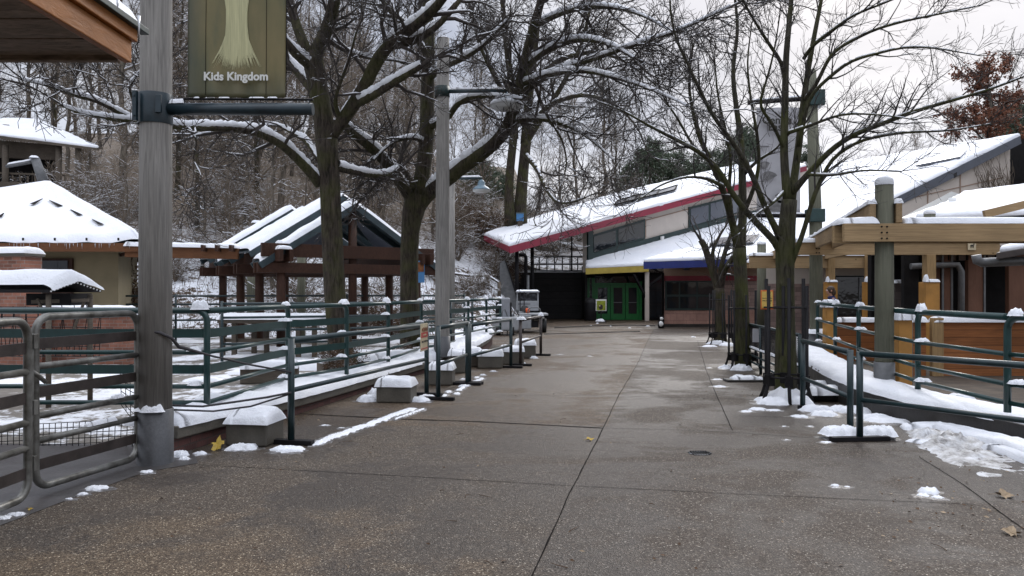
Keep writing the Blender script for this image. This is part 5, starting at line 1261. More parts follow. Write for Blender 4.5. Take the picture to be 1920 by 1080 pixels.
# snow covered logs beside the trunk
for k,(a,b,lab) in enumerate((((1515,753),(1645,752),'long dark log with a thick layer of snow lying nearest the barrier post'),((1510,742),(1640,744),'snow buried log lying behind the other one at the tree foot'))):
    a,b=G(*a),G(*b)+V(0,0,0); a[2]=b[2]=.07; t=thing('log',lab,'log',(a+b)/2*V(1,1,0)); MB().cyl(a,b,.075,sides=12).build('wood',M['gap'],t)
    mb=MB(); snow_ribbon(mb,[a+V(0,0,.03),b+V(0,0,.03)],.24,.13,seed=k+2,amp=.2); mb.build('snow_cover',M['snow'],t)
# mesh barrier along the right row of trees
MBr=thing('mesh_barrier','black mesh panel barrier with three lower bars running between two guarded trees','barrier',(4.5,14,0))
a,b=V((1400-CX)/FOC*16.3,16.3,0),V((1500-CX)/FOC*11.9,11.9,0)
for u in (0,.33,.66,1): q=a+(b-a)*u; MB().cyl(q,q+V(0,0,.93),.03,sides=8).build('post',M['green_dark'],MBr)
for z in (.92,.44,.30,.16): MB().cyl(a+V(0,0,z),b+V(0,0,z),.022 if z<.9 else .028,sides=8).build('rail',M['green_dark'],MBr)
mb=MB(); nn=70
for k in range(nn+1): q=a+(b-a)*k/nn; mb.tube([q+V(0,0,.46),q+V(0,0,.90)],[.006]*2,4,False)
for k in range(15): z=.46+.031*k; mb.tube([a+V(0,0,z),b+V(0,0,z)],[.006]*2,4,False)
mb.build('mesh',M['black'],MBr)
q=a+(b-a)*.28; MB().box(q+V(-.04,-.03,.74),(.03,.16,.26),math.atan2(b[1]-a[1],b[0]-a[0])).build('plate',M['banner2'],MBr)
mb=MB(); snow_ribbon(mb,[a+V(0,0,.45),b+V(0,0,.45)],.06,.035,seed=3,amp=.8); mb.build('snow_strip',M['snow'],MBr)
q=G(1385,716); t=thing('curb_block','flat dark slab with a crust of snow beside the thinner guarded tree','block',q)
MB().box(q+V(.1,.1,.02),(.62,.34,.04)).build('slab',M['curb'],t,.008); mb=MB(); snow_ribbon(mb,[q+V(-.1,.1,.035),q+V(.38,.12,.035)],.26,.06,seed=2); mb.each('snow_cap',M['snow'],t)
# tree guards
def guard(label,x,y,rad,ht,n,rings,ph=0,bar=.02):
    t=thing('tree_guard',label,'tree guard',(x,y,0),'iron tree guards')
    for k in range(n):
        a=ph+k*2*math.pi/n; c,s=math.cos(a),math.sin(a); h=ht*(1-.06*(k%2))
        p=[(x+c*(rad+.10),y+s*(rad+.10),.0),(x+c*(rad+.045),y+s*(rad+.045),.12),(x+c*rad,y+s*rad,.28),(x+c*rad,y+s*rad,h)]
        MB().tube(p,[bar]*4,6).build('bar',M['black'],t)
    for z in rings:
        mb=MB(); mb.tube([(x+math.cos(a)*rad,y+math.sin(a)*rad,z) for a in np.linspace(0,2*math.pi,25)],[.014]*25,6,False); mb.build('ring',M['black'],t)
    for z in rings[:1]:
        mb=MB()
        for k in range(n): a=ph+k*2*math.pi/n; mb.box((x+math.cos(a)*(rad-.02),y+math.sin(a)*(rad-.02),z-.05),(.10,.10,.16),a)
        mb.each('clamp',M['gap'],t)
    return t
r1=G(1474,752)
guard('tall black iron tree guard carrying the orange framed sign',r1[0],r1[1],.30,1.78,6,[.36,1.36],R(18),.028)
r2=V((1393-CX)/FOC*16,16,0); guard('black iron guard round the thinner tree behind the signed guard',r2[0],r2[1],.28,1.62,7,[.30,1.25],R(10),.024)
r3=G(1352,645); guard('black iron guard round the small pruned tree in front of the tiled wing',r3[0],r3[1],.34,1.65,7,[.32,1.35],R(5),.022)
c=V((1438-CX)/FOC*11.4,11.40,0); c[2]=P(0,562,11.4)[2]
S=thing('warning_sign','orange framed yellow warning sign fixed on an iron tree guard','sign',c)
MB().box(c,(.185,.014,.285)).build('board',M['sign_o'],S,.003); MB().box(c-V(0,.009,0),(.160,.006,.245)).build('panel',M['sign_y'],S)
text('Please Do Not Touch',.0165,M['ink'],wallm(c+V(0,-.014,.018)),'lettering',S,.0006,.0005)
text('We will bite!',.027,M['ink'],wallm(c+V(0,-.014,-.022)),'lettering',S,.0008,.0005)
mb=MB(); 
for dz in (.115,-.10): mb.cyl(c+V(0,-.018,dz),c+V(0,-.01,dz),.008,sides=8)
mb.each('bolt',M['gap'],S)

# ================================================================== things by the doors: bin, easel sign, carts
q=P(1107,601,43); x,y=q[0],43
t=thing('litter_bin','tall round black litter bin left of the green doors','bin',(x,y,0))
MB().lathe((x,y,0),[(.001,0),(.31,.0),(.33,.05),(.33,1.0),(.31,1.03)],20).build('body',M['black'],t); MB().lathe((x,y,0),[(.34,1.0),(.33,1.08),(.24,1.22),(.10,1.29),(.001,1.30)],20).build('lid',M['rubber'],t)
x,y=P(1127,0,41)[0],41.0
t=thing('sign_stand','small white framed poster on a stand in front of the green doors','sign',(x,y,0))
MB().cyl((x,y,.02),(x,y,.6),.03,sides=8).build('stand',M['black'],t)
MB().lathe((x,y,0),[(.3,0),(.3,.03),(.05,.07)],16).build('base',M['black'],t); mb=MB(); mb.blob((x-.05,y-.1,.06),(.24,.2,.13),.15,3); mb.each('snow_cap',M['snow'],t)
MB().box((x,y,.90),(.56,.05,.62)).build('frame',M['white'],t); MB().box((x,y-.035,.88),(.46,.02,.50)).build('picture',M['lime'],t)
mb=MB(); mb.blob((x-.02,y-.045,.80),(.11,.006,.13),.2,3,1.6,False); mb.blob((x-.07,y-.045,.86),(.07,.006,.06),.2,5,1.6,False); mb.build('animal_picture',M['brown_tube'],t); MB().blob((x-.08,y-.055,.86),(.04,.005,.035),.2,5,1.6,False).build('animal_face',M['sign_c'],t)
x,y=P(1244,0,33.5)[0],34.0
t=thing('animal_figurine','small black and white animal figurine sitting by the corner of the tiled wing','figurine',(x,y,0))
mb=MB(); mb.lathe((x,y,0),[(.001,0),(.13,.0),(.15,.12),(.13,.28),(.08,.36)],14); mb.blob((x,y-.02,.42),(.10,.10,.09),.1,1,1,False); mb.blob((x-.07,y,.51),(.035,.03,.035),.1,1,1,False); mb.blob((x+.07,y,.51),(.035,.03,.035),.1,1,1,False); mb.build('body',M['black'],t); mb=MB(); mb.blob((x-.03,y-.13,.20),(.09,.05,.12),.1,2,1,False); mb.blob((x,y-.10,.43),(.07,.05,.07),.1,2,1,False); mb.build('white_patch',M['white'],t)

UC=thing('utility_cart','small grey utility cart with a glazed cab and flat load bed by the railings','cart',(.7,30,0))
yc=30.0; XC=lambda px,y=yc:(px-CX)/FOC*y; ZC=lambda py,y=yc:EYE-(py-CY)/FOC*y
xa_,xb_=XC(969),XC(1013)
MB().box(((xa_+xb_)/2,yc+2.2,ZC(575)),(xb_-xa_,.9,.42)).build('cab_body',M['cart'],UC,.03)
mb=MB()
for x in (xa_+.03,xb_-.03):
    for y in (yc+1.75,yc+2.6): mb.box((x,y,1.22),(.05,.05,.72))
mb.each('cab_post',M['cart'],UC); MB().box(((xa_+xb_)/2,yc+2.2,1.60),(xb_-xa_+.06,1.1,.07)).build('cab_roof',M['cart'],UC,.02)
mb=MB(); snow_ribbon(mb,[(xa_,yc+2.2,1.63),(xb_,yc+2.2,1.63)],1.0,.05,seed=3); mb.build('snow_cover',M['snow'],UC)
MB().box(((xa_+xb_)/2,yc+1.78,1.25),(xb_-xa_-.1,.02,.55)).build('rear_window',M['glass2'],UC)
MB().box(((XC(975)+XC(1028))/2,yc+.9,ZC(590,yc)),(XC(1028)-XC(975),1.7,.07)).build('load_bed',M['cart'],UC,.01)
MB().box(((XC(962)+XC(996))/2,yc+.05,.42),(XC(996)-XC(962),.14,.52)).build('tail_panel',M['cart'],UC,.02)
MB().box(((XC(962)+XC(1010))/2,yc+.9,.32),(XC(1010)-XC(962),1.6,.22)).build('chassis',M['black'],UC)
for px in (978,1021):
    for y in (yc+.5,yc+2.4):
        x=XC(px); w=MB(); w.tube([(x-.09,y,.27),(x+.09,y,.27)],[.27,.27],20); wo=w.build('wheel',M['rubber'],UC); MB().tube([(x-.10,y,.27),(x+.10,y,.27)],[.13,.13],14).build('rim',M['grey_metal'],wo)
mb=MB(); mb.tube([(XC(990),yc+.3,.75),(XC(991),yc+.3,.92),(XC(996),yc+.3,.98),(XC(1008),yc+.3,.98),(XC(1013),yc+.3,.92),(XC(1014),yc+.3,.75)],[.025]*6,8); mb.build('grab_bar',M['grey_metal'],UC)
mb=MB(); 
for px in (976,984): mb.cyl((XC(px),yc+1.6,.8),(XC(px),yc+1.6,1.6),.02,sides=6)
mb.cyl((XC(972),yc+1.6,1.1),(XC(996),yc+1.6,1.1),.015,sides=6); mb.each('rack_bar',M['black'],UC)
t=MB(); t.lathe((XC(990),yc+1.0,ZC(588)),[(.001,.0),(.08,.0),(.09,.16),(.05,.19)],12); tag(t.build('orange_pail',M['orange']),'bright orange pail standing on the load bed of the grey cart','pail')
t=MB(); t.blob((XC(984),yc+1.1,ZC(584)),(.17,.15,.22),.2,4,1.4); tag(t.build('black_sack',M['rubber']),'black sack beside the orange pail on the cart','sack')
C2=thing('golf_cart','grey cart with a high padded seat back, parked behind the last pipe railing','cart',(-.6,29,0))
yk=28.5; XK=lambda px:(px-CX)/FOC*yk; ZK=lambda py:EYE-(py-CY)/FOC*yk
MB().box((XK(947),yk+.3,.42),(.95,1.2,.5)).build('body',M['cart'],C2,.05)
MB().box((XK(948),yk+.2,.98),(.34,.14,.80)).build('seat_back',M['seat'],C2,.06); MB().box((XK(934),yk+.25,.92),(.20,.16,.6)).build('seat_bolster',M['gap'],C2,.05); MB().box((XK(956),yk+.25,.92),(.14,.16,.6)).build('seat_bolster',M['gap'],C2,.05)
MB().box((XK(947),yk+.6,.72),(.7,.5,.12)).build('seat',M['seat'],C2,.04)
for px in (934,960):
    for yy in (-.1,.9): 
        x=XK(px); wo=MB().tube([(x-.08,yk+yy,.22),(x+.08,yk+yy,.22)],[.22,.22],16).build('wheel',M['rubber'],C2); MB().tube([(x-.09,yk+yy,.22),(x+.09,yk+yy,.22)],[.1,.1],12).build('rim',M['grey_metal'],wo)
for px in (941,963): MB().tube([(XK(px),yk-.1,.7),(XK(px)+.02,yk-.12,.9),(XK(px)+.12,yk-.1,.95),(XK(px)+.2,yk-.1,.7)],[.02]*4,8).build('grab_bar',M['grey_metal'],C2)
t=thing('sign_board','white board with a black bear head print behind the grey cart seats','sign',(XK(949),yk+.9,0))
MB().box((XK(946),yk+.9,ZK(566)),(.32,.04,.26)).build('board',M['white'],t); mb=MB(); mb.cyl((XK(941),yk+.92,0),(XK(941),yk+.92,1.1),.02,sides=6); mb.cyl((XK(951),yk+.92,0),(XK(951),yk+.92,1.1),.02,sides=6); mb.each('stake',M['grey_metal'],t)
mb=MB(); c=V(XK(947.5),yk+.875,ZK(566)); mb.blob(c,(.075,.008,.085),.1,2,1,False); mb.blob(c+V(-.055,0,.075),(.03,.008,.03),.1,2,1,False); mb.blob(c+V(.055,0,.075),(.03,.008,.03),.1,2,1,False); mb.build('bear_print',M['ink'],t); MB().blob(c+V(.01,-.012,-.02),(.035,.006,.045),.1,2,1,False).build('bear_muzzle',M['white'],t)
for k,(p_,lab,w_) in enumerate((([P(1040,622,34),P(1100,619,36),P(1180,617,37),P(1228,619,36)],'long dark hose lying across the path nearest the green doors',.05),([P(1020,630,29),P(1120,628,30),P(1200,626,31)],'thin dark hose on the path in front of the utility cart',.03))):
    q=[V(p[0],p[1],.02) for p in p_]; q=[G((p[0]/p[1])*FOC+CX,CY+EYE*FOC/p[1])+V(0,0,.015) for p in p_]
    tag(MB().tube(resample(q,[1]*len(q),14)[0],[w_/2]*14,6).build('hose',M['rubber']),lab,'hose')
rl=np.random.default_rng(91); lit=MB(); tan=MB()
for k in range(520):
    z=rl.integers(0,5)
    if z==0: u=rl.uniform(); i=min(7,int(u*8)); a,b=WALL[i],WALL[i+1]; w=u*8-i; x=a[0]+(b[0]-a[0])*w+abs(rl.normal())*.22; y=a[1]+(b[1]-a[1])*w
    elif z==1: i=int(rl.integers(2,7)); a,b=CURB[i],CURB[i+1]; w=rl.uniform(); x=a[0]+(b[0]-a[0])*w-abs(rl.normal())*.35; y=a[1]+(b[1]-a[1])*w
    elif z==2: x,y=4.13+rl.normal()*.7,11.7+rl.normal()*.6
    elif z==3: x,y=G(rl.uniform(1650,1920),rl.uniform(830,1010))[:2]
    else: x,y=G(rl.uniform(200,1900),rl.uniform(700,1070))[:2]
    s_=rl.uniform(.006,.022); a=rl.uniform(0,6.28); e=rl.uniform(.25,.7); h=rl.uniform(.003,.012)
    u_=V(math.cos(a),math.sin(a),0)*s_; v_=V(-math.sin(a),math.cos(a),0)*s_*e; c=V(x,y,.006)
    (lit if k%3 else tan).add([c-u_,c-v_+V(0,0,h),c+u_+V(0,0,h*.5),c+v_],[[[0,1,2,3]]])
for k in range(26):
    q=G(rl.uniform(380,1880),rl.uniform(720,1070)); a=rl.uniform(0,6.28); l=rl.uniform(.04,.16); d_=V(math.cos(a),math.sin(a),0)*l; n_=V(-d_[1],d_[0],0)*.2
    lit.tube([q+V(0,0,.006),q+d_*.5+n_*rl.uniform(-1,1)+V(0,0,.01),q+d_+V(0,0,.006)],[.003,.0025,.0015],4)
tag(lit.build('leaf_litter',M['deadleaf']),'dark crumbs of leaves and twigs scattered over the wet path','litter',kind='stuff'); tag(tan.build('leaf_litter',M['bleaf']),'pale crumbs of dead leaves scattered over the wet path','litter',kind='stuff')
# drain grate in its puddle, leaves
q=G(1312,850); t=thing('drain_grate','small round drain grate in a wet hollow of the path','drain',q)
MB().lathe((q[0],q[1],0),[(.001,.006),(.10,.006),(.115,.004)],24).build('rim',M['glass2'],t); mb=MB()
for k in range(-3,4): mb.box((q[0]+k*.025,q[1],.008),(.010,.15,.006))
mb.build('grate',M['gap'],t)
def leaf(label,px,py,s,rz,mat,z=.0,tilt=.15):
    q=G(px,py)+V(0,0,z); n=26; pts=[]
    for k in range(n):
        a=2*math.pi*k/n; r=s*(.55+.45*abs(math.cos(2.5*a))**1.4)*(1.0 if k%2 else .82); pts.append((r*math.cos(a+rz),r*math.sin(a+rz)))
    mb=MB(); v=[q+V(0,0,.012)]+[q+V(x,y,.006+.03*abs(math.sin(3*i/n*math.pi))*s/.07+tilt*y) for i,(x,y) in enumerate(pts)]
    mb.add(v,[[[0,1+i,1+(i+1)%n] for i in range(n)]]); mb.tube([q+V(0,0,.012),q+V(s*.8*math.cos(rz+2.6),s*.8*math.sin(rz+2.6),.02),q+V(s*1.5*math.cos(rz+2.5),s*1.5*math.sin(rz+2.5),.01)],[.003,.002,.0015],4)
    tag(mb.build('fallen_leaf',mat),label,'leaf')
leaf('big yellow maple leaf standing against the wall foot by the near concrete block',408,843,.075,.4,M['yleaf'],.03,.9)
leaf('small yellow green leaf lying alone in the middle of the path',1106,826,.05,1.0,M['yleaf'])
leaf('curled tan leaf beside the dirty melting snow',1884,932,.075,.2,M['bleaf'],0,.2)
leaf('flat tan leaf lying on bare path, the nearer of the two tan leaves',1895,1002,.07,2.0,M['bleaf'])
leaf('tiny yellow leaf at the edge of the concrete apron by the gates',57,957,.022,.7,M['yleaf'])

# ================================================================== person in a blue jacket
px0,py0=8.28,20.0
PE=thing('person','person in a dark blue jacket seen side on, half hidden by the tall pole','person',(px0,py0,0))
def skin(name,verts,edges,radii,mat,parent,sub=2,root=0):
    me=bpy.data.meshes.new(name); me.from_pydata([tuple(v) for v in verts],edges,[]); me.materials.append(mat)
    o=bpy.data.objects.new(name,me); COL.objects.link(o)
    s=o.modifiers.new('skin','SKIN'); s.use_smooth_shade=True; s.branch_smoothing=.6
    for i,r in enumerate(radii): me.skin_vertices[0].data[i].radius=(r,r) if not hasattr(r,'__len__') else r
    me.skin_vertices[0].data[root].use_root=True
    m=o.modifiers.new('sub','SUBSURF'); m.levels=m.render_levels=sub
    adopt(o,parent); return o
o_=V(px0,py0,0)           # faces -X
vt=[(0,0,.93),(0,0,1.12),(-.01,0,1.33),(-.02,0,1.44),(-.045,0,1.53),(-.065,0,1.61),(-.06,0,1.69)]; rd_=[.13,.12,.15,.075,.058,.088,.07]
ed=[(i,i+1) for i in range(6)]
def add(ch,par):
    i0=len(vt)
    for k,(p,r) in enumerate(ch): vt.append(p); rd_.append(r); ed.append((par if k==0 else i0+k-1,i0+k))
    return len(vt)-1
nose=add([((-.155,0,1.605),.018)],5); add([((-.15,0,1.565),.022)],5)
for s in (-1,1):
    sh=add([((-.0,s*.17,1.40),.058),((.02 if s>0 else -.06,s*.215,1.13),.043),((-.12 if s>0 else -.22,s*.20,.96),.032),((-.16 if s>0 else -.27,s*.20,.90),.03)],2)
    hx=vt[sh]
    for k,(dx,dz,l) in enumerate(((-.02,-.02,.9),(-.012,-.032,1),(0,-.036,1),(.012,-.03,.85))): add([((hx[0]+dx*1.0,hx[1]+(k-1.5)*.014,hx[2]+dz),.010),((hx[0]+dx*2-.02,hx[1]+(k-1.5)*.016,hx[2]+dz*2*l),.009),((hx[0]+dx*2-.045,hx[1]+(k-1.5)*.015,hx[2]+dz*2.4*l),.007)],sh)
    add([((hx[0]-.03,hx[1]-s*.03,hx[2]+.01),.011),((hx[0]-.06,hx[1]-s*.035,hx[2]-.01),.009)],sh-1)
    add([((-.02 if s>0 else .0,s*.09,.86),.09),((-.14 if s>0 else .06,s*.09,.48),.062),((-.10 if s>0 else .24,s*.09,.10),.042),((-.22 if s>0 else .13,s*.09,.035),.038)],0)
skin('body',[o_+V(*v) for v in vt],ed,rd_,M['skin'],PE)
jv=[(0,0,.88),(0,0,1.10),(-.01,0,1.32),(-.025,0,1.44),(-.04,0,1.50)]; jr=[(.17,.20),(.155,.19),(.16,.21),(.11,.13),(.082,.09)]; je=[(i,i+1) for i in range(4)]
for s in (-1,1):
    i0=len(jv); jv+= [(0,s*.18,1.385),(.02 if s>0 else -.06,s*.225,1.13),(-.12 if s>0 else -.22,s*.21,.97)]; jr+=[.085,.068,.05]; je+=[(2,i0),(i0,i0+1),(i0+1,i0+2)]
skin('jacket',[o_+V(*v) for v in jv],je,jr,M['jacket'],PE)
tv=[(0,0,.93)]; tr=[(.15,.18)]; te=[]
for s in (-1,1):
    i0=len(tv); tv+=[(-.02 if s>0 else 0,s*.095,.84),(-.14 if s>0 else .06,s*.09,.48),(-.10 if s>0 else .24,s*.09,.09)]; tr+=[.105,.078,.062]; te+=[(0,i0),(i0,i0+1),(i0+1,i0+2)]
skin('trousers',[o_+V(*v) for v in tv],te,tr,M['jeans'],PE)
mb=MB(); mb.blob(o_+V(-.035,0,1.645),(.105,.094,.10),.06,3,2,False,16); mb.blob(o_+V(.02,0,1.58),(.07,.085,.11),.06,4,2,False,14); mb.build('hair',M['hairdark'],PE)
mb=MB(); 
for s in (-1,1): mb.blob(o_+V(-.142,s*.036,1.632),(.012,.013,.010),.02,1,1,False,8)
mb.each('eye',M['white'],PE)
mb=MB()
for s in (-1,1): mb.blob(o_+V(-.05,s*.088,1.61),(.022,.012,.032),.05,1,1,False,8)
mb.each('ear',M['skin'],PE)
mb=MB(); mb.blob(o_+V(-.17,.09,.045),(.15,.055,.06),.05,1,1,True); mb.blob(o_+V(.17,-.09,.045),(.15,.055,.06),.05,1,1,True); mb.each('shoe',M['black'],PE)
# ================================================================== trees
def limb(pts,K=None):
    """traced limb: (photo x, photo y, distance, radius in metres)"""
    a=np.array(pts,float); p=np.array([P(x,y,Y) for x,y,Y,_ in a]); K=K or max(8,3*len(a)); return resample(p,a[:,3],K)
def grow(limbs,rg,l1,l2,l3,c1,c2,c3,up=.15,ang=(.5,1.2),rt=.0035,wig=.16,tipcount=2,t0=.2,abs1=.05,gr=.03):
    outs=[]
    for k,(p,r) in enumerate(limbs):
        c=c1[k] if hasattr(c1,'__len__') else c1
        L1=l1[k] if hasattr(l1,'__len__') else l1
        if c<=0: continue
        a,ra=spawn(p[None],r[None],rg,c,t0,.99,ang,L1,7,.62,rt*1.6,up,wig,gr,abs1,.45)
        outs.append((a,ra))
        tip,rtip=spawn(p[None],r[None],rg,tipcount,.97,1.0,(.15,.6),L1,7,.9,rt*1.6,up,wig,gr,abs1,0); outs.append((tip,rtip))
    A=np.concatenate([o[0] for o in outs]); RA=np.concatenate([o[1] for o in outs])
    B,RBq=spawn(A,RA,rg,c2,.15,1.0,(.4,1.1),l2,5,.6,rt*1.2,up*.7,.18,gr,.02,.4)
    Cc,RC=spawn(B,RBq,rg,c3,.1,1.0,(.4,1.0),l3,4,.7,rt,up*.5,.15,gr,.01,.3)
    return (A,RA),(B,RBq),(Cc,RC)
def make_tree(name,label,base,trunks,limbs,rg,gp,bark,twig,snow=(.8,.5,.3,.1),thin=1.0,sth=.92,sex=.018,group=None,cat='tree'):
    limbs=[(p,r*thin) for p,r in limbs]; trunks=[(p,r*(thin+1)/2) for p,r in trunks]
    t=thing(name,label,cat,(base[0],base[1],0),group)
    mb=MB()
    for p,r in trunks: mb.tubes(p[None],r[None],14,True)
    mb.build('trunk',M[bark],t)
    mb=MB()
    for p,r in limbs: mb.tubes(p[None],r[None],9,True)
    mb.build('limbs',M[bark],t)
    lv=grow(limbs,rg,**gp); mb=MB()
    for (p,r),s in zip(lv,(6,4,3)): mb.tubes(p,r,s)
    mb.build('crown',M[twig],t)
    mb=MB()
    for p,r in limbs: snow_on(mb,p[None],r[None],rg,sth,sex,snow[0],8,.96,dense=max(30,int(len(p)*4)))
    for (p,r),c in zip(lv,snow[1:]): 
        if c>0: snow_on(mb,p,r,rg,.8,.003,c,4,.75)
    mb.build('snow_cover',M['snow'],t)
    return t
ra=np.random.default_rng(11)
Y1=14.6
T1=[limb([(652,705,Y1,.27),(640,660,Y1,.225),(628,560,Y1,.20),(622,430,Y1,.195),(618,330,Y1,.19),(612,262,Y1,.21)],20),
    limb([(612,275,Y1,.19),(606,220,Y1,.185),(594,150,Y1,.18),(584,100,Y1,.20)],12)]
L1=[limb([(582,112,Y1,.11),(566,75,Y1,.10),(550,30,Y1+.2,.09),(535,-30,Y1+.4,.08),(510,-140,Y1+1,.05)]),
    limb([(588,105,Y1,.14),(606,72,Y1,.13),(622,30,Y1-.3,.12),(632,-30,Y1-.5,.10),(650,-160,Y1-1,.05)]),
    limb([(618,262,Y1,.11),(640,228,Y1,.12),(662,198,Y1-.1,.13),(690,150,Y1-.3,.12),(706,112,Y1-.4,.12),(732,80,Y1-.6,.11),(775,52,Y1-.8,.09),(820,12,Y1-1.2,.08),(850,-30,Y1-1.5,.06),(920,-120,Y1-2,.03)]),
    limb([(662,198,Y1-.1,.08),(695,182,Y1-.4,.075),(730,160,Y1-.6,.07),(762,140,Y1-.8,.06),(790,124,Y1-.9,.055)]),
    limb([(728,85,Y1-.5,.09),(760,82,Y1-.6,.085),(790,70,Y1-.6,.075),(820,48,Y1-.5,.07),(850,15,Y1-.4,.06),(890,-40,Y1,.04)]),
    limb([(600,345,Y1,.11),(578,318,Y1-.2,.095),(555,295,Y1-.4,.085),(525,268,Y1-.8,.075),(480,246,Y1-1.2,.065),(420,240,Y1-1.7,.055),(350,240,Y1-2.1,.05),(290,232,Y1-2.4,.045),(215,224,Y1-2.8,.035),(150,214,Y1-3.2,.02),(110,196,Y1-3.4,.012)]),
    limb([(262,230,Y1-2.5,.04),(235,218,Y1-2.7,.035),(185,190,Y1-3,.03),(130,176,Y1-3.4,.024),(90,160,Y1-3.7,.018),(40,150,Y1-4,.01)]),
    limb([(598,300,Y1,.06),(575,262,Y1+.4,.05),(548,250,Y1+.7,.035),(520,232,Y1+.9,.025),(480,240,Y1+1.2,.015)]),
    limb([(590,130,Y1,.10),(560,108,Y1-.3,.085),(530,70,Y1-.6,.07),(495,40,Y1-.9,.05),(440,20,Y1-1.2,.03),(380,-10,Y1-1.6,.02)]),
    limb([(600,180,Y1,.12),(572,150,Y1+.3,.10),(545,118,Y1+.6,.08),(520,90,Y1+.9,.06),(470,60,Y1+1.4,.03)]),
    limb([(632,315,Y1,.07),(660,322,Y1+.4,.062),(690,328,Y1+.8,.055),(722,330,Y1+1.2,.05),(745,318,Y1+1.6,.045)]),
    limb([(598,60,Y1+.2,.05),(640,95,Y1+.8,.04),(700,112,Y1+1.4,.03),(745,112,Y1+2.0,.022),(790,135,Y1+2.6,.012)]),
    limb([(640,228,Y1,.05),(625,190,Y1-.3,.04),(640,150,Y1-.5,.03),(655,110,Y1-.7,.025),(668,60,Y1-1,.018)]),
    limb([(290,232,Y1-2.4,.03),(262,205,Y1-2.6,.025),(240,170,Y1-2.9,.02),(250,150,Y1-3.1,.012),(268,130,Y1-3.3,.008)]),
    limb([(350,238,Y1-2.1,.02),(372,262,Y1-2.2,.016),(360,300,Y1-2.3,.012),(380,330,Y1-2.4,.008),(372,360,Y1-2.5,.005)]),
    ]
c1=[10,12,13,4,6,14,8,6,10,9,6,6,8,5,4]
make_tree('tree','dark trunked tree forking above the pavilion, its long limb reaching past the banner pole',P(640,690,Y1),T1,L1,ra,
  dict(l1=1.6,l2=.75,l3=.36,c1=c1,c2=7,c3=5,up=.05,ang=(.5,1.3),rt=.0042,wig=.22),'bark_dark','twig',(.93,.6,.22,.05))
Y2=17.0
T2=[limb([(772,650,Y2,.26),(768,600,Y2,.21),(767,500,Y2,.195),(769,430,Y2,.20),(776,390,Y2,.25),(783,365,Y2,.24)],18),
    limb([(780,385,Y2,.19),(790,345,Y2,.17),(798,290,Y2,.165),(802,230,Y2,.16),(800,160,Y2,.15),(806,90,Y2,.13),(800,0,Y2,.11),(790,-120,Y2,.07)],18)]
L2=[limb([(772,372,Y2,.15),(752,345,Y2-.2,.125),(735,318,Y2-.4,.12),(710,290,Y2-.6,.11),(685,268,Y2-.9,.10),(655,245,Y2-1.1,.09),(640,225,Y2-1.3,.05)]),
    limb([(782,388,Y2,.19),(806,358,Y2,.17),(835,340,Y2-.2,.165),(868,312,Y2-.3,.155),(905,288,Y2-.5,.15),(935,262,Y2-.6,.145),(955,235,Y2-.7,.14),(968,195,Y2-.8,.13),(982,130,Y2-1,.12),(998,60,Y2-1.1,.10),(1015,0,Y2-1.3,.08),(1040,-80,Y2-1.6,.05)]),
    limb([(775,355,Y2-.1,.08),(760,322,Y2,.07),(745,316,Y2,.065),(735,322,Y2,.06),(722,330,Y2,.055)]),
    limb([(802,240,Y2,.08),(820,232,Y2-.2,.07),(842,222,Y2-.4,.065),(855,195,Y2-.5,.06),(880,182,Y2-.7,.05),(920,180,Y2-1,.035),(980,186,Y2-1.4,.02)]),
    limb([(801,150,Y2,.08),(830,125,Y2-.3,.07),(870,110,Y2-.6,.055),(905,88,Y2-.9,.04),(950,40,Y2-1.4,.025)]),
    limb([(800,270,Y2,.05),(778,258,Y2-.3,.04),(745,262,Y2-.6,.032),(720,280,Y2-.8,.025),(700,300,Y2-1,.015)]),
    limb([(805,110,Y2,.07),(780,70,Y2-.3,.06),(740,30,Y2-.7,.05),(700,-20,Y2-1.2,.035)]),
    limb([(960,228,Y2-.7,.07),(1010,222,Y2-1,.05),(1060,232,Y2-1.3,.035),(1110,262,Y2-1.6,.022),(1150,300,Y2-1.9,.012)]),
    limb([(985,125,Y2-1,.07),(1030,90,Y2-1.3,.06),(1085,72,Y2-1.7,.05),(1140,80,Y2-2.1,.035),(1190,110,Y2-2.5,.02)]),
    limb([(972,180,Y2-.8,.075),(1010,150,Y2-1.2,.065),(1060,128,Y2-1.5,.055),(1110,112,Y2-1.9,.045),(1185,86,Y2-2.4,.035),(1265,62,Y2-2.9,.025),(1370,12,Y2-3.4,.012)]),
    limb([(975,160,Y2-.9,.06),(1030,138,Y2-1.5,.05),(1100,132,Y2-2,.04),(1170,150,Y2-2.6,.028),(1240,175,Y2-3.1,.016),(1290,200,Y2-3.4,.01)]),
    limb([(1000,50,Y2-1.1,.06),(1060,20,Y2-1.4,.05),(1130,10,Y2-1.8,.04),(1200,25,Y2-2.2,.025),(1260,60,Y2-2.6,.014)]),
    limb([(1002,155,Y2-1.2,.04),(1020,210,Y2-1.4,.03),(1055,260,Y2-1.6,.022),(1065,310,Y2-1.8,.015),(1050,350,Y2-2,.008)])]
make_tree('tree','dark trunked tree whose thick snowy limb bends up behind the bell lamp',P(770,650,Y2),T2,L2,ra,
  dict(l1=1.8,l2=.85,l3=.4,c1=[9,18,4,9,9,6,9,9,10,14,12,11,7],c2=7,c3=5,up=.02,ang=(.4,1.25),rt=.0045,wig=.2),'bark_dark','twig',(.93,.55,.2,.05))
YR=11.63
TR1=[limb([(1475,758,YR,.24),(1474,735,YR,.20),(1473,690,YR,.185),(1473,600,YR,.155),(1472,520,YR,.15),(1472,465,YR,.165),(1476,420,YR,.14),(1480,375,YR,.13)],24)]
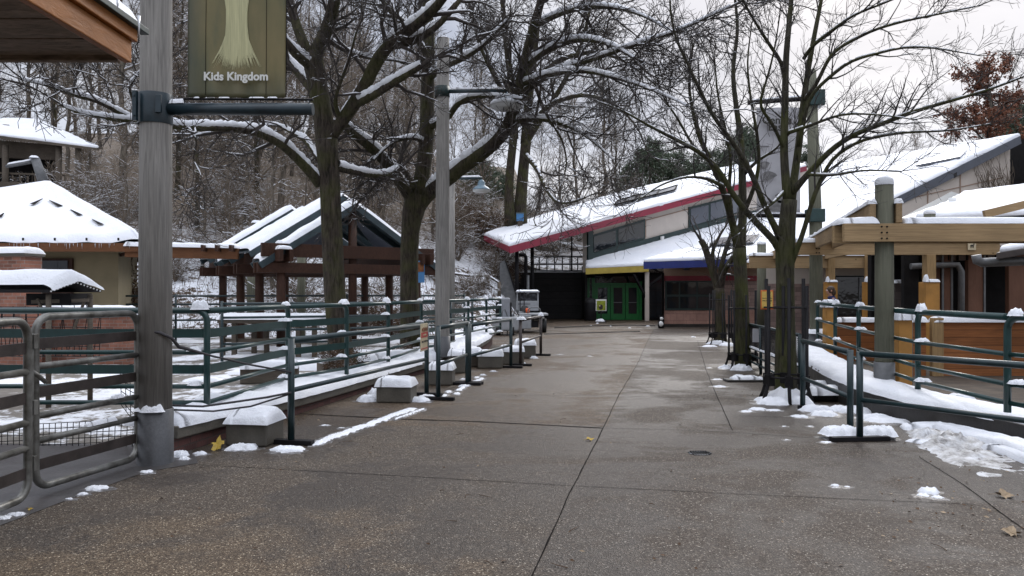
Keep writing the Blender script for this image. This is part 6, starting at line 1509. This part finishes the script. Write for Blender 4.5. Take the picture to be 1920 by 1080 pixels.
LR1=[limb([(1478,380,YR,.105),(1472,330,YR,.085),(1469,280,YR,.08),(1472,200,YR,.072),(1473,110,YR,.062),(1482,20,YR,.05),(1490,-80,YR,.03)]),
     limb([(1484,375,YR,.09),(1490,325,YR+.1,.078),(1498,273,YR+.1,.074),(1505,200,YR+.2,.066),(1515,130,YR+.2,.056),(1530,50,YR+.2,.045),(1548,-40,YR+.2,.03)]),
     limb([(1468,480,YR,.10),(1453,452,YR,.075),(1427,427,YR-.1,.068),(1400,398,YR-.2,.062),(1373,364,YR-.3,.056),(1350,320,YR-.4,.05),(1320,290,YR-.5,.043),(1280,268,YR-.7,.035),(1220,238,YR-1,.024),(1170,208,YR-1.2,.016),(1120,190,YR-1.4,.009)]),
     limb([(1466,450,YR,.09),(1450,420,YR-.1,.065),(1433,385,YR-.2,.06),(1413,333,YR-.3,.055),(1390,290,YR-.4,.05),(1365,255,YR-.5,.044),(1335,215,YR-.6,.038),(1312,170,YR-.8,.032),(1290,120,YR-.9,.027),(1265,70,YR-1,.022),(1255,10,YR-1.1,.018),(1258,-50,YR-1.2,.01)]),
     limb([(1484,362,YR,.08),(1513,328,YR-.2,.062),(1560,278,YR-.4,.055),(1600,252,YR-.6,.048),(1660,230,YR-.9,.042),(1710,210,YR-1.1,.036),(1787,188,YR-1.5,.028),(1860,167,YR-1.8,.02),(1930,140,YR-2.1,.012)]),
     limb([(1480,500,YR,.075),(1490,480,YR-.1,.055),(1508,430,YR-.2,.048),(1523,375,YR-.3,.045),(1540,335,YR-.3,.042),(1560,295,YR-.4,.036),(1613,262,YR-.7,.03),(1693,248,YR-1,.022),(1780,246,YR-1.4,.014),(1860,232,YR-1.7,.008)]),
     limb([(1505,190,YR+.2,.045),(1528,165,YR,.04),(1548,120,YR-.1,.036),(1563,95,YR-.2,.034),(1600,75,YR-.4,.03),(1637,56,YR-.6,.027),(1693,40,YR-.9,.022),(1753,28,YR-1.2,.016),(1840,10,YR-1.5,.009)]),
     limb([(1497,275,YR,.045),(1517,178,YR-.2,.038),(1555,145,YR-.4,.034),(1593,113,YR-.6,.03),(1640,102,YR-.9,.024),(1690,88,YR-1.1,.02),(1743,88,YR-1.3,.015),(1840,105,YR-1.6,.008)]),
     limb([(1507,110,YR+.2,.04),(1520,88,YR,.035),(1553,62,YR-.2,.03),(1600,28,YR-.5,.024),(1660,5,YR-.8,.018),(1720,-20,YR-1,.01)]),
     limb([(1472,160,YR,.045),(1468,120,YR,.04),(1440,80,YR-.3,.032),(1418,45,YR-.5,.026),(1392,0,YR-.8,.018),(1370,-60,YR-1,.01)]),
     limb([(1471,280,YR,.04),(1445,225,YR-.3,.032),(1420,198,YR-.5,.028),(1438,150,YR-.6,.022),(1452,95,YR-.8,.016),(1462,30,YR-1,.01)]),
     limb([(1470,360,YR,.04),(1445,385,YR-.3,.024),(1415,402,YR-.5,.016),(1385,440,YR-.6,.008)]),
     limb([(1513,327,YR-.2,.035),(1560,330,YR-.6,.024),(1620,318,YR-1,.017),(1690,322,YR-1.3,.01)]),
     limb([(1476,250,YR,.04),(1520,235,YR-.5,.03),(1580,212,YR-.9,.022),(1650,215,YR-1.2,.014),(1720,225,YR-1.5,.008)])]
make_tree('tree','mossy bare tree in the guard with the orange sign, its branches spreading wide',P(1474,752,YR),TR1,LR1,np.random.default_rng(21),
  dict(l1=.85,l2=.42,l3=.24,c1=[14,14,20,18,20,14,13,12,11,10,10,7,9,10],c2=5,c3=3,up=.12,ang=(.4,1.0),rt=.0020,wig=.14,t0=.25,abs1=.018,gr=.03),'bark_moss','twig_right',(.62,.10,.0,.0),.74,.55,.004)
YQ=16.0
TR2=[limb([(1393,700,YQ,.19),(1393,640,YQ,.16),(1391,560,YQ,.145),(1388,500,YQ,.14),(1386,465,YQ,.15)],14)]
LR2=[limb([(1388,475,YQ,.12),(1393,420,YQ,.10),(1392,340,YQ,.09),(1390,262,YQ,.075),(1380,200,YQ,.06),(1372,130,YQ,.05),(1385,60,YQ,.04),(1375,-30,YQ,.025)]),
     limb([(1384,470,YQ,.10),(1376,430,YQ-.2,.085),(1364,380,YQ-.3,.078),(1348,335,YQ-.5,.07),(1330,295,YQ-.6,.062),(1312,262,YQ-.8,.05),(1300,215,YQ-1,.04),(1290,160,YQ-1.1,.03),(1300,80,YQ-1.2,.018)]),
     limb([(1382,440,YQ-.1,.06),(1370,400,YQ-.4,.05),(1366,350,YQ-.6,.042),(1372,300,YQ-.8,.036),(1360,240,YQ-1,.03),(1345,180,YQ-1.2,.022),(1340,110,YQ-1.4,.014)]),
     limb([(1394,400,YQ,.06),(1412,360,YQ-.3,.05),(1425,310,YQ-.5,.042),(1420,250,YQ-.7,.035),(1408,190,YQ-.8,.028),(1400,120,YQ-.9,.02),(1410,40,YQ-1,.012)]),
     limb([(1355,350,YQ-.5,.05),(1330,335,YQ-.8,.036),(1290,330,YQ-1.1,.025),(1240,345,YQ-1.4,.018),(1190,380,YQ-1.7,.011),(1150,408,YQ-1.9,.007)]),
     limb([(1330,295,YQ-.6,.04),(1302,280,YQ-.9,.03),(1270,220,YQ-1.1,.024),(1240,180,YQ-1.3,.018),(1225,120,YQ-1.5,.011)]),
     limb([(1392,330,YQ,.05),(1420,300,YQ-.2,.035),(1450,285,YQ-.4,.025),(1490,240,YQ-.6,.016)])]
make_tree('tree','thinner bare tree in an iron guard behind the mossy one',P(1393,695,YQ),TR2,LR2,np.random.default_rng(22),
  dict(l1=1.1,l2=.55,l3=.3,c1=[12,13,9,9,9,9,7],c2=5,c3=3,up=.12,ang=(.4,1.0),rt=.0024,wig=.15,t0=.25,abs1=.022,gr=.03),'bark_moss','twig_right',(.6,.10,0,0),.88,.55,.004)
YS=24.6
TR3=[limb([(1352,648,YS,.20),(1350,600,YS,.17),(1349,560,YS,.16),(1348,540,YS,.17)],10)]
LR3=[limb([(1347,548,YS,.13),(1340,520,YS,.12),(1330,490,YS,.11),(1320,458,YS,.10),(1314,450,YS,.09)]),limb([(1350,545,YS,.12),(1356,510,YS-.2,.10),(1368,490,YS-.4,.09),(1380,478,YS-.5,.08)]),limb([(1350,530,YS,.09),(1352,500,YS-.3,.08),(1360,470,YS-.4,.07),(1370,440,YS-.5,.05)]),limb([(1338,505,YS,.07),(1335,470,YS,.06),(1350,440,YS,.04),(1360,425,YS,.03)])]
make_tree('tree','small pruned tree with snowy forks and cut stubs before the tiled wing',P(1350,645,YS),TR3,LR3,np.random.default_rng(23),
  dict(l1=1.2,l2=.6,l3=.4,c1=[4,4,5,5],c2=3,c3=2,up=.2,ang=(.5,1.2),rt=.005,wig=.2),'bark_dark','twig_right',(.97,.5,.1,0))
# the big twin trunked tree beyond the lamp
YB=46.0
TB=[limb([(974,425,YB,.52),(976,380,YB,.38),(981,320,YB,.34),(987,260,YB,.32)],10),limb([(958,425,YB-.3,.40),(953,370,YB-.3,.28),(957,310,YB-.3,.26),(964,250,YB-.3,.25)],10)]
LB=[limb([(985,270,YB,.34),(990,200,YB,.28),(1000,120,YB,.24),(1010,20,YB,.18),(1015,-80,YB,.12)]),limb([(965,260,YB-.3,.27),(962,180,YB-.3,.24),(950,90,YB-.3,.2),(940,-20,YB-.3,.14)]),
    limb([(988,265,YB,.22),(1020,215,YB-1,.18),(1055,160,YB-2,.15),(1090,90,YB-3,.12),(1110,0,YB-3,.08)]),limb([(990,240,YB,.2),(1030,195,YB-2,.16),(1090,175,YB-4,.12),(1150,190,YB-5,.08),(1200,240,YB-6,.05),(1215,290,YB-6,.03)]),
    limb([(1000,150,YB,.18),(1050,110,YB-2,.15),(1110,95,YB-4,.11),(1170,110,YB-5,.08),(1230,160,YB-6,.04)]),limb([(985,290,YB,.18),(1010,320,YB-2,.14),(1020,350,YB-3,.11),(1045,385,YB-4,.08),(1080,378,YB-5,.06),(1110,365,YB-6,.03)]),
    limb([(960,200,YB-.3,.16),(930,150,YB-2,.13),(900,90,YB-3,.1),(880,10,YB-4,.07)])]
make_tree('tree','twin trunked tree on the slope behind the low end of the crimson roof',P(972,420,YB),TB,LB,np.random.default_rng(25),
  dict(l1=4.2,l2=2.0,l3=.95,c1=[14,13,13,13,12,8,11],c2=7,c3=5,up=.0,ang=(.4,1.1),rt=.011,wig=.2,abs1=.08,gr=-.01),'bark_dark','twig',(.6,.3,.06,.0),.9,.7,.01)

# ------------------------------------------------------------------ background woods: a few kinds, many copies
def bare_proto(seed,H,r0,spread,mat_t,mat_c,snow):
    rg=np.random.default_rng(seed); t=thing('bare_tree','tall leafless tree in the wood on the hillside','tree',(0,0,0),'leafless trees in the hillside wood')
    n=14; zs=np.linspace(-.8,H,n); w=np.cumsum(rg.normal(size=(n,2))*.09*H/14,axis=0); p=np.concatenate([w-w[0],zs[:,None]],1); r=r0*(1-.92*np.linspace(0,1,n)**1.1)
    MB().tubes(p[None],r[None],8).build('trunk',M[mat_t],t)
    A,RA=spawn(p[None],r[None],rg,30,.15,.98,(.5,1.15),spread,7,.55,.012,.2,.18,.04,1e9,.45)
    B,RB_=spawn(A,RA,rg,9,.12,1,(.4,1.1),spread*.42,5,.55,.008,.1,.2,.02,1e9,.4)
    C_,RC=spawn(B,RB_,rg,5,.1,1,(.4,1.1),spread*.2,3,.7,.0065,.05,.15,.0,1e9,.3)
    mb=MB(); mb.tubes(A,RA,5); mb.tubes(B,RB_,3); mb.tubes(C_,RC,3); mb.build('crown',M[mat_c],t)
    if snow:
        mb=MB(); snow_on(mb,A,RA,rg,.8,.012,.7*snow,4,.85); snow_on(mb,B,RB_,rg,.8,.010,.45*snow,3,.8); snow_on(mb,C_,RC,rg,.7,.006,.2*snow,3,.7)
        mb.build('snow_cover',M['snow'],t)
    return t
def shrub_proto(seed,H,snow,leaf=None):
    rg=np.random.default_rng(seed); t=thing('shrub','bare bushy shrub dusted with snow on the slope','shrub',(0,0,0),'snow dusted shrubs on the slope')
    n=16; st=np.zeros((n,6,3)); d=rg.normal(size=(n,3))*.45; d[:,2]=1; d/=np.linalg.norm(d,axis=1,keepdims=True)
    for k in range(1,6): d=d+rg.normal(size=(n,3))*.18; d/=np.linalg.norm(d,axis=1,keepdims=True); st[:,k]=st[:,k-1]+d*(H*rg.uniform(.6,1.1,n)/5)[:,None]
    rs=np.linspace(.028,.008,6)[None].repeat(n,0)
    B,RB_=spawn(st,rs,rg,8,.15,1,(.4,1.2),H*.4,5,.7,.006,.1,.2,0,1e9,.4); C_,RC=spawn(B,RB_,rg,5,.1,1,(.4,1.1),H*.18,3,.8,.005,.0,.15,0,1e9,.3)
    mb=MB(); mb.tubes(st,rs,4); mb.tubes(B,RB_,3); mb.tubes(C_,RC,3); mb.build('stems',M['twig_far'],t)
    mb=MB(); snow_on(mb,st,rs,rg,.9,.008,.6*snow,4,.85); snow_on(mb,B,RB_,rg,.9,.009,.6*snow,3,.85); snow_on(mb,C_,RC,rg,.9,.007,.4*snow,3,.8); mb.build('snow_cover',M['snow'],t)
    if leaf:
        leaves(C_,3,.055,rg,leaf,'leaves',t)
    return t
def leaves(pts,per,size,rg,mat,name,parent,asp=.6):
    q=np.repeat(pts[:,1:].reshape(-1,3),per,axis=0); n=len(q); q=q+rg.normal(size=(n,3))*size
    a=rg.normal(size=(n,3)); a/=np.linalg.norm(a,axis=1,keepdims=True); b=np.cross(a,rg.normal(size=(n,3))); b/=np.linalg.norm(b,axis=1,keepdims=True); s=size*rg.uniform(.6,1.3,(n,1))
    v=np.stack([q-a*s,q-b*s*asp,q+a*s,q+b*s*asp],1).reshape(-1,3)
    return MB().add(v,[np.arange(n*4).reshape(-1,4)]).build(name,M[mat],parent)
def conifer_proto(seed,H,rad):
    rg=np.random.default_rng(seed); t=thing('conifer','dark green conifer with loose drooping boughs beyond the buildings','tree',(0,0,0),'conifers beyond the buildings')
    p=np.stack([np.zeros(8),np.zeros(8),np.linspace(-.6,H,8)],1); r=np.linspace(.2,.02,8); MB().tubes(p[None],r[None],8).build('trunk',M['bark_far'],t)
    A,RA=spawn(p[None],r[None],rg,64,.12,.99,(1.2,1.65),rad,6,.4,.012,.05,.08,-.05,.05,.85)
    B,RB_=spawn(A,RA,rg,7,.15,1,(.5,1.0),rad*.35,4,.6,.007,-.05,.12,-.04,1e9,.4)
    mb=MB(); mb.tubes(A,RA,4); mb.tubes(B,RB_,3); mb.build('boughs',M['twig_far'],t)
    leaves(B,8,.13,rg,'needle','needles',t,.28); leaves(A,7,.14,rg,'needle','needles',t,.28)
    mb=MB(); snow_on(mb,A,RA,rg,1.0,.03,.45,4,.8); mb.build('snow_cover',M['snow'],t)
    return t
def place(proto,first,x,y,z,s,rz,label=None):
    o=proto if first else copy_tree(proto)
    o.location=(x,y,z); o.scale=(s,s,s); o.rotation_euler=(0,0,rz)
    if label: o['label']=label
    return o
rw=np.random.default_rng(5)
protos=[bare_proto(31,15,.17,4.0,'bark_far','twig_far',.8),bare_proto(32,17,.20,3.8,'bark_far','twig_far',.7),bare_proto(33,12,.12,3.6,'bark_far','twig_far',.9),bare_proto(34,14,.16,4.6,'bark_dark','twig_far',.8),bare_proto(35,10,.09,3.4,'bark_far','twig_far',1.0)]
used=set()
spots=[]
def clear(x,y):                                           # keep the woods off the cabin and the built things
    px=x/y*FOC+CX
    return not (40<y<52 and -34<x<-23.5) and not (-60<px<215 and y<43)
for row,(y0,y1,n,pa,pb_) in enumerate(((31,38,15,-150,880),(38,47,26,-200,900),(47,58,32,-250,930),(58,75,30,-300,960),(75,105,24,-300,980))):
    for k in range(n):
        px=pa+(pb_-pa)*(k+rw.uniform(.1,.9))/n; y=rw.uniform(y0,y1); spots.append(((px-CX)/FOC*y,y,row))
for x,y,row in spots:
    if not clear(x,y): continue
    if -3<x<4 and y<52: continue
    if x/y*FOC+CX>800 and y>47 and rw.uniform()<.5: continue
    k=int(rw.integers(0,5)); 
    if row==0: k=(2,4)[k%2]
    place(protos[k],k not in used,x,y,hill(x,y)-.1,rw.uniform(.75,1.1)*(0.75 if row==0 else 1),rw.uniform(0,6.28)); used.add(k)
# scattered trees on the skyline behind the halls
for px,y,h,s in ((1135,74,1,1.0),(1160,82,3,1.0),(1085,70,0,.95),(1050,62,2,.9),(1260,95,1,.8),(1340,100,3,.9),(1600,110,2,.9),(1680,95,2,.8),(1720,90,4,1.1),(1640,120,0,.9),(1780,80,1,.72),(1010,66,4,1.0),(1890,70,3,1.0),(1120,64,4,.9)):
    x=(px-CX)/FOC*y; o=place(protos[h],False,x,y,max(0,hill(x,y))-.1,s,rw.uniform(0,6.28),'leafless tree on the skyline behind the snowy hall roofs'); o['group']='leafless trees behind the halls'
cps=[conifer_proto(41,11,3.4),conifer_proto(42,9,3.8)]
us=set()
for px,y,k,s,ztop in ((1218,80,0,1.25,262),(1240,86,1,1.3,280),(1275,84,1,1.25,285),(1310,88,1,1.2,290),(1180,80,1,1.0,305),(1345,84,1,1.1,282),(905,60,0,.95,300),(935,64,1,.9,320),(880,66,0,.9,310),(1400,70,0,1.0,235),(1520,84,1,.9,270),(1890,62,1,1.1,215),(1925,58,0,1.0,195),(600,62,0,.9,330),(540,70,0,.9,300),(1840,70,1,.8,255),(1380,76,1,1.0,260)):
    x=(px-CX)/FOC*y; H=(11,9)[k]*s; z=P(0,ztop,y)[2]-H; z=min(z,hill(x,y)) if z>hill(x,y)+.3 else z
    o=place(cps[k],k not in us,x,y,z,s,rw.uniform(0,6.28)); us.add(k)
# rust leaved oak
rg=np.random.default_rng(44); OK_=thing('oak_tree','oak still holding rusty brown leaves above the gable of the cream hall','tree',((1845-CX)/FOC*52,52,0))
bx,by=(1858-CX)/FOC*52,52; n=10; zt=P(0,128,52)[2]
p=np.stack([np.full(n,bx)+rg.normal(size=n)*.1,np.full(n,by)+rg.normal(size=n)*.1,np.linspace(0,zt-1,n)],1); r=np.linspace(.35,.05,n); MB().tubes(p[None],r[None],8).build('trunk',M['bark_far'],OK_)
A,RA=spawn(p[None],r[None],rg,56,.30,1,(.6,1.4),4.7,7,.6,.02,.25,.16,.03,1e9,.45); B,RB_=spawn(A,RA,rg,9,.2,1,(.4,1.1),1.3,5,.6,.012,.1,.2,0,1e9,.3)
mb=MB(); mb.tubes(A,RA,5); mb.tubes(B,RB_,3); mb.build('limbs',M['twig'],OK_); leaves(B,10,.10,rg,'rustleaf','crown',OK_)
# shrubs
sps=[shrub_proto(51,2.2,1.0),shrub_proto(52,3.0,1.0),shrub_proto(53,1.6,.9)]; us=set()
for k in range(120):
    px=rw.uniform(-150,880); y=27+38*rw.uniform()**1.4; x=(px-CX)/FOC*y
    if -29<x<-9 and y<30.8: continue
    if -11<x<-2 and y<28.5: continue
    if x>-2.5 and y<40: continue
    i=int(rw.integers(0,3)); place(sps[i],i not in us,x,y,max(0,hill(x,y))-.05,rw.uniform(.7,1.35),rw.uniform(0,6.28)); us.add(i)
for px,y,i,s in ((850,33,2,.8),(875,36,2,.9),(900,37,2,.9),(925,40,1,.8),(860,42,1,.9),(900,46,1,.9),(930,50,1,1.0),(880,50,1,1.1),(1030,62,1,1.0),(1015,57,1,.9),(1060,58,1,1.0),(1085,60,1,1.1),(1110,62,1,1.2),(1040,55,0,1.1),(1140,70,1,1.3),(1170,74,1,1.4),(1070,64,1,1.1),(1000,60,1,.9),(1100,66,0,1.2),(990,64,1,1.1),(1050,68,1,1.3)):
    x=(px-CX)/FOC*y; place(sps[i],False,x,y,max(0,hill(x,y))-.05,s,rw.uniform(0,6.28))
lp=shrub_proto(61,2.6,.7,'deadleaf'); lp['label']='brown leaved shrub dusted with snow beside the beige hut or on the bank'; lp['group']='brown leaved shrubs'; fl=True
for px,y,s in ((238,25.5,1.0),(226,26,.9),(252,26.5,.8),(735,27,.55),(755,28,.5),(860,45,1.0),(890,46,.95),(915,47,.9),(845,46,1.0),(935,43,.7),(948,41,.6)):
    x=(px-CX)/FOC*y; place(lp,fl,x,y,max(0,hill(x,y))-.05,s,rw.uniform(0,6.28)); fl=False
for px,py,Y,s,lab in ((640,720,14.2,.26,'low dark shoots at the foot of the tree forking above the pavilion'),(775,655,16.6,.22,'low dark shoots at the foot of the tree behind the bell lamp')):
    q=P(px,py,Y); o=place(lp,False,q[0],Y,.02,s,1.0,lab)

# ================================================================== hillside things
CB=thing('cabin','old grey wooden cabin with a snowy sloping roof on posts, high on the hillside','cabin',P(80,340,43))
yv=43; z0=hill(P(80,0,44)[0],44)
qc=[P(-60,283,42.5),P(186,276,42.5),P(60,226,47),P(-60,238,47)]
qc=[P(-70,246,42.0),P(186,278,42.0),P(70,226,47.5),P(-70,222,47.5)]
ro=MB().prism(qc,(0,0,-.14)).build('roof',M['old_wood'],CB); roof_snow(MB(),qc,.14).build('snow_cover',M['snow'],ro)
MB().prism([P(-70,258,43),P(112,272,43),P(112,300,43),P(-70,292,43)],(0,.2,0)).build('wall',M['old_wood'],CB)
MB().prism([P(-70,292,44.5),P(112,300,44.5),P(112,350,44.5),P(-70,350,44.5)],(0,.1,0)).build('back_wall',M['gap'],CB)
for px in (110,147,10): a=P(px,272,42.4); MB().cyl((a[0],a[1],hill(a[0],a[1])-.5),a,.16,sides=10).build('post',M['old_wood'],CB)
MB().prism([P(-70,338,42),P(152,346,42),P(152,364,42),P(-70,360,42)],(0,.2,0)).build('deck',M['old_wood'],CB)
mb=MB()
for px in range(-60,150,14): a=P(px,330,42.6); mb.cyl(a,a-V(0,0,.6),.05,sides=6)
mb.beam(P(-70,322,42.6),P(152,330,42.6),.08,.10); mb.build('railing',M['old_wood'],CB)
for lab,pts,zs in (('snowy split rail fence stepping up the slope behind the lamp posts',[(846,44.5),(872,45),(900,45.5),(935,46)],[1.25,.85]),('grey split rail fence low on the snowy slope left of the sloping parapet',[(840,37),(880,37.5),(915,38),(936,38)],[.75,.35]),('split rail fence lower down the hillside below the cabin',[(150,38),(210,37),(262,36)],[.9,.5]),('snow topped split rail fence behind the pavilion',[(330,36),(380,35),(440,34),(520,34)],[1.0,.55])):
    rail_fence(lab,[V((px-CX)/FOC*y,y,hill((px-CX)/FOC*y,y)-.1) for px,y in pts],zs,.055,.09,M['old_wood'],'split rail fences on the slope',snow=.06)
mb=MB()
for px,y in ((940,30.5),): pass
t=thing('storage_box','small blue plastic box standing by the twin trunked tree','box',P(975,412,45)*V(1,1,0)); a=P(975,408,45)
MB().box(a,(.42,.4,.40)).build('body',M['bluebox'],t,.02); MB().box(a+V(0,0,.23),(.46,.44,.06)).build('lid',M['lampblue'],t,.01); MB().box((a[0],a[1],a[2]-.5),(.3,.3,.62)).build('pedestal',M['old_wood'],t)
for px,y,h in ((480,28.5,3.8),(565,27,3.6),(470,30,3.0)):
    x=(px-CX)/FOC*y; z=max(0,hill(x,y)); t=thing('wooden_post','round weathered post with a snow cap standing behind the pavilion','post',(x,y,z),'round posts behind the pavilion'); MB().cyl((x,y,z-.2),(x,y,z+h),.14,sides=12).build('shaft',M['pole_green'],t); mb=MB(); mb.blob((x,y,z+h),(.16,.16,.10),.15,2); mb.build('snow_cap',M['snow'],t)
# pale stems poking through the snow behind the pavilion
rg=np.random.default_rng(77); n=1500; px=rg.uniform(300,930,n); y=rg.uniform(27,40,n); x=(px-CX)/FOC*y; ok=~((x>-2.2)&(y<33)); x,y=x[ok],y[ok]; n=len(x)
z=np.array([max(0,hill(a,b)) for a,b in zip(x,y)]); p=np.zeros((n,3,3)); p[:,0]=np.stack([x,y,z],1); hh=rg.uniform(.15,.6,n); p[:,1]=p[:,0]+np.stack([rg.normal(size=n)*.04,rg.normal(size=n)*.04,hh*.5],1); p[:,2]=p[:,1]+np.stack([rg.normal(size=n)*.08,rg.normal(size=n)*.08,hh*.5],1)
tag(MB().tubes(p,np.full((n,3),.008),3).build('dead_grass',M['deadleaf']),'dry brown stems poking through the snow on the slope','grass',kind='stuff')
